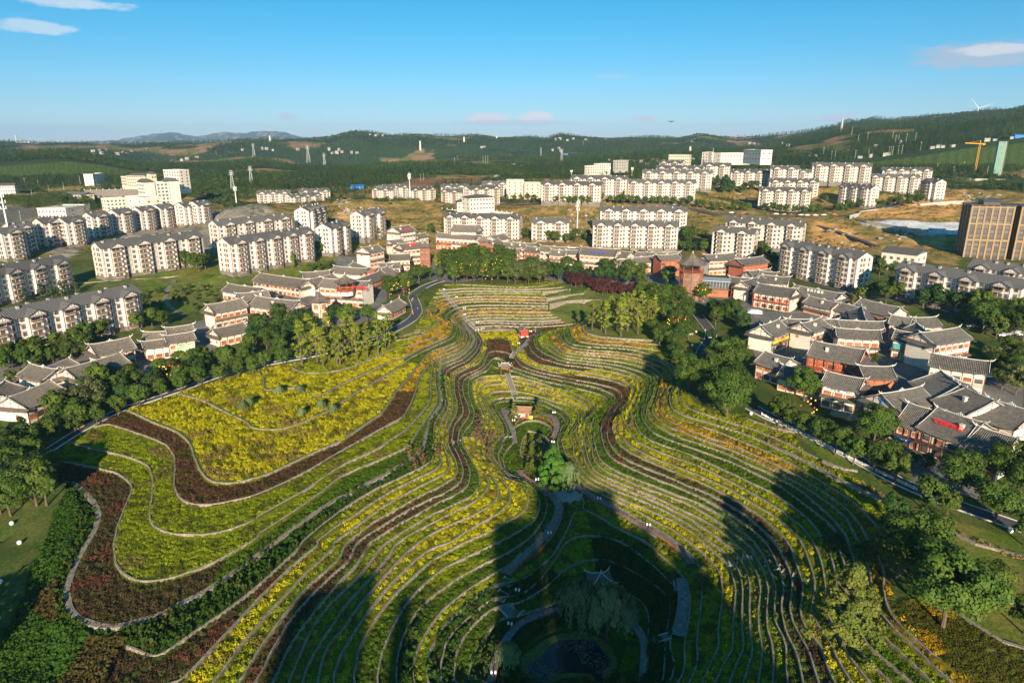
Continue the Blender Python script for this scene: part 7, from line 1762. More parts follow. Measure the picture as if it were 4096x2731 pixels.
grove(['round','dark'],'S1',[(100,1200),(240,1230),(450,1230),(560,1190),(700,1170),(640,1230),(300,1330),(100,1330)],9,7.5,'tree at the foot of the far left gabled blocks','trees at far left blocks',5)
# ---------------------- roads, paths, water
def strip(name,pts3,hw,material,dz=.07,step=1.5,kerb=None,kind='structure',follow=True):
 P = np.array([(p.x,p.y)for p in pts3]);P,L = resample(P,step);P = smooth_line(P,6)
 T_ = np.gradient(P,axis=0);T_/=np.hypot(T_[:,0],T_[:,1])[:,None];N = np.stack([-T_[:,1],T_[:,0]],1)
 z = smooth_h(P[:,0],P[:,1]);z = np.convolve(np.pad(z,4,'edge'),np.ones(9)/9,'valid')+dz
 gmx = np.max([ground(P[:,0]+N[:,0]*s*hw,P[:,1]+N[:,1]*s*hw)for s in(-1,-.5,0,.5,1)],0);z = np.maximum(z,gmx+.04);z = np.convolve(np.pad(z,1,'edge'),[.25,.5,.25],'valid')
 mb = MB();n = len(P);V =[]
 for i in range(n):
  a = P[i]+N[i]*hw;b = P[i]-N[i]*hw;V +=[(a[0],a[1],z[i]-.9),(a[0],a[1],z[i]),(b[0],b[1],z[i]),(b[0],b[1],z[i]-.9)]
 Fc =[]
 for i in range(n-1):
  q = 4*i;Fc +=[(q+4,q,q+1,q+5),(q+5,q+1,q+2,q+6),(q+6,q+2,q+3,q+7)]
 mb.add(V,Fc);o = mb.build(name,material);tag(o,kind=kind)
 if kerb:
  kb = MB()
  for s in(-1,1):
   for i in range(0,n-1):
    a = P[i]+N[i]*s*(hw+.1);b = P[i+1]+N[i+1]*s*(hw+.1);kb.bar((a[0],a[1],z[i]+.02),(b[0],b[1],z[i+1]+.02),.25,.3)
  k = kb.build('kerb',kerb);tag(k,kind='structure')
 return P,z
def pts(c,L_,z=None):return[W(c,x,y,z)if z is not None else on_ground(c,x,y)for x,y in L_]
left_road = pts('F',[(60,420),(235,300),(400,192),(560,108),(690,42)])+pts('T1',[(1300,1405),(1500,1335),(1700,1272),(1900,1190),(2100,1125),(2340,1065)])+pts('A',[(150,1040),(300,1008),(520,972),(800,895),(1050,818),(1240,752)])
strip('road',left_road,1.4,M['asphalt'],kerb=M['ridge'])
strip('road',pts('A',[(1200,770),(1330,700),(1430,640),(1485,570),(1470,500),(1435,430),(1470,385),(1560,330),(1700,280)]),2.4,M['asphalt'],kerb=M['ridge'])
strip('road',pts('K2',[(1700,-60),(1800,60),(1870,160),(1850,250),(1780,340),(1745,430)]),2.3,M['asphalt'],kerb=M['ridge'])
strip('road',pts('E',[(-150,180),(0,262),(300,385),(600,540),(900,700),(1150,835),(1400,950),(1800,1100),(2352,1290)]),2.3,M['asphalt'],kerb=M['ridge'])
strip('road',[W('S3',x,y,z)for x,y,z in[(-200,850,15),(100,845,16),(500,860,17.5),(900,865,18),(1300,866,18),(1600,870,17.5),(1900,925,15.5),(2300,935,15)]]+[W('S4',x,y,z)for x,y,z in[(300,1185,15.5),(620,1185,16),(740,1180,16.5),(850,1140,17.5),(1200,1100,19)]],3.6,M['asphalt'],dz=.4,step=6)
strip('road',[W('S4',x,y,z)for x,y,z in[(370,1285,9),(560,1320,8),(700,1370,7),(850,1420,6),(1000,1480,5)]],2.2,M['asphalt'],dz=.4,step=5)
strip('road',[W('T4',x,y,z)for x,y,z in[(150,330,2),(400,410,2),(620,480,1.8),(900,590,1.4),(1300,640,1.4),(1700,760,1),(2000,860,.8),(2352,960,.6)]],2.6,M['asphalt'],dz=.1,step=5)
strip('path',pts('T1',[(1690,600),(1560,520),(1510,440),(1550,340),(1620,260)]),1.1,M['pathstone'],step=3)
strip('path',pts('T1',[(700,305),(1000,285),(1300,265),(1480,250),(1650,235),(1950,190)]),.6,M['concrete'],step=3)
PATHW ={'river_path':None}
FLAG =[('K3',[(-60,740),(0,830),(150,920),(330,1045),(400,1110),(440,1190),(415,1330),(340,1490),(230,1620)],1.25),('G',[(1445,330),(1400,400),(1300,520),(1200,610),(1130,690)],1.25),
('K3',[(660,950),(760,1030),(1000,1150),(1250,1290),(1500,1440),(1680,1560)],1.0),('K5',[(0,20),(150,110),(260,220),(300,290)],1.0),
('K5',[(225,400),(245,480),(240,600),(215,720),(205,800)],1.4),('K1',[(1290,1110),(1300,1180),(1370,1300),(1430,1420),(1445,1568)],.8),
('K1',[(1320,1140),(1450,1225),(1600,1215),(1850,1175),(1960,1250),(1965,1360),(1930,1480)],1.2),('K1',[(1800,150),(1680,175),(1600,260),(1560,330),(1470,395),(1420,440)],1.2),
('K6',[(420,388),(560,376),(700,380)],.9),('G',[(1030,1430),(1070,1250),(1150,1110),(1230,1015),(1370,960),(1500,930)],.9),('G',[(2080,1430),(2090,1250),(2100,1130),(2000,1020),(1930,950)],.9)]
for c,L_,hw in FLAG:strip('path',pts(c,L_),hw,M['pathstone'])
def stair(lab,p,q,w,n=None,grp='stone stairs of the terraces'):
 d = Vector((q.x-p.x,q.y-p.y,0));L = d.length;h = q.z-p.z;n = n or max(3,int(abs(h)/.17));t = empty('stone_stairs',p,math.atan2(d.y,d.x));tag(t,lab,'stairs',grp)
 me = MB();me.box(0,-w/2,-1.2,L/n,w/2,0);sm = me.mesh('step',M['pathstone'])
 for i in range(n):link('step',sm,t,(L*i/n,0,h*(i+1)/n+.05))
 cb = MB()
 for s in(-1,1):cb.bar((0,s*(w/2+.15),.1),(L,s*(w/2+.15),h+.2),.25,.4)
 cb.build('side_kerb',M['concrete'],t)
def st(lab,c,a,b,w,za=None,zb=None):
 p = W(c,*a,za)if za is not None else on_ground(c,*a);q = W(c,*b,zb)if zb is not None else on_ground(c,*b);stair(lab,p,q,w)
st('long stone stair climbing along the left side of the straight rows, lower flight','K6',(400,384),(300,290),1.7)
st('long stone stair climbing along the left side of the straight rows, middle flight','K6',(298,288),(215,180),1.7)
st('long stone stair climbing along the left side of the straight rows, upper flight','K6',(213,178),(125,72),1.7)
st('stone stair with thin rails running down from the white ridged gate','K1',(1445,960),(1345,660),1.9,LZ(1.6),LZ(6.6))
st('short stone stair above the white ridged gate','K1',(1395,470),(1440,400),1.6,LZ(8.2),LZ(10.2))
st('dark stair ending at the thatched little house','K1',(1450,1020),(1448,965),1.6,LZ(.5),LZ(1.6))
st('weathered flight of steps where the path meets the lower left terraces, top one','G',(1130,760),(1165,710),2.6)
st('weathered flight of steps where the path meets the lower left terraces, middle one','G',(1080,860),(1130,800),2.6)
st('weathered flight of steps where the path meets the lower left terraces, lowest one','G',(1180,960),(1120,900),2.6)
st('weathered flight of steps turning right beside the lowest one','G',(1180,960),(1230,915),2.4)
for i,(a,b)in enumerate([((680,1540),(640,1510)),((730,1500),(790,1490)),((790,1490),(830,1480)),((850,1475),(890,1465)),((1290,1470),(1330,1450)),((1350,1460),(1390,1455))]):
 st('short pale steps across the left centre terrace walls, %s from the left'%ORD[i+1],'K1',a,b,1.1)
for i,(a,b)in enumerate([((555,330),(580,305)),((600,290),(585,260)),((655,285),(650,265)),((690,250),(695,215)),((760,250),(750,225)),((820,280),(860,265)),((890,310),(930,300)),((970,350),(990,330)),((1050,380),(1060,355)),((1160,415),(1170,400))]):
 st('short grey steps crossing the right terrace walls in a slanting line, %s from the left'%ORD[i+1],'K5',a,b,1.5)
st('grey stone steps descending to the left from the wide shaded path at the lower right','K5',(0,830),(150,790),1.6)
st('grey stone steps at the head of the wide shaded path by the golden bush','K5',(235,470),(225,400),3.6)
M['water'] = mat('pond_water',(.012,.016,.014),.06,spec=.5,bump=.01,scale=3);M['lily'] = mat('floating_leaves',(.07,.075,.035),.7,(.12,.11,.06),1.2)
def water(c,z,poly):
 mb = MB();V =[W(c,x,y,z)for x,y in poly];mb.add(V,[tuple(range(len(V)))]);o = mb.build('pond_water',M['water']);tag(o,kind='structure');return V
pond = water('G',LZ(-5.55),[(1200,1500),(1240,1400),(1260,1330),(1340,1230),(1430,1150),(1600,1110),(1750,1135),(1850,1220),(1880,1330),(1850,1430),(1800,1560),(1400,1620)][::-1])
water('K3',LZ(-3.0),[(30,480),(60,380),(180,290),(290,400),(290,480),(220,600),(150,740),(60,640)][::-1])
lp = MB();pr =[tuple(v)[:2]for v in pond];lr_ = random.Random(5);k = 0
while k<650:
 x = lr_.uniform(min(p[0]for p in pr),max(p[0]for p in pr));y = lr_.uniform(min(p[1]for p in pr),max(p[1]for p in pr))
 if not bool(poly_mask(np.array([x]),np.array([y]),pr)[0])or vnoise(np.array([x]),np.array([y]),4.0,3)[0]<.5:k += .2;continue
 r = lr_.uniform(.12,.34);a0 = lr_.uniform(0,6);lp.add([(x+r*math.cos(a0+i*.9),y+r*math.sin(a0+i*.9),LZ(-5.55)+.02)for i in range(7)],[tuple(range(7))]);k += 1
tag(lp.build('floating_leaves',M['lily']),'mottled floating leaves on the dark pond at the bottom','water plants',kind='stuff')
# ---------------------- fences and railings
def fence(lab,P3,hgt_,post_gap,material,rails=2,pk=0,name='fence',cat='fence',grp=None):
 P = np.array([(p.x,p.y)for p in P3]);P,L = resample(P,1.0);P = smooth_line(P,2);z = ground(P[:,0],P[:,1]);z = np.convolve(np.pad(z,3,'edge'),np.ones(7)/7,'valid')+.12
 t = empty(name,(P[0,0],P[0,1],z[0]));tag(t,lab,cat,grp);O = Vector((P[0,0],P[0,1],z[0]));Q =[Vector((P[i,0],P[i,1],z[i]))-O for i in range(len(P))]
 pm =('post',name,hgt_)
 if pm not in WIN:b = MB();b.box(-.07,-.07,-.4,.07,.07,hgt_+.12);b.box(-.1,-.1,hgt_+.12,.1,.1,hgt_+.2);WIN[pm] = b.mesh('post',material)
 g = max(1,int(round(post_gap)))
 for i in range(0,len(Q),g):link('post',WIN[pm],t,Q[i])
 r = MB()
 for i in range(len(Q)-1):
  for j in range(rails):h = hgt_*(.95-.75*j/max(1,rails-1));r.bar(Q[i]+Vector((0,0,h)),Q[i+1]+Vector((0,0,h)),.07,.09)
  for j in range(pk):q = Q[i].lerp(Q[i+1],(j+.5)/pk);r.bar(q+Vector((0,0,.1)),q+Vector((0,0,hgt_*.93)),.06)
 r.build('railing',material,t);return t
fence('reddish wooden fence curving round the top of the shaded hollow',pts('K1',[(1450,1320),(1490,1265),(1610,1228),(1760,1228),(1880,1272),(1930,1350),(1930,1430),(1890,1500)]),1.1,3,M['fence'],2,3,grp='wooden path fences')
fence('reddish wooden fence along the left path down to the stone bridge',pts('K3',[(-40,780),(40,855),(150,915),(270,995),(325,1040)]),1.1,3,M['fence'],2,3,grp='wooden path fences')
fence('reddish wooden fence below the stone bridge, along the shaded path',pts('K3',[(418,1115),(480,1180),(495,1235),(455,1330),(400,1440),(330,1560)])+pts('G',[(1400,500),(1330,565),(1150,685)]),1.1,3,M['fence'],2,3,grp='wooden path fences')
fence('reddish wooden fence along the right path, brightly lit at its lower end',pts('K3',[(720,1030),(900,1150),(1200,1290),(1400,1400),(1670,1555)])+pts('K5',[(60,85),(180,175),(300,290)]),1.1,3,M['fence'],2,3,grp='wooden path fences')
fence('reddish wooden fence above the pond',pts('G',[(1165,1075),(1230,1020),(1350,975),(1510,945)]),1.1,3,M['fence'],2,3,grp='wooden path fences')
fence('short reddish fence at the left bank of the pond',pts('G',[(1070,1210),(1060,1300),(1055,1430)]),1.1,3,M['fence'],2,3,grp='wooden path fences')
fence('white railing along the right road below the row of trees',pts('E',[(-60,250),(0,285),(200,375),(440,490),(700,630),(900,730),(1150,845),(1370,950)]),.8,2,M['wpaint'],2,5,name='railing',cat='railing')
fence('white railing in the lower right corner beneath the leaning tree',pts('H',[(1950,800),(2100,850),(2352,915)]),1.0,2,M['wpaint'],3,4,name='railing',cat='railing')
fence('white railing beside the stair of the straight rows',pts('K6',[(390,392),(430,384),(455,378)]),1.0,2,M['wpaint'],2,0,name='railing',cat='railing')
# ---------------------- free standing walls
def wall_line(lab,P3,h_,th,material,sink=2.0,name='stone_wall',cat='wall',posts=0,cap=None,grp=None):
 P = np.array([tuple(p)for p in P3]);t = empty(name,P3[0]);tag(t,lab,cat,grp);O = Vector(P3[0]);b = MB();c = MB()
 for i in range(len(P3)-1):
  a,e = Vector(P3[i])-O,Vector(P3[i+1])-O;d =(e-a);n = Vector((-d.y,d.x,0)).normalized()*th/2
  V =[a-n,e-n,e+n,a+n];b.add([(v.x,v.y,v.z-sink)for v in V]+[(v.x,v.y,v.z+h_)for v in V],[(0,3,2,1),(4,5,6,7),(0,1,5,4),(1,2,6,5),(2,3,7,6),(3,0,4,7)])
  c.bar(a+Vector((0,0,h_+.1)),e+Vector((0,0,h_+.1)),th+.2,.2)
 b.build('wall',material,t);c.build('coping',cap or M['concrete'],t)
 if posts:
  Q,L = resample(P[:,:2]-P[0,:2],posts);zz = np.interp(np.linspace(0,1,len(Q)),np.linspace(0,1,len(P)),P[:,2]-P[0,2]);m = MB();m.box(-.2,-.2,-.5,.2,.2,1.5);me = m.mesh('post',M['wpaint'])
  for q,z in zip(Q,zz):link('post',me,t,(q[0],q[1],z+h_))
 return t
WP = lambda c,L_:[W(c,x,y,z)for x,y,z in L_]
wall_line('top one of three pale stone retaining walls right of the straight rows',WP('K6',[(900,86,1.6),(1000,78,1.6),(1115,66,1.6)]),0,.5,M['wallstone'],2.2,cap=M['wallstone'])
wall_line('middle one of three pale stone retaining walls right of the straight rows',WP('K6',[(930,136,-.2),(1080,116,-.2),(1222,98,-.2)]),0,.5,M['wallstone'],2.4,cap=M['wallstone'])
wall_line('tall pale stone retaining wall below the plum trees',WP('K6',[(957,182,-1.8),(1080,158,-1.8),(1220,148,-1.8),(1350,150,-1.8)]),0,.5,M['wallstone'],3.6,cap=M['wallstone'])
wall_line('stone retaining wall with coping across the hill estate garden',WP('S3',[(1690,772,21.5),(1900,790,21.5),(2100,815,21),(2270,850,20)]),0,.8,M['plinth'],7)
wall_line('upper stone retaining wall with white posts below the school at the left',WP('S1',[(775,712,28),(1050,705,28.5),(1330,700,29)]),0,.8,M['plinth'],9,posts=6)
wall_line('lower stone retaining wall with white posts below the school at the left',WP('S1',[(850,765,21),(1080,760,21),(1330,755,22)]),0,.8,M['plinth'],8,posts=6)
wall_line('yellowish curved retaining wall below the three storey village house',WP('S2',[(625,1335,4.4),(700,1345,4.4),(800,1350,4.5),(930,1345,4.6)]),0,.6,M['cream'],4)
wall_line('long white boundary wall stepping down beside the pale cleared ground at the right',WP('S4',[(750,1200,15.5),(830,1180,16),(850,1160,16.5),(1000,1140,17),(1200,1112,18),(1400,1092,20),(1600,1075,21.5),(1790,1062,22.5),(1792,1040,23)]),2.6,.4,M['concrete'],3,posts=0,cap=M['ridge'])
wall_line('lower grey boundary wall along the pale cleared ground',WP('S4',[(750,1205,14),(900,1245,13.6),(1100,1275,13.4),(1390,1325,12.6),(1455,1330,12.6)]),1.6,.4,M['concrete'],3)
wall_line('long wall with fence on the terrace beside the crane',WP('S4',[(1500,830,34),(1700,832,34),(1900,850,33),(2352,860,32)]),2,.6,M['concrete'],6)
wall_line('white posted wall round the community hall car park',WP('S2',[(1710,885,16),(1900,895,16),(2150,900,16),(2352,920,15.5)]),0,.4,M['ridge'],2,posts=6)
wall_line('stone wall climbing the lawn at the right, beside the road trees',pts('K4',[(740,120),(860,150)]),.3,.5,M['wallstone'],1.5,cap=M['wallstone'])
wall_line('low dry stone wall crossing the lawn below the teahouse',pts('E',[(500,690),(600,720),(700,750),(820,770)]),.35,.6,M['wallstone'],1.0,cap=M['wallstone'])
def edge_wall(lab,c,L_,hh=.25):
 P = pts(c,L_);wall_line(lab,P,hh,.55,M['wallstone'],1.2,cap=M['wallstone'],name='stone_edging',cat='edging')
edge_wall('stone edging round the oval lawn of the ginkgo trees on the right knoll','M',[(300,35),(255,70),(262,130),(320,175),(480,212),(640,225),(800,237),(1090,252),(1190,267)])
edge_wall('long rubble wall sweeping below the lawn to the lower right corner','E',[(0,530),(200,610),(400,700),(600,820),(800,920),(1000,1010),(1250,1130),(1500,1240),(1700,1340),(1900,1440),(2352,1560)],.35)
edge_wall('rubble wall at the edge of the dark planting in the bottom right corner','H',[(1900,960),(2050,1060),(2200,1150),(2352,1200)],.3)
edge_wall('white edging of the left lawn beside the ginkgo trees','A',[(1360,782),(1500,745),(1600,700),(1655,645)],.15)
# ---------------------- stone bridge
p = W('K3',510,1040,LZ(-.35));a1,b1 = W('K3',372,1082,LZ(-.35)),W('K3',655,1003,LZ(-.35));d = b1-a1;L = d.length+.8;ang = math.atan2(d.y,d.x)
t = empty('stone_bridge',(a1+b1)/2,ang);tag(t,'grey stone bridge with two small arches over the stream in the middle of the terraces','bridge')
b = MB();w = 2.3;b.box(-L/2,-w,-.25,L/2,w,.1);b.build('deck',M['bridge'],t)
b = MB()
for s in(-1,1):
 y = s*w;seg = 10;top = -.26
 for cx in(-L*.17,L*.17):
  r = L*.13
  for i in range(seg):
   t0,t1 = math.pi*i/seg,math.pi*(i+1)/seg;x0,z0 = cx-r*math.cos(t0),-1.9+r*math.sin(t0)*1.0;x1,z1 = cx-r*math.cos(t1),-1.9+r*math.sin(t1)
   for yy in(y,y-s*.4):b.quad((x0,yy,z0),(x1,yy,z1),(x1,yy,top),(x0,yy,top))
   b.quad((x0,y,z0),(x1,y,z1),(x1,0,z1),(x0,0,z0))
 for x0,x1 in((-L/2,-L*.17-L*.13),(-L*.17+L*.13,L*.17-L*.13),(L*.17+L*.13,L/2)):
  ya,yb2 = sorted((y,y-s*.4));b.box(x0,ya,-3.4,x1,yb2,top)
b.build('arches',M['bridge'],t)
pm = MB();pm.box(-.11,-.11,0,.11,.11,1.05);pm.box(-.15,-.15,1.05,.15,.15,1.25);pme = pm.mesh('post',M['bridge'])
for s in(-1,1):
 r = MB();r.box(-L/2,s*(w-.15)-.07,.75,L/2,s*(w-.15)+.07,.9);r.box(-L/2,s*(w-.15)-.05,.1,L/2,s*(w-.15)+.05,.5);r.build('railing',M['bridge'],t)
 for x in np.linspace(-L/2,L/2,7):link('post',pme,t,(x,s*(w-.15),.1))
 # ---------------------- pavilions of the terraces
def curled_roof(parent,hx,hy,z0,rise,material,ridgem,ridge_len=0.0,curl=.9):
 n = 8;prof =[(1.0,0),(.72,.16),(.45,.42),(.2,.75),(0,1)];V =[];Fc =[]
 ring =[]
 for f_,q in prof:
  row_ =[]
  for side in range(4):
   for s in range(n):
    u_ = -1+2*s/n;cx,cy =[(u_,-1),(1,u_),(-u_,1),(-1,-u_)][side]
    X = cx*(hx*f_+ridge_len/2*(1-f_))if abs(cx)<=1 else 0;Y = cy*hy*f_
    corner =(abs(u_))**3;row_.append((X,Y,z0+rise*q+curl*corner*(f_**2.2)*.9))
  ring.append(row_);V += row_
 m = 4*n;Fc =[(i*m+k,i*m+(k+1)%m,(i+1)*m+(k+1)%m,(i+1)*m+k)for i in range(len(prof)-1)for k in range(m)];Fc.append(tuple(range(m))[::-1])
 b = MB();b.add(V,Fc);b.build('roof',material,parent)
 r = MB()
 for k in(0,n,2*n,3*n):
  P =[Vector(ring[i][k])+Vector((0,0,.1))for i in range(len(prof))];out =(P[0]-P[1]);tip = P[0]+Vector((out.x*.35,out.y*.35,.55*curl));r.tube([tip]+P,[.05,.13,.13,.12,.12,.12],5)
 if ridge_len>0:
  r.tube([(-ridge_len/2-.5,0,z0+rise+.75),(-ridge_len/2-.15,0,z0+rise+.25),(0,0,z0+rise+.1),(ridge_len/2+.15,0,z0+rise+.25),(ridge_len/2+.5,0,z0+rise+.75)],[.06,.16,.18,.16,.06],5)
 else:r.tube([(0,0,z0+rise-.1),(0,0,z0+rise+.35),(0,0,z0+rise+.9)],[.22,.2,.04],6)
 r.build('ridge',ridgem,parent,True)
p = W('G',1785,790,LZ(-4.1));t = empty('pavilion',p,R(10));tag(t,'small shaded pavilion with dark pyramid roof and white upturned corner ridges near the pond','pavilion','terrace pavilions')
b = MB();b.prism(4,3.4,3.4,-.8,.25,0,R(45));b.build('base',M['pathstone'],t)
b = MB();[b.tube([(sx*2,sy*2,.2),(sx*2,sy*2,3)],[.13,.13],8)for sx in(-1,1)for sy in(-1,1)];b.build('columns',M['timber'],t)
b = MB();[b.box(x0,y0,2.6,x1,y1,2.95)for x0,y0,x1,y1 in((-2,-2.08,2,-1.92),(-2,1.92,2,2.08),(-2.08,-1.9,-1.92,1.9),(1.92,-1.9,2.08,1.9))];b.build('beams',M['timber'],t)
curled_roof(t,3.1,3.1,3.0,2.1,M['tiledk'],M['ridge'])
p = W('K1',1318,665,LZ(6.8));t = empty('gate_pavilion',p,R(4));tag(t,'red pillared gate with grey roof and white upturned ridge over the central stair','gate','terrace pavilions')
b = MB();[b.tube([(sx*1.85,sy*1.0,-.3),(sx*1.85,sy*1.0,3.1)],[.15,.15],8)for sx in(-1,1)for sy in(-1,1)];b.build('columns',M['timber'],t)
b = MB();b.box(-1.95,-1.1,2.5,1.95,-.95,3.0);b.box(-1.95,.95,2.5,1.95,1.1,3.0);b.box(-1.93,-.94,2.7,-1.77,.94,3.0);b.box(1.77,-.94,2.7,1.93,.94,3.0);b.build('beams',M['timber'],t)
curled_roof(t,2.9,1.9,3.1,1.5,M['tile'],M['ridge'],2.6,1.0)
p = W('K1',1545,205,LZ(10.6));t = empty('gate_house',p,R(14));tag(t,'small red house with grey roof and white base above the brown bed','house','terrace pavilions')
b = MB();b.box(-2.9,-3.8,-1.2,2.9,3.8,.2);b.build('plinth',M['brick'],t);b = MB();b.box(-1.9,-2.9,.2,1.9,2.9,1.1);b.build('base',M['white'],t);b = MB();b.box(-1.85,-2.85,1.1,1.85,2.85,3.6);b.add([(-1.85,-2.85,3.6),(1.85,-2.85,3.6),(0,-2.85,4.9),(-1.85,2.85,3.6),(1.85,2.85,3.6),(0,2.85,4.9)],[(0,1,2),(3,5,4)]);b.build('wall',M['red'],t)
r = MB();curved_roof(r,6.0,4.6,3.5,1.6);o_ = r.build('roof',M['tile'],t,True);o_.rotation_euler =(0,0,R(90))
r = MB();r.tube([(-3.6,0,5.9),(-3.2,0,5.35),(0,0,5.2),(3.2,0,5.35),(3.6,0,5.9)],[.05,.16,.16,.16,.05],5)
for sx_ in(-1,1):
 for sy in(-1,1):r.tube([(sx_*3.3,0,5.2),(sx_*3.35,sy*1.2,4.3),(sx_*3.45,sy*2.5,3.9),(sx_*3.6,sy*2.9,4.4)],[.14,.13,.12,.04],5)
o_ = r.build('ridge',M['ridge'],t,True);o_.rotation_euler =(0,0,R(90));link('door',lattice(1.1,2.2,'orange'),t,(.2,-2.92,.3))
p = W('K1',1535,1195,LZ(.25));t = empty('thatched_house',p,R(-8));tag(t,'little white house with brown shingle roof and red doorway above the shaded hollow','house','terrace pavilions')
b = MB();b.box(-2.6,-2,-.6,2.6,2,2.4);b.build('wall',M['white'],t)
M['shingle'] = mat('brown_shingle',(.36,.20,.11),.9,(.24,.13,.075),1.2,8,bump=.05)
r = MB();curved_roof(r,6.6,6.4,2.4,1.7,up=.3);r.build('roof',M['shingle'],t,True);link('door',lattice(1.1,1.9,'red'),t,(1.9,-2.02,-.1));board('signboard',t,(3.6,-2.4,.6),1.3,1.4,M['yellowb'])
p = W('T1',1560,235,2.6);t = empty('garden_shelter',p);tag(t,'small open shelter with blue grey pyramid roof on the lawn between apartment blocks','shelter')
b = MB();[b.tube([(sx*3,sy*3,-.5),(sx*3,sy*3,2.8)],[.15,.15],6)for sx in(-1,1)for sy in(-1,1)];b.build('columns',M['concrete'],t);b = MB();b.prism(4,6,.3,2.8,5,0,R(45));b.build('roof',mat('blue_tile',(.12,.17,.24),.6),t)
b = MB();b.box(-5,-5,-1,5,5,-.05);b.build('floor',M['concrete'],t)
# ---------------------- lamps, globes, lanterns, umbrellas
def lamp_proto():
 p_ = MB();p_.tube([(0,0,0),(0,0,.5),(0,0,3.3)],[.12,.07,.05],6);p_.bar((-.5,0,3.1),(.5,0,3.1),.05);q = MB();q.box(-.17,-.17,2.3,.17,.17,3.0);return p_.mesh('post',M['cpole']),q.mesh('lantern',M['globe'])
LP_,LQ_ = lamp_proto()
for c,x,y,w_ in[('K3',150,925,'by the left path fence above the bridge'),('K3',925,1165,'by the right path just below the bridge'),('K3',1545,1500,'by the lit end of the right path fence'),('G',1435,450,'by the shaded path below the bridge'),('G',1215,850,'beside the weathered steps'),('G',1163,1085,'where the path reaches the pond fence'),('G',1050,1425,'at the left bank of the pond, bottom edge'),
('A',1846,472,'on the straight rows stair, second from top'),('A',1917,575,'on the straight rows stair, third from top'),('A',1920,632,'on the straight rows stair, fourth from top'),('A',2035,705,'at the foot of the straight rows stair'),('A',1730,400,'at the top of the straight rows stair'),('K1',1425,1330,'left of the shaded hollow'),('K1',1930,1230,'right of the thatched house'),('K3',350,445,'at the right rim of the shaded hollow'),('K1',1490,350,'beside the path above the gate'),('K1',1640,200,'right of the small red house'),('B',1815,850,'beside the right curved road')]:
 t = empty('street_lamp',on_ground(c,x,y),rnd.uniform(-.5,.5));tag(t,'black lamp post with white lantern '+w_,'street lamp','garden lamp posts');link('post',LP_,t);l1 = link('lantern',LQ_,t,(.4,0,0));link('lantern',LQ_,t,(-.4,0,0))
gm = bpy.data.meshes.new('globe');import bmesh
bmx = bmesh.new();bmesh.ops.create_uvsphere(bmx,u_segments=14,v_segments=10,radius=.55);bmx.to_mesh(gm);bmx.free();gm.materials.append(M['globe']);gm.polygons.foreach_set('use_smooth',[True]*len(gm.polygons))
for c,x,y,lb in[('B',1687,755,'white garden ball nearest the coloured ones on the right lawn'),('B',1655,882,'white garden ball on the lawn below the propped tree'),('D',2195,245,'white garden ball on the grass beside the right road railing'),('E',2225,1325,'white garden ball in the shade at the lower right'),('F',67,688,'upper white garden ball on the dark lawn at the left edge'),('F',110,795,'lower white garden ball on the dark lawn at the left edge'),('F',2,1012,'white garden ball cut by the left edge'),('S2',2250,1502,'yellowish ball on the square behind the park trees')]:
 q = on_ground(c,x,y);o = link('garden_ball',gm,None,(q.x,q.y,q.z+.45));tag(o,lb,'garden ball','white balls on the lawns')
def colour_mesh(me,nm,c):m2 = me.copy();m2.materials.clear();m2.materials.append(mat(nm,c,.4,emis=.0));return m2
for i,(x,y,cc,nm)in enumerate([(1672,735,(.05,.5,.6),'turquoise'),(1665,710,(.7,.7,.68),'white'),(1655,775,(.7,.25,.05),'orange'),(1635,778,(.1,.5,.6),'pale blue'),(1648,700,(.6,.05,.05),'red')]):
 q = on_ground('B',x,y);o = link('garden_ball',colour_mesh(gm,nm+'_ball',cc),None,(q.x,q.y,q.z+.4));o.scale =(.9,.9,.9);tag(o,nm+' ball of the coloured group under the lantern tree','garden ball')
lm ={k:colour_mesh(gm,'lantern_'+k,v)for k,v in{'yellow':(.95,.6,.08),'red':(.8,.06,.03)}.items()}
for c,x0,x1,y0,y1,n_,z_,lb in[('B',1420,1620,600,760,26,0,'in the tree beside the coloured garden balls'),('B',1690,1800,330,480,12,0,'in the tree below the glass pavilion'),('A',1220,1420,280,420,22,0,'in the large round trees above the ticket house'),('A',1780,2300,80,270,26,0,'in the park trees left of the straight rows'),('T1',1350,1680,1050,1190,20,0,'in the trees before the green banner house'),('E',300,460,90,250,10,0,'in the tree before the grilled food shop')]:
 for i in range(n_):
  x,y = rnd.uniform(x0,x1),rnd.uniform(y0,y1);g_ = on_ground(c,x,y0*.2+y1*.8+90);k_ = 'yellow' if rnd.random()<.65 else 'red'
  dd_ = ray(*PX(c,x,y));tt =(g_.y-2.5)/dd_.y;p = Vector((dd_.x*tt,dd_.y*tt,CAMZ+dd_.z*tt));o = link('lantern',lm[k_],None,p);o.scale =(.42,.42,.5);tag(o,'small round %s lantern hanging %s'%(k_,lb),'lantern','%s lanterns %s'%(k_,lb))
M['straw'] = mat('straw',(.40,.27,.14),.95,(.28,.18,.09),3,6,bump=.05)
def umbrella(lb,p,s=1.0):
 t = empty('parasol',p,rnd.random());tag(t,lb,'parasol','straw parasols before the teahouse');b = MB();b.prism(8,2.3*s,.15,2.2,3.3);b.prism(8,2.35*s,2.3*s,2.05,2.2);b.build('canopy',M['straw'],t);c_ = MB();c_.tube([(0,0,-.2),(0,0,3.4)],[.06,.05],6);c_.build('pole',M['trunk'],t)
 f = MB();f.prism(8,.5,.5,.7,.76);f.tube([(0,0,0),(0,0,.7)],[.05,.05],6);f.build('table',M['trunk'],t)
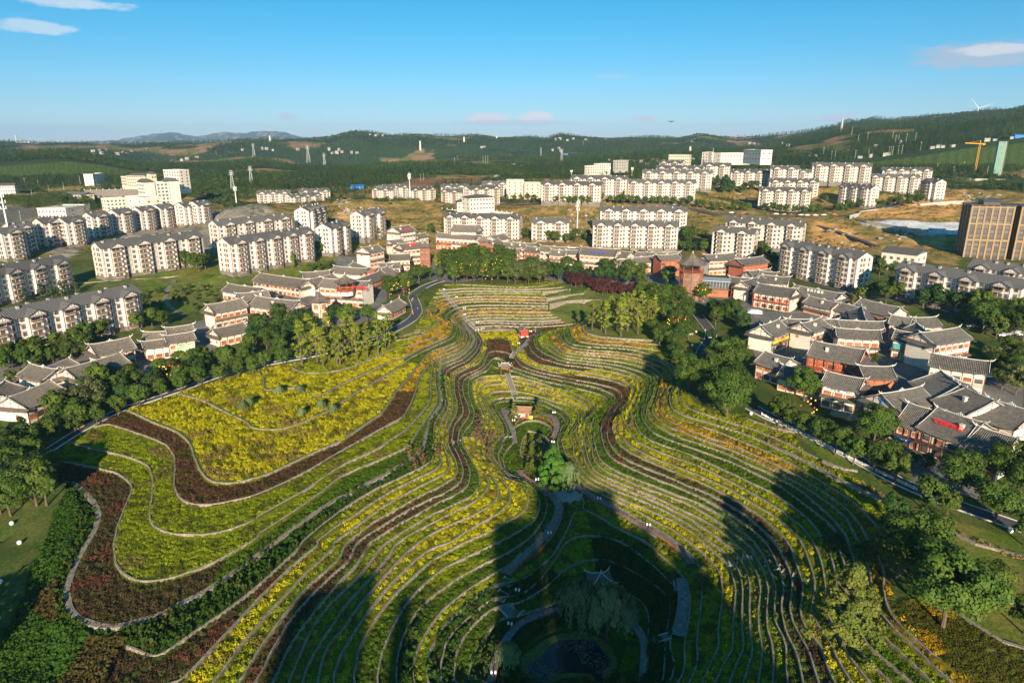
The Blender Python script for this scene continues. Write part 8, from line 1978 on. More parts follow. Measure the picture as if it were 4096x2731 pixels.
for i,(x,y,s)in enumerate([(1035,575,.9),(1100,545,.75),(1080,620,1.2),(1222,690,1.35),(640,300,1.1),(745,330,1.1),(1160,600,.9)]):
 umbrella('straw parasol before the teahouse, '+['small upper left one','small one with pale side','wide middle one','large front one','left one by the food shop','right one by the food shop','one nearest the blue banner'][i],on_ground('E',x,y),s)
p = on_ground('B',1910,555);umbrella('brown round parasol between the right roads beside a red kiosk',p,1.4)
tm_ = MB();tm_.box(-4,-2.5,2.6,4,2.5,2.9);tm_.box(-3.8,-2.3,-.3,3.8,2.3,2.6);
for c,x,y,lb,rz in[('B',1940,930,'white canopy kiosk below the yellow banner house',.3),('B',2220,610,'flat grey awning stand beside the right road',-.3)]:
 t = empty('kiosk',on_ground(c,x,y),rz);tag(t,lb,'kiosk');a_ = MB();a_.box(-3.6,-2.2,-.5,3.6,2.2,2.4);a_.build('wall',M['glass'],t);a_ = MB();a_.prism(4,5.4,2.0,2.4,3.5,0,R(45));a_.build('canopy',M['wpaint'],t)
 # ---------------------- cars
def car_meshes(col):
 b = MB();pr_ =[(-2.2,.35),(-2.25,.75),(-1.9,.95),(-1.25,1.0),(1.0,.98),(1.9,.85),(2.2,.65),(2.2,.35)]
 V =[(x,-.85,z)for x,z in pr_]+[(x,.85,z)for x,z in pr_];n = len(pr_);b.add(V,[tuple(range(n)),tuple(range(n,2*n))[::-1]]+[(i,n+i,n+(i+1)%n,(i+1)%n)for i in range(n)])
 b.add([(-1.0,-.68,1.42),(.35,-.68,1.42),(.35,.68,1.42),(-1.0,.68,1.42),(-1.0,-.68,1.46),(.35,-.68,1.46),(.35,.68,1.46),(-1.0,.68,1.46)],[(0,3,2,1),(4,5,6,7),(0,1,5,4),(1,2,6,5),(2,3,7,6),(3,0,4,7)])
 c = MB();c.add([(-1.7,-.78,1.0),(1.15,-.78,1.0),(1.15,.78,1.0),(-1.7,.78,1.0),(-1.05,-.66,1.42),(.4,-.66,1.42),(.4,.66,1.42),(-1.05,.66,1.42)],[(0,1,5,4),(1,2,6,5),(2,3,7,6),(3,0,4,7),(4,5,6,7)])
 return b.mesh('body',mat('car_'+col[0],col[1],.3,spec=.5)),c.mesh('windows',M['glass'])
wmb = MB();wmb.tube([(0,-.12,0),(0,.12,0)],[.33,.33],12);WHM = wmb.mesh('wheel',M['cpole'])
CARS ={k:car_meshes((k,c))for k,c in{'white':(.75,.75,.74),'red':(.55,.02,.02),'grey':(.28,.29,.3),'black':(.03,.03,.035),'blue':(.05,.12,.4)}.items()}
def car(col,p,rz,lb,grp):
 t = empty('car',p,rz);tag(t,lb,'car',grp);link('body',CARS[col][0],t);link('windows',CARS[col][1],t)
 for x in(-1.4,1.35):
  for y in(-.78,.78):link('wheel',WHM,t,(x,y,.33))
def road_pt(c,x,y,z):return W(c,x,y,z)
CL =[('S3',460,856,17.6,'red','parked left of the nearest street trees'),('S3',490,852,17.6,'red','second of two below the leftmost roadside block'),('S3',545,860,17.7,'white','in the middle below the leftmost roadside block'),('S3',695,858,17.9,'white','below the right end of the leftmost roadside block'),('S3',795,856,18,'black','between the two roadside blocks'),
('S3',1015,853,18.2,'white','at the left end of the second roadside block'),('S3',1090,853,18.2,'grey','left of the middle below the second roadside block'),('S3',1172,853,18.2,'blue','in the middle below the second roadside block'),('S3',1272,855,18.2,'red','right of the middle below the second roadside block'),('S3',1400,858,18.2,'black','below the right half of the second roadside block'),
('S3',1490,860,18.1,'grey','near the right end of the second roadside block'),('S3',2015,926,15.9,'white','alone on the street right of centre'),('S3',2180,930,15.8,'black','alone on the street before the last roadside block'),('S4',75,1168,16,'white','leftmost of the right hand row on the hill street'),('S4',145,1172,16,'grey','second of the right hand row on the hill street'),('S4',215,1176,16,'black','third of the right hand row on the hill street'),
('S4',300,1178,16,'white','fourth of the right hand row on the hill street'),('S4',357,1180,16,'white','fifth of the right hand row on the hill street'),('S4',435,1180,16.2,'white','sixth of the right hand row on the hill street'),('S4',510,1178,16.3,'white','left of the red van at the end of the hill street'),('S4',612,1174,16.6,'red','last of the row at the end of the hill street'),('S4',415,1085,20,'white','on the upper car park of the hill estate'),
('S3',1900,760,23,'blue','on the terrace above the retaining wall'),('S3',1925,768,23,'white','on the terrace right of the blue one'),('S3',2085,778,22.6,'grey','on the shaded terrace above the retaining wall'),('S3',2165,790,22.4,'black','on the shaded terrace, rightmost'),
('S3',525,1250,3.2,'white','left one of three behind the back street houses'),('S3',560,1252,3.2,'white','middle one of three behind the back street houses'),('S3',597,1250,3.2,'grey','right one of three behind the back street houses'),
('T4',1860,855,1,'grey','half hidden in the car park garden, leftmost'),('T4',2160,935,.8,'white','in the car park garden under the tall tree'),('T4',2225,930,.8,'grey','in the car park garden, second from the right'),('T4',2290,925,.8,'white','in the car park garden at the right edge'),('T4',2340,938,.8,'white','in the car park garden, cut by the right edge'),('S1',75,1330,4,'white','at the foot of the leaning white mast'),
('T4',740,1300,-1,'black','in the lane of the plaza'),('T4',2020,1290,-.3,'white','behind the plaza house, left'),('T4',2050,1285,-.3,'grey','behind the plaza house, right')]
for i,(c,x,y,z,col,w_)in enumerate(CL):
 p = W(c,x,y,z);p.z = max(p.z,gz(p.x,p.y)if p.y<360 else float(BIGZ.at(np.array([p.x]),np.array([p.y]))[0]))+.45;car(col,p,R(-10)+rnd.choice((0,math.pi))+rnd.uniform(-.08,.08),'%s car %s'%(col,w_),'parked cars')
 # ---------------------- people
def person_mesh(shirt,trousers,walk=.25):
 me = bpy.data.meshes.new('person_cage');J ={'pelvis':(0,0,.95),'chest':(0,0,1.32),'neck':(0,0,1.47),'head':(0,.02,1.60),'top':(0,.01,1.70),
'lh':(.1,0,.9),'lk':(.11,walk*.7,.5),'la':(.11,walk*.5,.08),'lt':(.11,walk*.5+.16,.04),'rh':(-.1,0,.9),'rk':(-.11,-walk*.1,.48),'ra':(-.11,-walk*1.1,.1),'rt':(-.11,-walk*1.1+.15,.04),
'ls':(.19,0,1.38),'le':(.24,-.08,1.12),'lw':(.25,.05,.9),'lf':(.25,.09,.82),'rs':(-.19,0,1.38),'re':(-.24,.08,1.12),'rw':(-.25,.2,.93),'rf':(-.25,.25,.86)}
 ks = list(J);E_ =[('pelvis','chest'),('chest','neck'),('neck','head'),('head','top'),('pelvis','lh'),('lh','lk'),('lk','la'),('la','lt'),('pelvis','rh'),('rh','rk'),('rk','ra'),('ra','rt'),('chest','ls'),('ls','le'),('le','lw'),('lw','lf'),('chest','rs'),('rs','re'),('re','rw'),('rw','rf')]
 RD ={'pelvis':.15,'chest':.16,'neck':.06,'head':.10,'top':.07,'lh':.1,'rh':.1,'lk':.065,'rk':.065,'la':.045,'ra':.045,'lt':.04,'rt':.04,'ls':.07,'rs':.07,'le':.045,'re':.045,'lw':.035,'rw':.035,'lf':.04,'rf':.04}
 me.from_pydata([J[k]for k in ks],[(ks.index(a),ks.index(b))for a,b in E_],[]);o = bpy.data.objects.new('cage',me);COL.objects.link(o);md = o.modifiers.new('s','SKIN')
 for i,k in enumerate(ks):me.skin_vertices[0].data[i].radius =(RD[k],RD[k]*(.8 if k in('pelvis','chest')else 1))
 me.skin_vertices[0].data[0].use_root = True;o.modifiers.new('d','SUBSURF').levels = 1;dg = bpy.context.evaluated_depsgraph_get();dg.update();out = bpy.data.meshes.new_from_object(o.evaluated_get(dg));bpy.data.objects.remove(o)
 out.materials.clear();[out.materials.append(m)for m in(shirt,trousers,M['skin'],M['hair'])]
 for p in out.polygons:
  z = p.center.z;ax = abs(p.center.x);p.material_index = 3 if z>1.63 or(z>1.55 and p.center.y<-.02)else 2 if z>1.47 or(ax>.2 and z<1.1)else 0 if z>.95 else 1
 out.name = 'person';return out
M['skin'] = mat('skin',(.45,.26,.18),.6);M['hair'] = mat('hair',(.015,.012,.01),.6)
PM ={k:person_mesh(mat('shirt_'+k,c,.8),mat('trousers_'+k,d,.8),w)for k,c,d,w in[('red',(.7,.03,.03),(.6,.6,.6),.2),('white',(.75,.75,.75),(.04,.05,.09),.25),('blue',(.3,.4,.6),(.1,.1,.12),.15),('black',(.03,.03,.03),(.05,.05,.07),.25)]}
for c,x,y,k,lb in[('A',1432,468,'red','in a red top walking on the upper part of the curved road'),('A',1442,466,'white','in a white top beside the one in red on the curved road'),('A',1437,572,'red','in a red top, rear of the group on the curved road'),('A',1430,600,'black','in dark clothes, left front of the group on the curved road'),('A',1444,602,'white','in white at the front of the group on the curved road'),('A',1451,590,'black','in dark clothes, right of the group on the curved road'),
('A',1487,553,'blue','in pale blue standing at the kerb of the curved road'),('E',185,345,'blue','in pale blue by the railing of the right road'),('E',275,395,'white','in white walking beside the railing of the right road'),('E',1330,905,'blue','resting by the railing near the teahouse'),('B',1735,600,'black','in dark clothes at the top of the right curved road'),('B',1775,755,'white','in white beside the right curved road'),('K1',1700,150,'red','in red beside the small red house'),('K1',1725,155,'black','in dark clothes beside the small red house')]:
 p = on_ground(c,x,y);o = link('person',PM[k],None,(p.x,p.y,p.z+.06),rnd.uniform(0,6.2));tag(o,'person '+lb,'person','people on the roads')
for i in range(10):
 p = W('T1',1590+i*9,235+(i%3)*8,2.6);o = link('person',PM[['black','white','red','blue'][i%4]],None,(p.x,p.y,gz(p.x,p.y)if p.y<360 else p.z),rnd.uniform(0,6));tag(o,'person in a small crowd beside the blue roofed garden shelter','person','crowd at the garden shelter')
 # ---------------------- masts, pylons, chimneys and other far things
def far_point(c,x,y):
 d = ray(*PX(c,x,y));h = math.hypot(d.x,d.y)
 for r in np.arange(430,3600,8.0):
  t = r/h
  if CAMZ+d.z*t<=far_z(d.x*t,d.y*t):return Vector((d.x*t,d.y*t,far_z(d.x*t,d.y*t)))
 t = 3050/h;return Vector((d.x*t,d.y*t,CAMZ+d.z*t))
def px_height(c,p,y0,y1):
 return abs(y1-y0)/(CR[c][2]*4)/F*math.hypot(p.x,p.y)*1.03
def mast(lab,c,x,y,ytop,z=None,r=.45):
 p = W(c,x,y,z)if z is not None else far_point(c,x,y);h = px_height(c,p,y,ytop);t = empty('antenna_mast',p);tag(t,lab,'mast','white antenna masts')
 b = MB();b.tube([(0,0,-2),(0,0,h*.5),(0,0,h*.85),(0,0,h)],[r,r*.75,r*.5,.08],10);b.build('pole',M['wpaint'],t)
 a = MB()
 for k,z_ in enumerate((h*.68,h*.76,h*.84)):
  a.prism(10,r+1.1,r+1.1,z_,z_+.15)
  for j in range(3):an = 2*math.pi*j/3+k;a.box(math.cos(an)*(r+1)-.18,math.sin(an)*(r+1)-.18,z_+.2,math.cos(an)*(r+1)+.18,math.sin(an)*(r+1)+.18,z_+2.0)
 a.build('antennas',M['wpaint'],t)
mast('tall white antenna mast rising between the back street houses and the hill, centre','S3',597,1165,790,3)
mast('white antenna mast at the left edge, in front of the gabled blocks','S1',130,1340,820,3.5,.7)
mast('white antenna mast in front of the hill estate blocks','S3',1822,672,365,26)
mast('thin white antenna mast behind the orange hill','S2',1415,745,560,30)
mast('small white antenna mast on the rock knoll','S1',2170,808,690,24)
mast('white lamp mast behind the upper left roadside block','S3',1102,575,510,38,.3)
mast('white lamp mast left of the second row on the hill estate','S3',893,575,500,36,.3)
mast('white lamp mast at the left end of the hill estate','S3',545,580,535,34,.3)
def pylon(lab,c,x,y,ytop,arms=3):
 p = far_point(c,x,y);h = px_height(c,p,y,ytop);t = empty('pylon',p,.4);tag(t,lab,'pylon','lattice pylons');b = MB();w0,w1 = h*.11,h*.02;k = h*.006+.10
 for sx in(-1,1):
  for sy in(-1,1):b.bar((sx*w0,sy*w0,-3),(sx*w1,sy*w1,h*.92),k)
 n = 8
 for i in range(n):
  f0,f1 = i/n,(i+1)/n;a0,a1 = w0+(w1-w0)*f0,w0+(w1-w0)*f1;z0,z1 = h*.92*f0,h*.92*f1
  for s in(-1,1):b.bar((-a0,s*a0,z0),(a1,s*a1,z1),k*.6);b.bar((a0,s*a0,z0),(-a1,s*a1,z1),k*.6);b.bar((s*a0,-a0,z0),(s*a1,a1,z1),k*.6);b.bar((s*a0,a0,z0),(s*a1,-a1,z1),k*.6)
 b.build('lattice',M['steel'],t);a = MB()
 for i in range(arms):z = h*(.78+.09*i);ln = h*(.13-.02*i);a.bar((-ln,0,z),(ln,0,z),k*1.3);a.bar((-ln,0,z),(0,0,z+h*.04),k*.7);a.bar((ln,0,z),(0,0,z+h*.04),k*.7)
 a.build('cross_arms',M['steel'],t)
for a in[('lattice pylon right of the white office tower, nearest one','S1',2140,712,560),('lattice pylon right of the white office tower, farther one','S1',2312,668,520),('lattice pylon on the brown field hill, left','S2',483,458,320),('lattice pylon with ringed head on the brown field hill, right','S2',632,508,388),('lattice pylon beside the blue hoarding on the far slope','S3',455,468,358),('lattice pylon left of the blue hoarding on the far slope','S3',265,408,338),('lattice pylon near the left side of the far slope','S1',2335,410,310)]:pylon(*a)
def chimney(lab,c,x,y,yt,r=2.2,d=None):
 p = far_point(c,x,y);h = px_height(c,p,y,yt);t = empty('chimney',p);tag(t,lab,'chimney','pale chimneys on the wooded hills');b = MB();b.tube([(0,0,-8),(0,0,h*.5),(0,0,h)],[r*1.2,r,r*.75],12);b.build('shaft',M['cream']if d is None else M['concrete'],t);q = MB();q.prism(12,r*.85,r*.85,h-1,h+.6);q.build('rim',M['concrete'],t)
for a in[('pale chimney near the left end of the main ridge','S2',130,264,220,3.4),('pale chimney standing in the woods left of centre','S2',1510,342,268,3.2),('pale chimney high on the slope in the centre','S2',1912,264,226,3),('small pale chimney on the crest in the centre','S2',2212,250,218,2.6),('small pale chimney in the woods behind the hill estate','S3',1635,362,318,2.6),('tall pale chimney on the crest at the right','S4',672,398,305,3.6,1)]:chimney(*a)
d = ray(*PX('S4',1935,188));t_ = 3400/d.y;hub = Vector((d.x*t_,d.y*t_,CAMZ+d.z*t_))
t = empty('wind_turbine',hub,R(-30));tag(t,'white three bladed wind turbine on the crest at the upper right','wind turbine');b = MB();b.tube([(0,2,-90),(0,2,0)],[3,1.6],12);b.build('tower',M['wpaint'],t);b = MB();b.box(-2,-3,-2,2,7,2);b.build('nacelle',M['wpaint'],t)
for k,an in enumerate((R(128),R(20),R(248))):
 b = MB();b.tube([(0,-3.2,0),(math.cos(an)*12,-3.2,math.sin(an)*12),(math.cos(an)*58,-3.2,math.sin(an)*58)],[.9,1.0,.25],6);b.build('blade',M['wpaint'],t)
p = W('S4',1895,812,33);h = px_height('S4',p,812,590);t = empty('tower_crane',p,R(150));tag(t,'yellow tower crane at the upper right beside the green scaffolded shaft','crane');M['yel'] = mat('crane_yellow',(.75,.33,.02),.5)
b = MB()
for sx in(-1,1):
 for sy in(-1,1):b.bar((sx*.9,sy*.9,-4),(sx*.9,sy*.9,h),.28)
for i in range(16):z0,z1 = h*i/16,h*(i+1)/16;s = 1 if i%2 else-1;[b.bar((-.9*s,q*.9,z0),(.9*s,q*.9,z1),.16)for q in(-1,1)];[b.bar((q*.9,-.9*s,z0),(q*.9,.9*s,z1),.16)for q in(-1,1)]
b.build('mast',M['yel'],t);b = MB();b.bar((-4,0,h+.6),(18,0,h+1.6),1.3,1.1);b.box(-6,-1.2,h-1,-3,1.2,h+1.4);b.bar((0,0,h),(0,0,h+5),.7);b.bar((0,0,h+5),(14,0,h+1.8),.2);b.build('jib',M['yel'],t)
p = W('S4',2085,832,33);h = px_height('S4',p,832,580);t = empty('scaffolded_tower',p,R(-14));tag(t,'tall narrow tower wrapped in green scaffolding at the upper right','tower');b = MB();b.box(-3.5,-3,-4,5,4,h);b.build('wall',M['concrete'],t)
M['mint'] = mat('scaffold_net',(.10,.25,.18),.8,(.25,.38,.32),.5);s_ = MB()
for z in np.arange(0,h,2.0):s_.box(-4.6,-4.1,z,5.6,-4.0,z+.25);s_.box(-4.6,-4,z,-4.5,4.5,z+.25);s_.box(5.5,-4,z,5.6,4.5,z+.25)
for x in np.linspace(-4.6,5.6,6):s_.box(x-.1,-4.15,-3,x+.1,-3.95,h+1)
s_.box(-4.4,-3.7,0,1.5,-3.6,h);s_.build('scaffolding',M['mint'],t);w_ = window_mesh(1.2,1.4,'steel')
for z in np.arange(2,h-2,3):link('window',w_,t,(3.4,-3.02,z))
HM =[]
hb = MB();hb.box(-5,-4,-4,5,4,6.2);hb.box(-5.2,-4.2,6.2,5.2,4.2,6.6);HB1 = hb.mesh('wall',mat('hill_house_render',(.40,.385,.36),.85,(.28,.265,.24),.3))
hb = MB();[hb.box(x-.7,-4.06,z,x+.7,-4.0,z+1.4)for x in(-3.3,0,3.3)for z in(1,4)];HB2 = hb.mesh('windows',M['glass'])
hb = MB();hb.add([(-5.8,-4.8,6.6),(5.8,-4.8,6.6),(5.8,0,8.6),(-5.8,0,8.6),(-5.8,4.8,6.6),(5.8,4.8,6.6)],[(0,1,2,3),(3,2,5,4),(0,3,4),(1,5,2)]);HB3 ={k:hb.mesh('roof',m)for k,m in(('red',M['brick']),('grey',M['roofgrey']),('blue',mat('blue_sheet',(.03,.18,.5),.5)))}
HAM =[('S1','on the wooded slope above the left hollow',[(860,362),(920,352),(985,352),(875,388),(935,384),(1080,384),(1165,382),(1215,358),(1670,442),(1720,424),(1810,420),(2230,352),(1910,568),(1130,372)]),('S1','by the pylons right of the office tower',[(2100,582),(2132,572),(2100,644),(2180,638),(2240,642)]),
('S2','in the hamlet on the left half of the far slope',[(385,346),(672,344),(702,372),(742,370),(790,370),(765,348),(100,338),(155,348),(60,342),(880,378),(930,376)]),('S2','near the brown fields',[(22,566),(72,574)]),('S2','on the crest left of centre',[(1050,214),(1100,218),(1165,214),(1120,210)]),('S2','in the woods left of the hill estate',[(2210,592),(2325,497),(2100,320),(2075,322)]),
('S3','on the crest in the centre',[(440,247),(680,250),(510,260),(400,250),(560,248),(860,250)]),('S3','in the wooded valley behind the centre blocks',[(452,352),(375,352),(395,480),(12,492),(92,505),(135,515),(430,330)]),('S3','in the dense hillside hamlet left of the hill estate',[(890,438),(960,474),(1000,438),(1095,444),(1210,444),(1240,484),(1300,444),(940,524),(1120,454),(870,500),(1010,480),(1050,520),(1180,460),(1270,470),(1330,450),(930,450)]),
('S3','behind the top rows of the hill estate',[(1660,442),(1705,424),(1655,278),(2180,292),(2220,292),(1600,420),(1750,430),(2020,510),(2070,512)]),
('S4','at the foot of the right wooded hill',[(130,522),(182,537),(312,607),(392,627),(440,637),(985,542),(1212,514),(842,670),(930,688),(1050,702),(1482,692),(1542,684),(1575,692),(1660,738),(1702,778),(1782,788),(1902,752),(2180,742),(2040,690),(2330,765),(1960,745),(1080,715)])]
for c,w_,L_ in HAM:
 for(x,y)in L_:
  p = far_point(c,x,y);s = np.clip(math.hypot(p.x,p.y)/2400,.5,.85);t = empty('hill_house',p,rnd.uniform(-.4,.4),(s*rnd.uniform(.8,1.5),s,s*rnd.uniform(.7,1.2)));tag(t,'small white house '+w_,'house','white houses '+w_)
  link('wall',HB1,t);link('windows',HB2,t)
  rr_ = rnd.random()
  if rr_<.5:link('roof',HB3['red' if rr_<.2 else 'grey' if rr_<.46 else 'blue'],t)
for c,x,y,lb in[('S2',935,705,'bright blue metal shed on top of the orange hill'),('S3',490,385,'blue hoarding building beside a pylon on the far slope'),('S4',2275,592,'blue roofed shed at the right edge of the wooded hill')]:
 p = far_point(c,x,y);t = empty('metal_shed',p);tag(t,lb,'shed');b = MB();b.box(-9,-4,-2,9,4,3.4);b.build('wall',HB3['blue'].materials[0],t);b = MB();b.add([(-9.5,-4.5,3.4),(9.5,-4.5,3.4),(9.5,4.5,5),(-9.5,4.5,5)],[(0,1,2,3)]);b.build('roof',HB3['blue'].materials[0],t)
pb_ = MB();pb_.tube([(0,0,-1),(0,0,9)],[.2,.14],6);pb_.bar((-1.1,0,8.3),(1.1,0,8.3),.16);PBM = pb_.mesh('utility_pole',M['concrete'])
for c,x,y in[('S2',1825,478),('S2',1850,440),('S2',1513,632),('S2',1540,628),('S2',2087,465),('S2',2108,465),('S2',2130,465),('S4',768,430),('S4',912,490),('S4',825,510),('S4',1142,478),('S4',1168,512),('S4',1195,505),('S4',1268,500),('S4',1352,490),('S4',580,660),('S4',612,665),('S4',795,672),('S4',913,680),('S4',1093,720),('S4',1110,720),('S4',1126,720),('S4',1176,722),('S4',1210,722),('S4',1372,735),('S4',1550,770),('S4',1795,760),('S4',508,620),('S1',300,790),('S1',360,700),('S1',455,745),('S1',590,720),('S1',235,680),('S1',740,660),('S1',1350,385),('S1',1990,400),('S1',195,1000),('S3',655,300),('S3',1710,215),('S4',2010,800),('S4',1700,800)]:
 p = far_point(c,x,y);s = np.clip(math.hypot(p.x,p.y)/900,1,2);o = link('utility_pole',PBM,None,p,rnd.uniform(0,3),(s,s,s));tag(o,'thin grey utility pole on the hillside beyond the apartment blocks','utility pole','utility poles on the hills')
d = ray(*PX('S1',157,285));t_ = 6000/d.y;q = Vector((d.x*t_,d.y*t_,CAMZ+d.z*t_));t = empty('power_station',q);tag(t,'hazy power station with one tall stack on the horizon at the far left','power station');b = MB();b.tube([(0,0,-40),(0,0,70)],[11,7],12);b.build('stack',M['concrete'],t);b = MB();b.box(25,0,-40,110,60,18);b.box(120,0,-40,170,50,8);b.build('boiler_house',M['steel'],t)
d = ray(*PX('S3',1463,83));q = d*420;q.z += CAMZ;t = empty('drone',q,.3);tag(t,'small dark drone hovering in the sky right of centre','drone');b = MB();b.box(-.7,-.45,-.2,.7,.45,.25);b.build('body',M['cpole'],t);b = MB()
for sx in(-1,1):
 for sy in(-1,1):b.bar((0,0,.1),(sx*1.6,sy*.9,.3),.14);b.prism(8,.8,.8,.36,.42,0,0,sx*1.6,sy*.9)
b.build('rotor_arms',M['cpole'],t)
# ---------------------- boulders on the bare hills
rm_ =[]
for i in range(4):
 bmx = bmesh.new();bmesh.ops.create_icosphere(bmx,subdivisions=2,radius=1);g = np.random.default_rng(i)
 for v in bmx.verts:v.co*=1+.28*math.sin(v.co.x*3.1+i)*math.cos(v.co.y*2.7+i*2)+g.uniform(-.12,.12);v.co.z*=.7
 me = bpy.data.meshes.new('boulder');bmx.to_mesh(me);bmx.free();me.materials.append(M['rock']if i<3 else M['concrete']);rm_.append(me)
for c,poly,n_,lb in[('S2',[(870,880),(1100,870),(1150,930),(700,950)],30,'in the spill below the orange cutting'),('S2',[(700,800),(880,800),(880,890),(720,900)],14,'in the face of the orange cutting'),('S3',[(500,880),(800,900),(740,1130),(540,1100)],26,'left of the half hidden block by the mast'),('S4',[(1100,1300),(1550,1320),(1500,1420),(1000,1420)],30,'on the slope below the pale cleared ground'),('S4',[(1750,960),(2150,1000),(2100,1080),(1800,1050)],22,'on the dry slope right of the hill estate'),('S4',[(450,1300),(700,1330),(1000,1500),(700,1480)],16,'beside the small road on the dry slope')]:
 for i in range(n_):
  for _ in range(20):
   x,y = rnd.uniform(min(a for a,b in poly),max(a for a,b in poly)),rnd.uniform(min(b for a,b in poly),max(b for a,b in poly))
   if bool(poly_mask(np.array([x]),np.array([y]),poly)[0]):break
  p = far_point(c,x,y);s = rnd.uniform(.9,2.6);o = link('boulder',rm_[i%4],None,p,rnd.uniform(0,6),(s,s*rnd.uniform(.7,1.2),s*rnd.uniform(.6,1.1)));tag(o,'grey boulder '+lb,'boulder','boulders '+lb)
  # ---------------------- unseen blocks added behind the viewpoint to cast long shadows over the lower terraces
def shadow_block(c,x1,y1,x2,y2,zg,Y0=-95):
 a,b = W(c,x1,y1,zg),W(c,x2,y2,zg);k = to_sun.x/-to_sun.y;te = to_sun.z/math.hypot(to_sun.x,to_sun.y)
 H = max(zg+(q.y-Y0)*te*math.hypot(1,k)for q in(a,b));X1 = a.x+k*(a.y-Y0);X2 = b.x+k*(b.y-Y0);X1,X2 = min(X1,X2),max(X1,X2)
 t = empty('tall_block',(X1,Y0-14,-18));tag(t,'plain unseen block added behind the viewpoint to cast a long shadow','apartment tower','unseen shadow blocks behind the viewpoint')
 m = MB();m.box(0,0,0,X2-X1,14,H+18-1.2);m.build('wall',M['cream'],t);m = MB();m.box(-.3,-.3,H+18-1.2,X2-X1+.3,14.3,H+18);m.build('roof',M['concrete'],t)
for a in SHADOWS:shadow_block(*a)
# ---------------------- woods
M['wood'] = attr_mat('wood_leaves','tint',True,.25,.25,0,1,.8,trans=.1)
V,Fc = crown_mesh('ball',5,8.0,110);fm = bpy.data.meshes.new('wood_crown');fm.from_pydata(V,[],Fc);fm.materials.append(M['wood']);SRC_W = source('wood_crown',fm)
V,Fc = crown_mesh('cone',6,8.0,90);fm2 = bpy.data.meshes.new('wood_conifer');fm2.from_pydata(V,[],Fc);fm2.materials.append(M['wood']);SRC_C = source('wood_conifer',fm2)
def wood(name,lab,n,r0,r1,size,seed,srcs,keepf):
 g = np.random.default_rng(seed);a = g.uniform(-.74,.74,n);r = np.sqrt(g.uniform(r0*r0,r1*r1,n));x = np.sin(a)*r;y = np.cos(a)*r;m = keepf(x,y);x,y,r = x[m],y[m],r[m]
 z = np.array([far_z(p,q)for p,q in zip(x,y)]);s = size/8*g.uniform(.6,1.35,len(x));nz_ = fbm(x,y,90,3,seed)[:,None]
 tint = np.where(nz_>.5,np.array((.045,.075,.016)),np.array((.03,.055,.016)))*g.uniform(.6,1.5,(len(x),1))+np.array((.03,.02,0))*(g.uniform(0,1,(len(x),1))>.88)
 con = fbm(x,y,160,3,seed+9)>.5
 for k_,(sel,sr)in enumerate(((~con,srcs[0]),(con,srcs[1]))):
  o = scatter_gn(name,np.stack([x,y,z-.6],1)[sel],np.stack([s,s,s*(.9 if k_==0 else 1.15)],1)[sel],g.uniform(0,6.28,sel.sum()),tint[sel],sr);tag(o,lab+(', broadleaved part' if k_==0 else ', conifer part'),'woodland',kind='stuff')
wood_extra = True
def keep_far(x,y):return(fbm(x,y,170,4,55)<.645)&(y>900)
wood('hill_woodland','dark green woodland covering the nearer hills',34000,1020,1850,7.5,1,(SRC_W,SRC_C),keep_far)
wood('hill_woodland','woodland along the foot of the hills',22000,1015,1480,8.0,4,(SRC_W,SRC_C),keep_far)
wood('hill_woodland','hazy green woodland on the main ridge',50000,1850,3150,9.5,2,(SRC_W,SRC_C),keep_far)
BP = np.array([(a.x,a.y)for _,a,_,_,_,_ in APT_F]);AX =[(a.x+math.cos(g_)*L*t_,a.y+math.sin(g_)*L*t_)for _,a,g_,L,_,_ in APT_F for t_ in(0,.25,.5,.75,1)]
AX = np.array(AX)
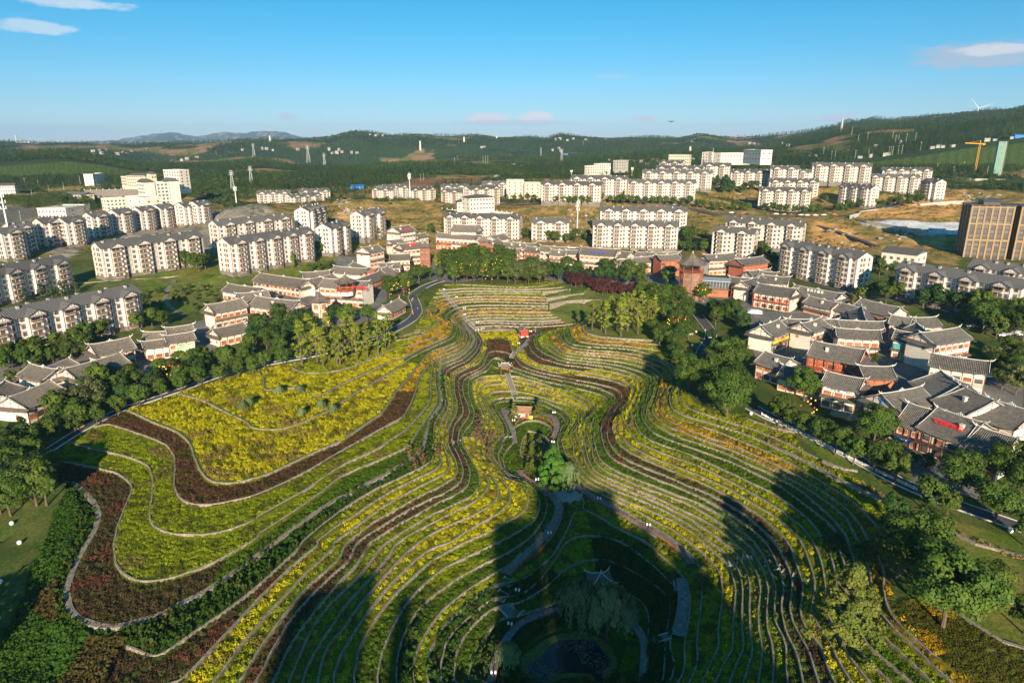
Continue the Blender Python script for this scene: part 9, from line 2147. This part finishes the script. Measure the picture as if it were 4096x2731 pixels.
def keep_mid(x,y):
 m =(y>700)&(fbm(x,y,120,4,71)>.475)&~MASKED(('earth','pale','rock','field','asph'),x,y)&(np.abs(x)<900)
 d_ = np.full(len(x),1e9)
 for q in AX:d_ = np.minimum(d_,np.hypot(x-q[0],y-q[1]-6))
 estate =(x>0)&(x<500)&(y>620)&(y<860)
 return m&(d_>26)&~(estate&(np.arange(len(x))%7>0))&((y>760)|(np.abs(x+20)>130)|(np.arange(len(x))%5==0))
wood('valley_woodland','mixed woodland and scrub on the valley sides behind the estates',30000,560,1080,6.5,3,(SRC_W,SRC_C),keep_mid)
def scrub(n,seed,size,kinds,lab,test):
 g = np.random.default_rng(seed);a = g.uniform(-.74,.74,n);r = np.sqrt(g.uniform(330**2,900**2,n));x = np.sin(a)*r;y = np.cos(a)*r;m = test(x,y);x,y = x[m],y[m];z = BIGZ.at(x,y);s = size/8*g.uniform(.5,1.5,len(x))
 tint = np.where(g.uniform(0,1,(len(x),1))>.45,np.array((.07,.085,.02)),np.array((.17,.12,.045)))*g.uniform(.6,1.3,(len(x),1))
 o = scatter_gn('scrub',np.stack([x,y,z-.2],1),np.stack([s,s,s*.8],1),g.uniform(0,6.28,len(x)),tint,SRC_W);tag(o,lab,'scrub',kind='stuff')
def t_dry(x,y):
 d_ = np.full(len(x),1e9)
 for q in AX:d_ = np.minimum(d_,np.hypot(x-q[0],y-q[1]-6))
 return(MASKED(('dry',),x,y)|(y>470))&~MASKED(('pale','pave','asph'),x,y)&(fbm(x,y,20,3,5)>.48)&(d_>15)&(y>400)
scrub(26000,12,2.2,None,'low scrub and dry bushes on the cleared slopes between the estates',t_dry)
# ---------------------- haze
if HAZE>0:
 mb = MB();mb.box(-16500,-400,-90,16500,16500,420);o = mb.build('haze',[])
 hm = bpy.data.materials.new('haze_air');hm.use_nodes = True;n,l = hm.node_tree.nodes,hm.node_tree.links;n.clear();out = n.new('ShaderNodeOutputMaterial');pv = n.new('ShaderNodeVolumePrincipled')
 pv.inputs['Color'].default_value =(.38,.64,1,1);pv.inputs['Density'].default_value = HAZE;pv.inputs['Anisotropy'].default_value = .0;l.new(pv.outputs[0],out.inputs['Volume']);o.data.materials.append(hm);tag(o,kind='stuff')
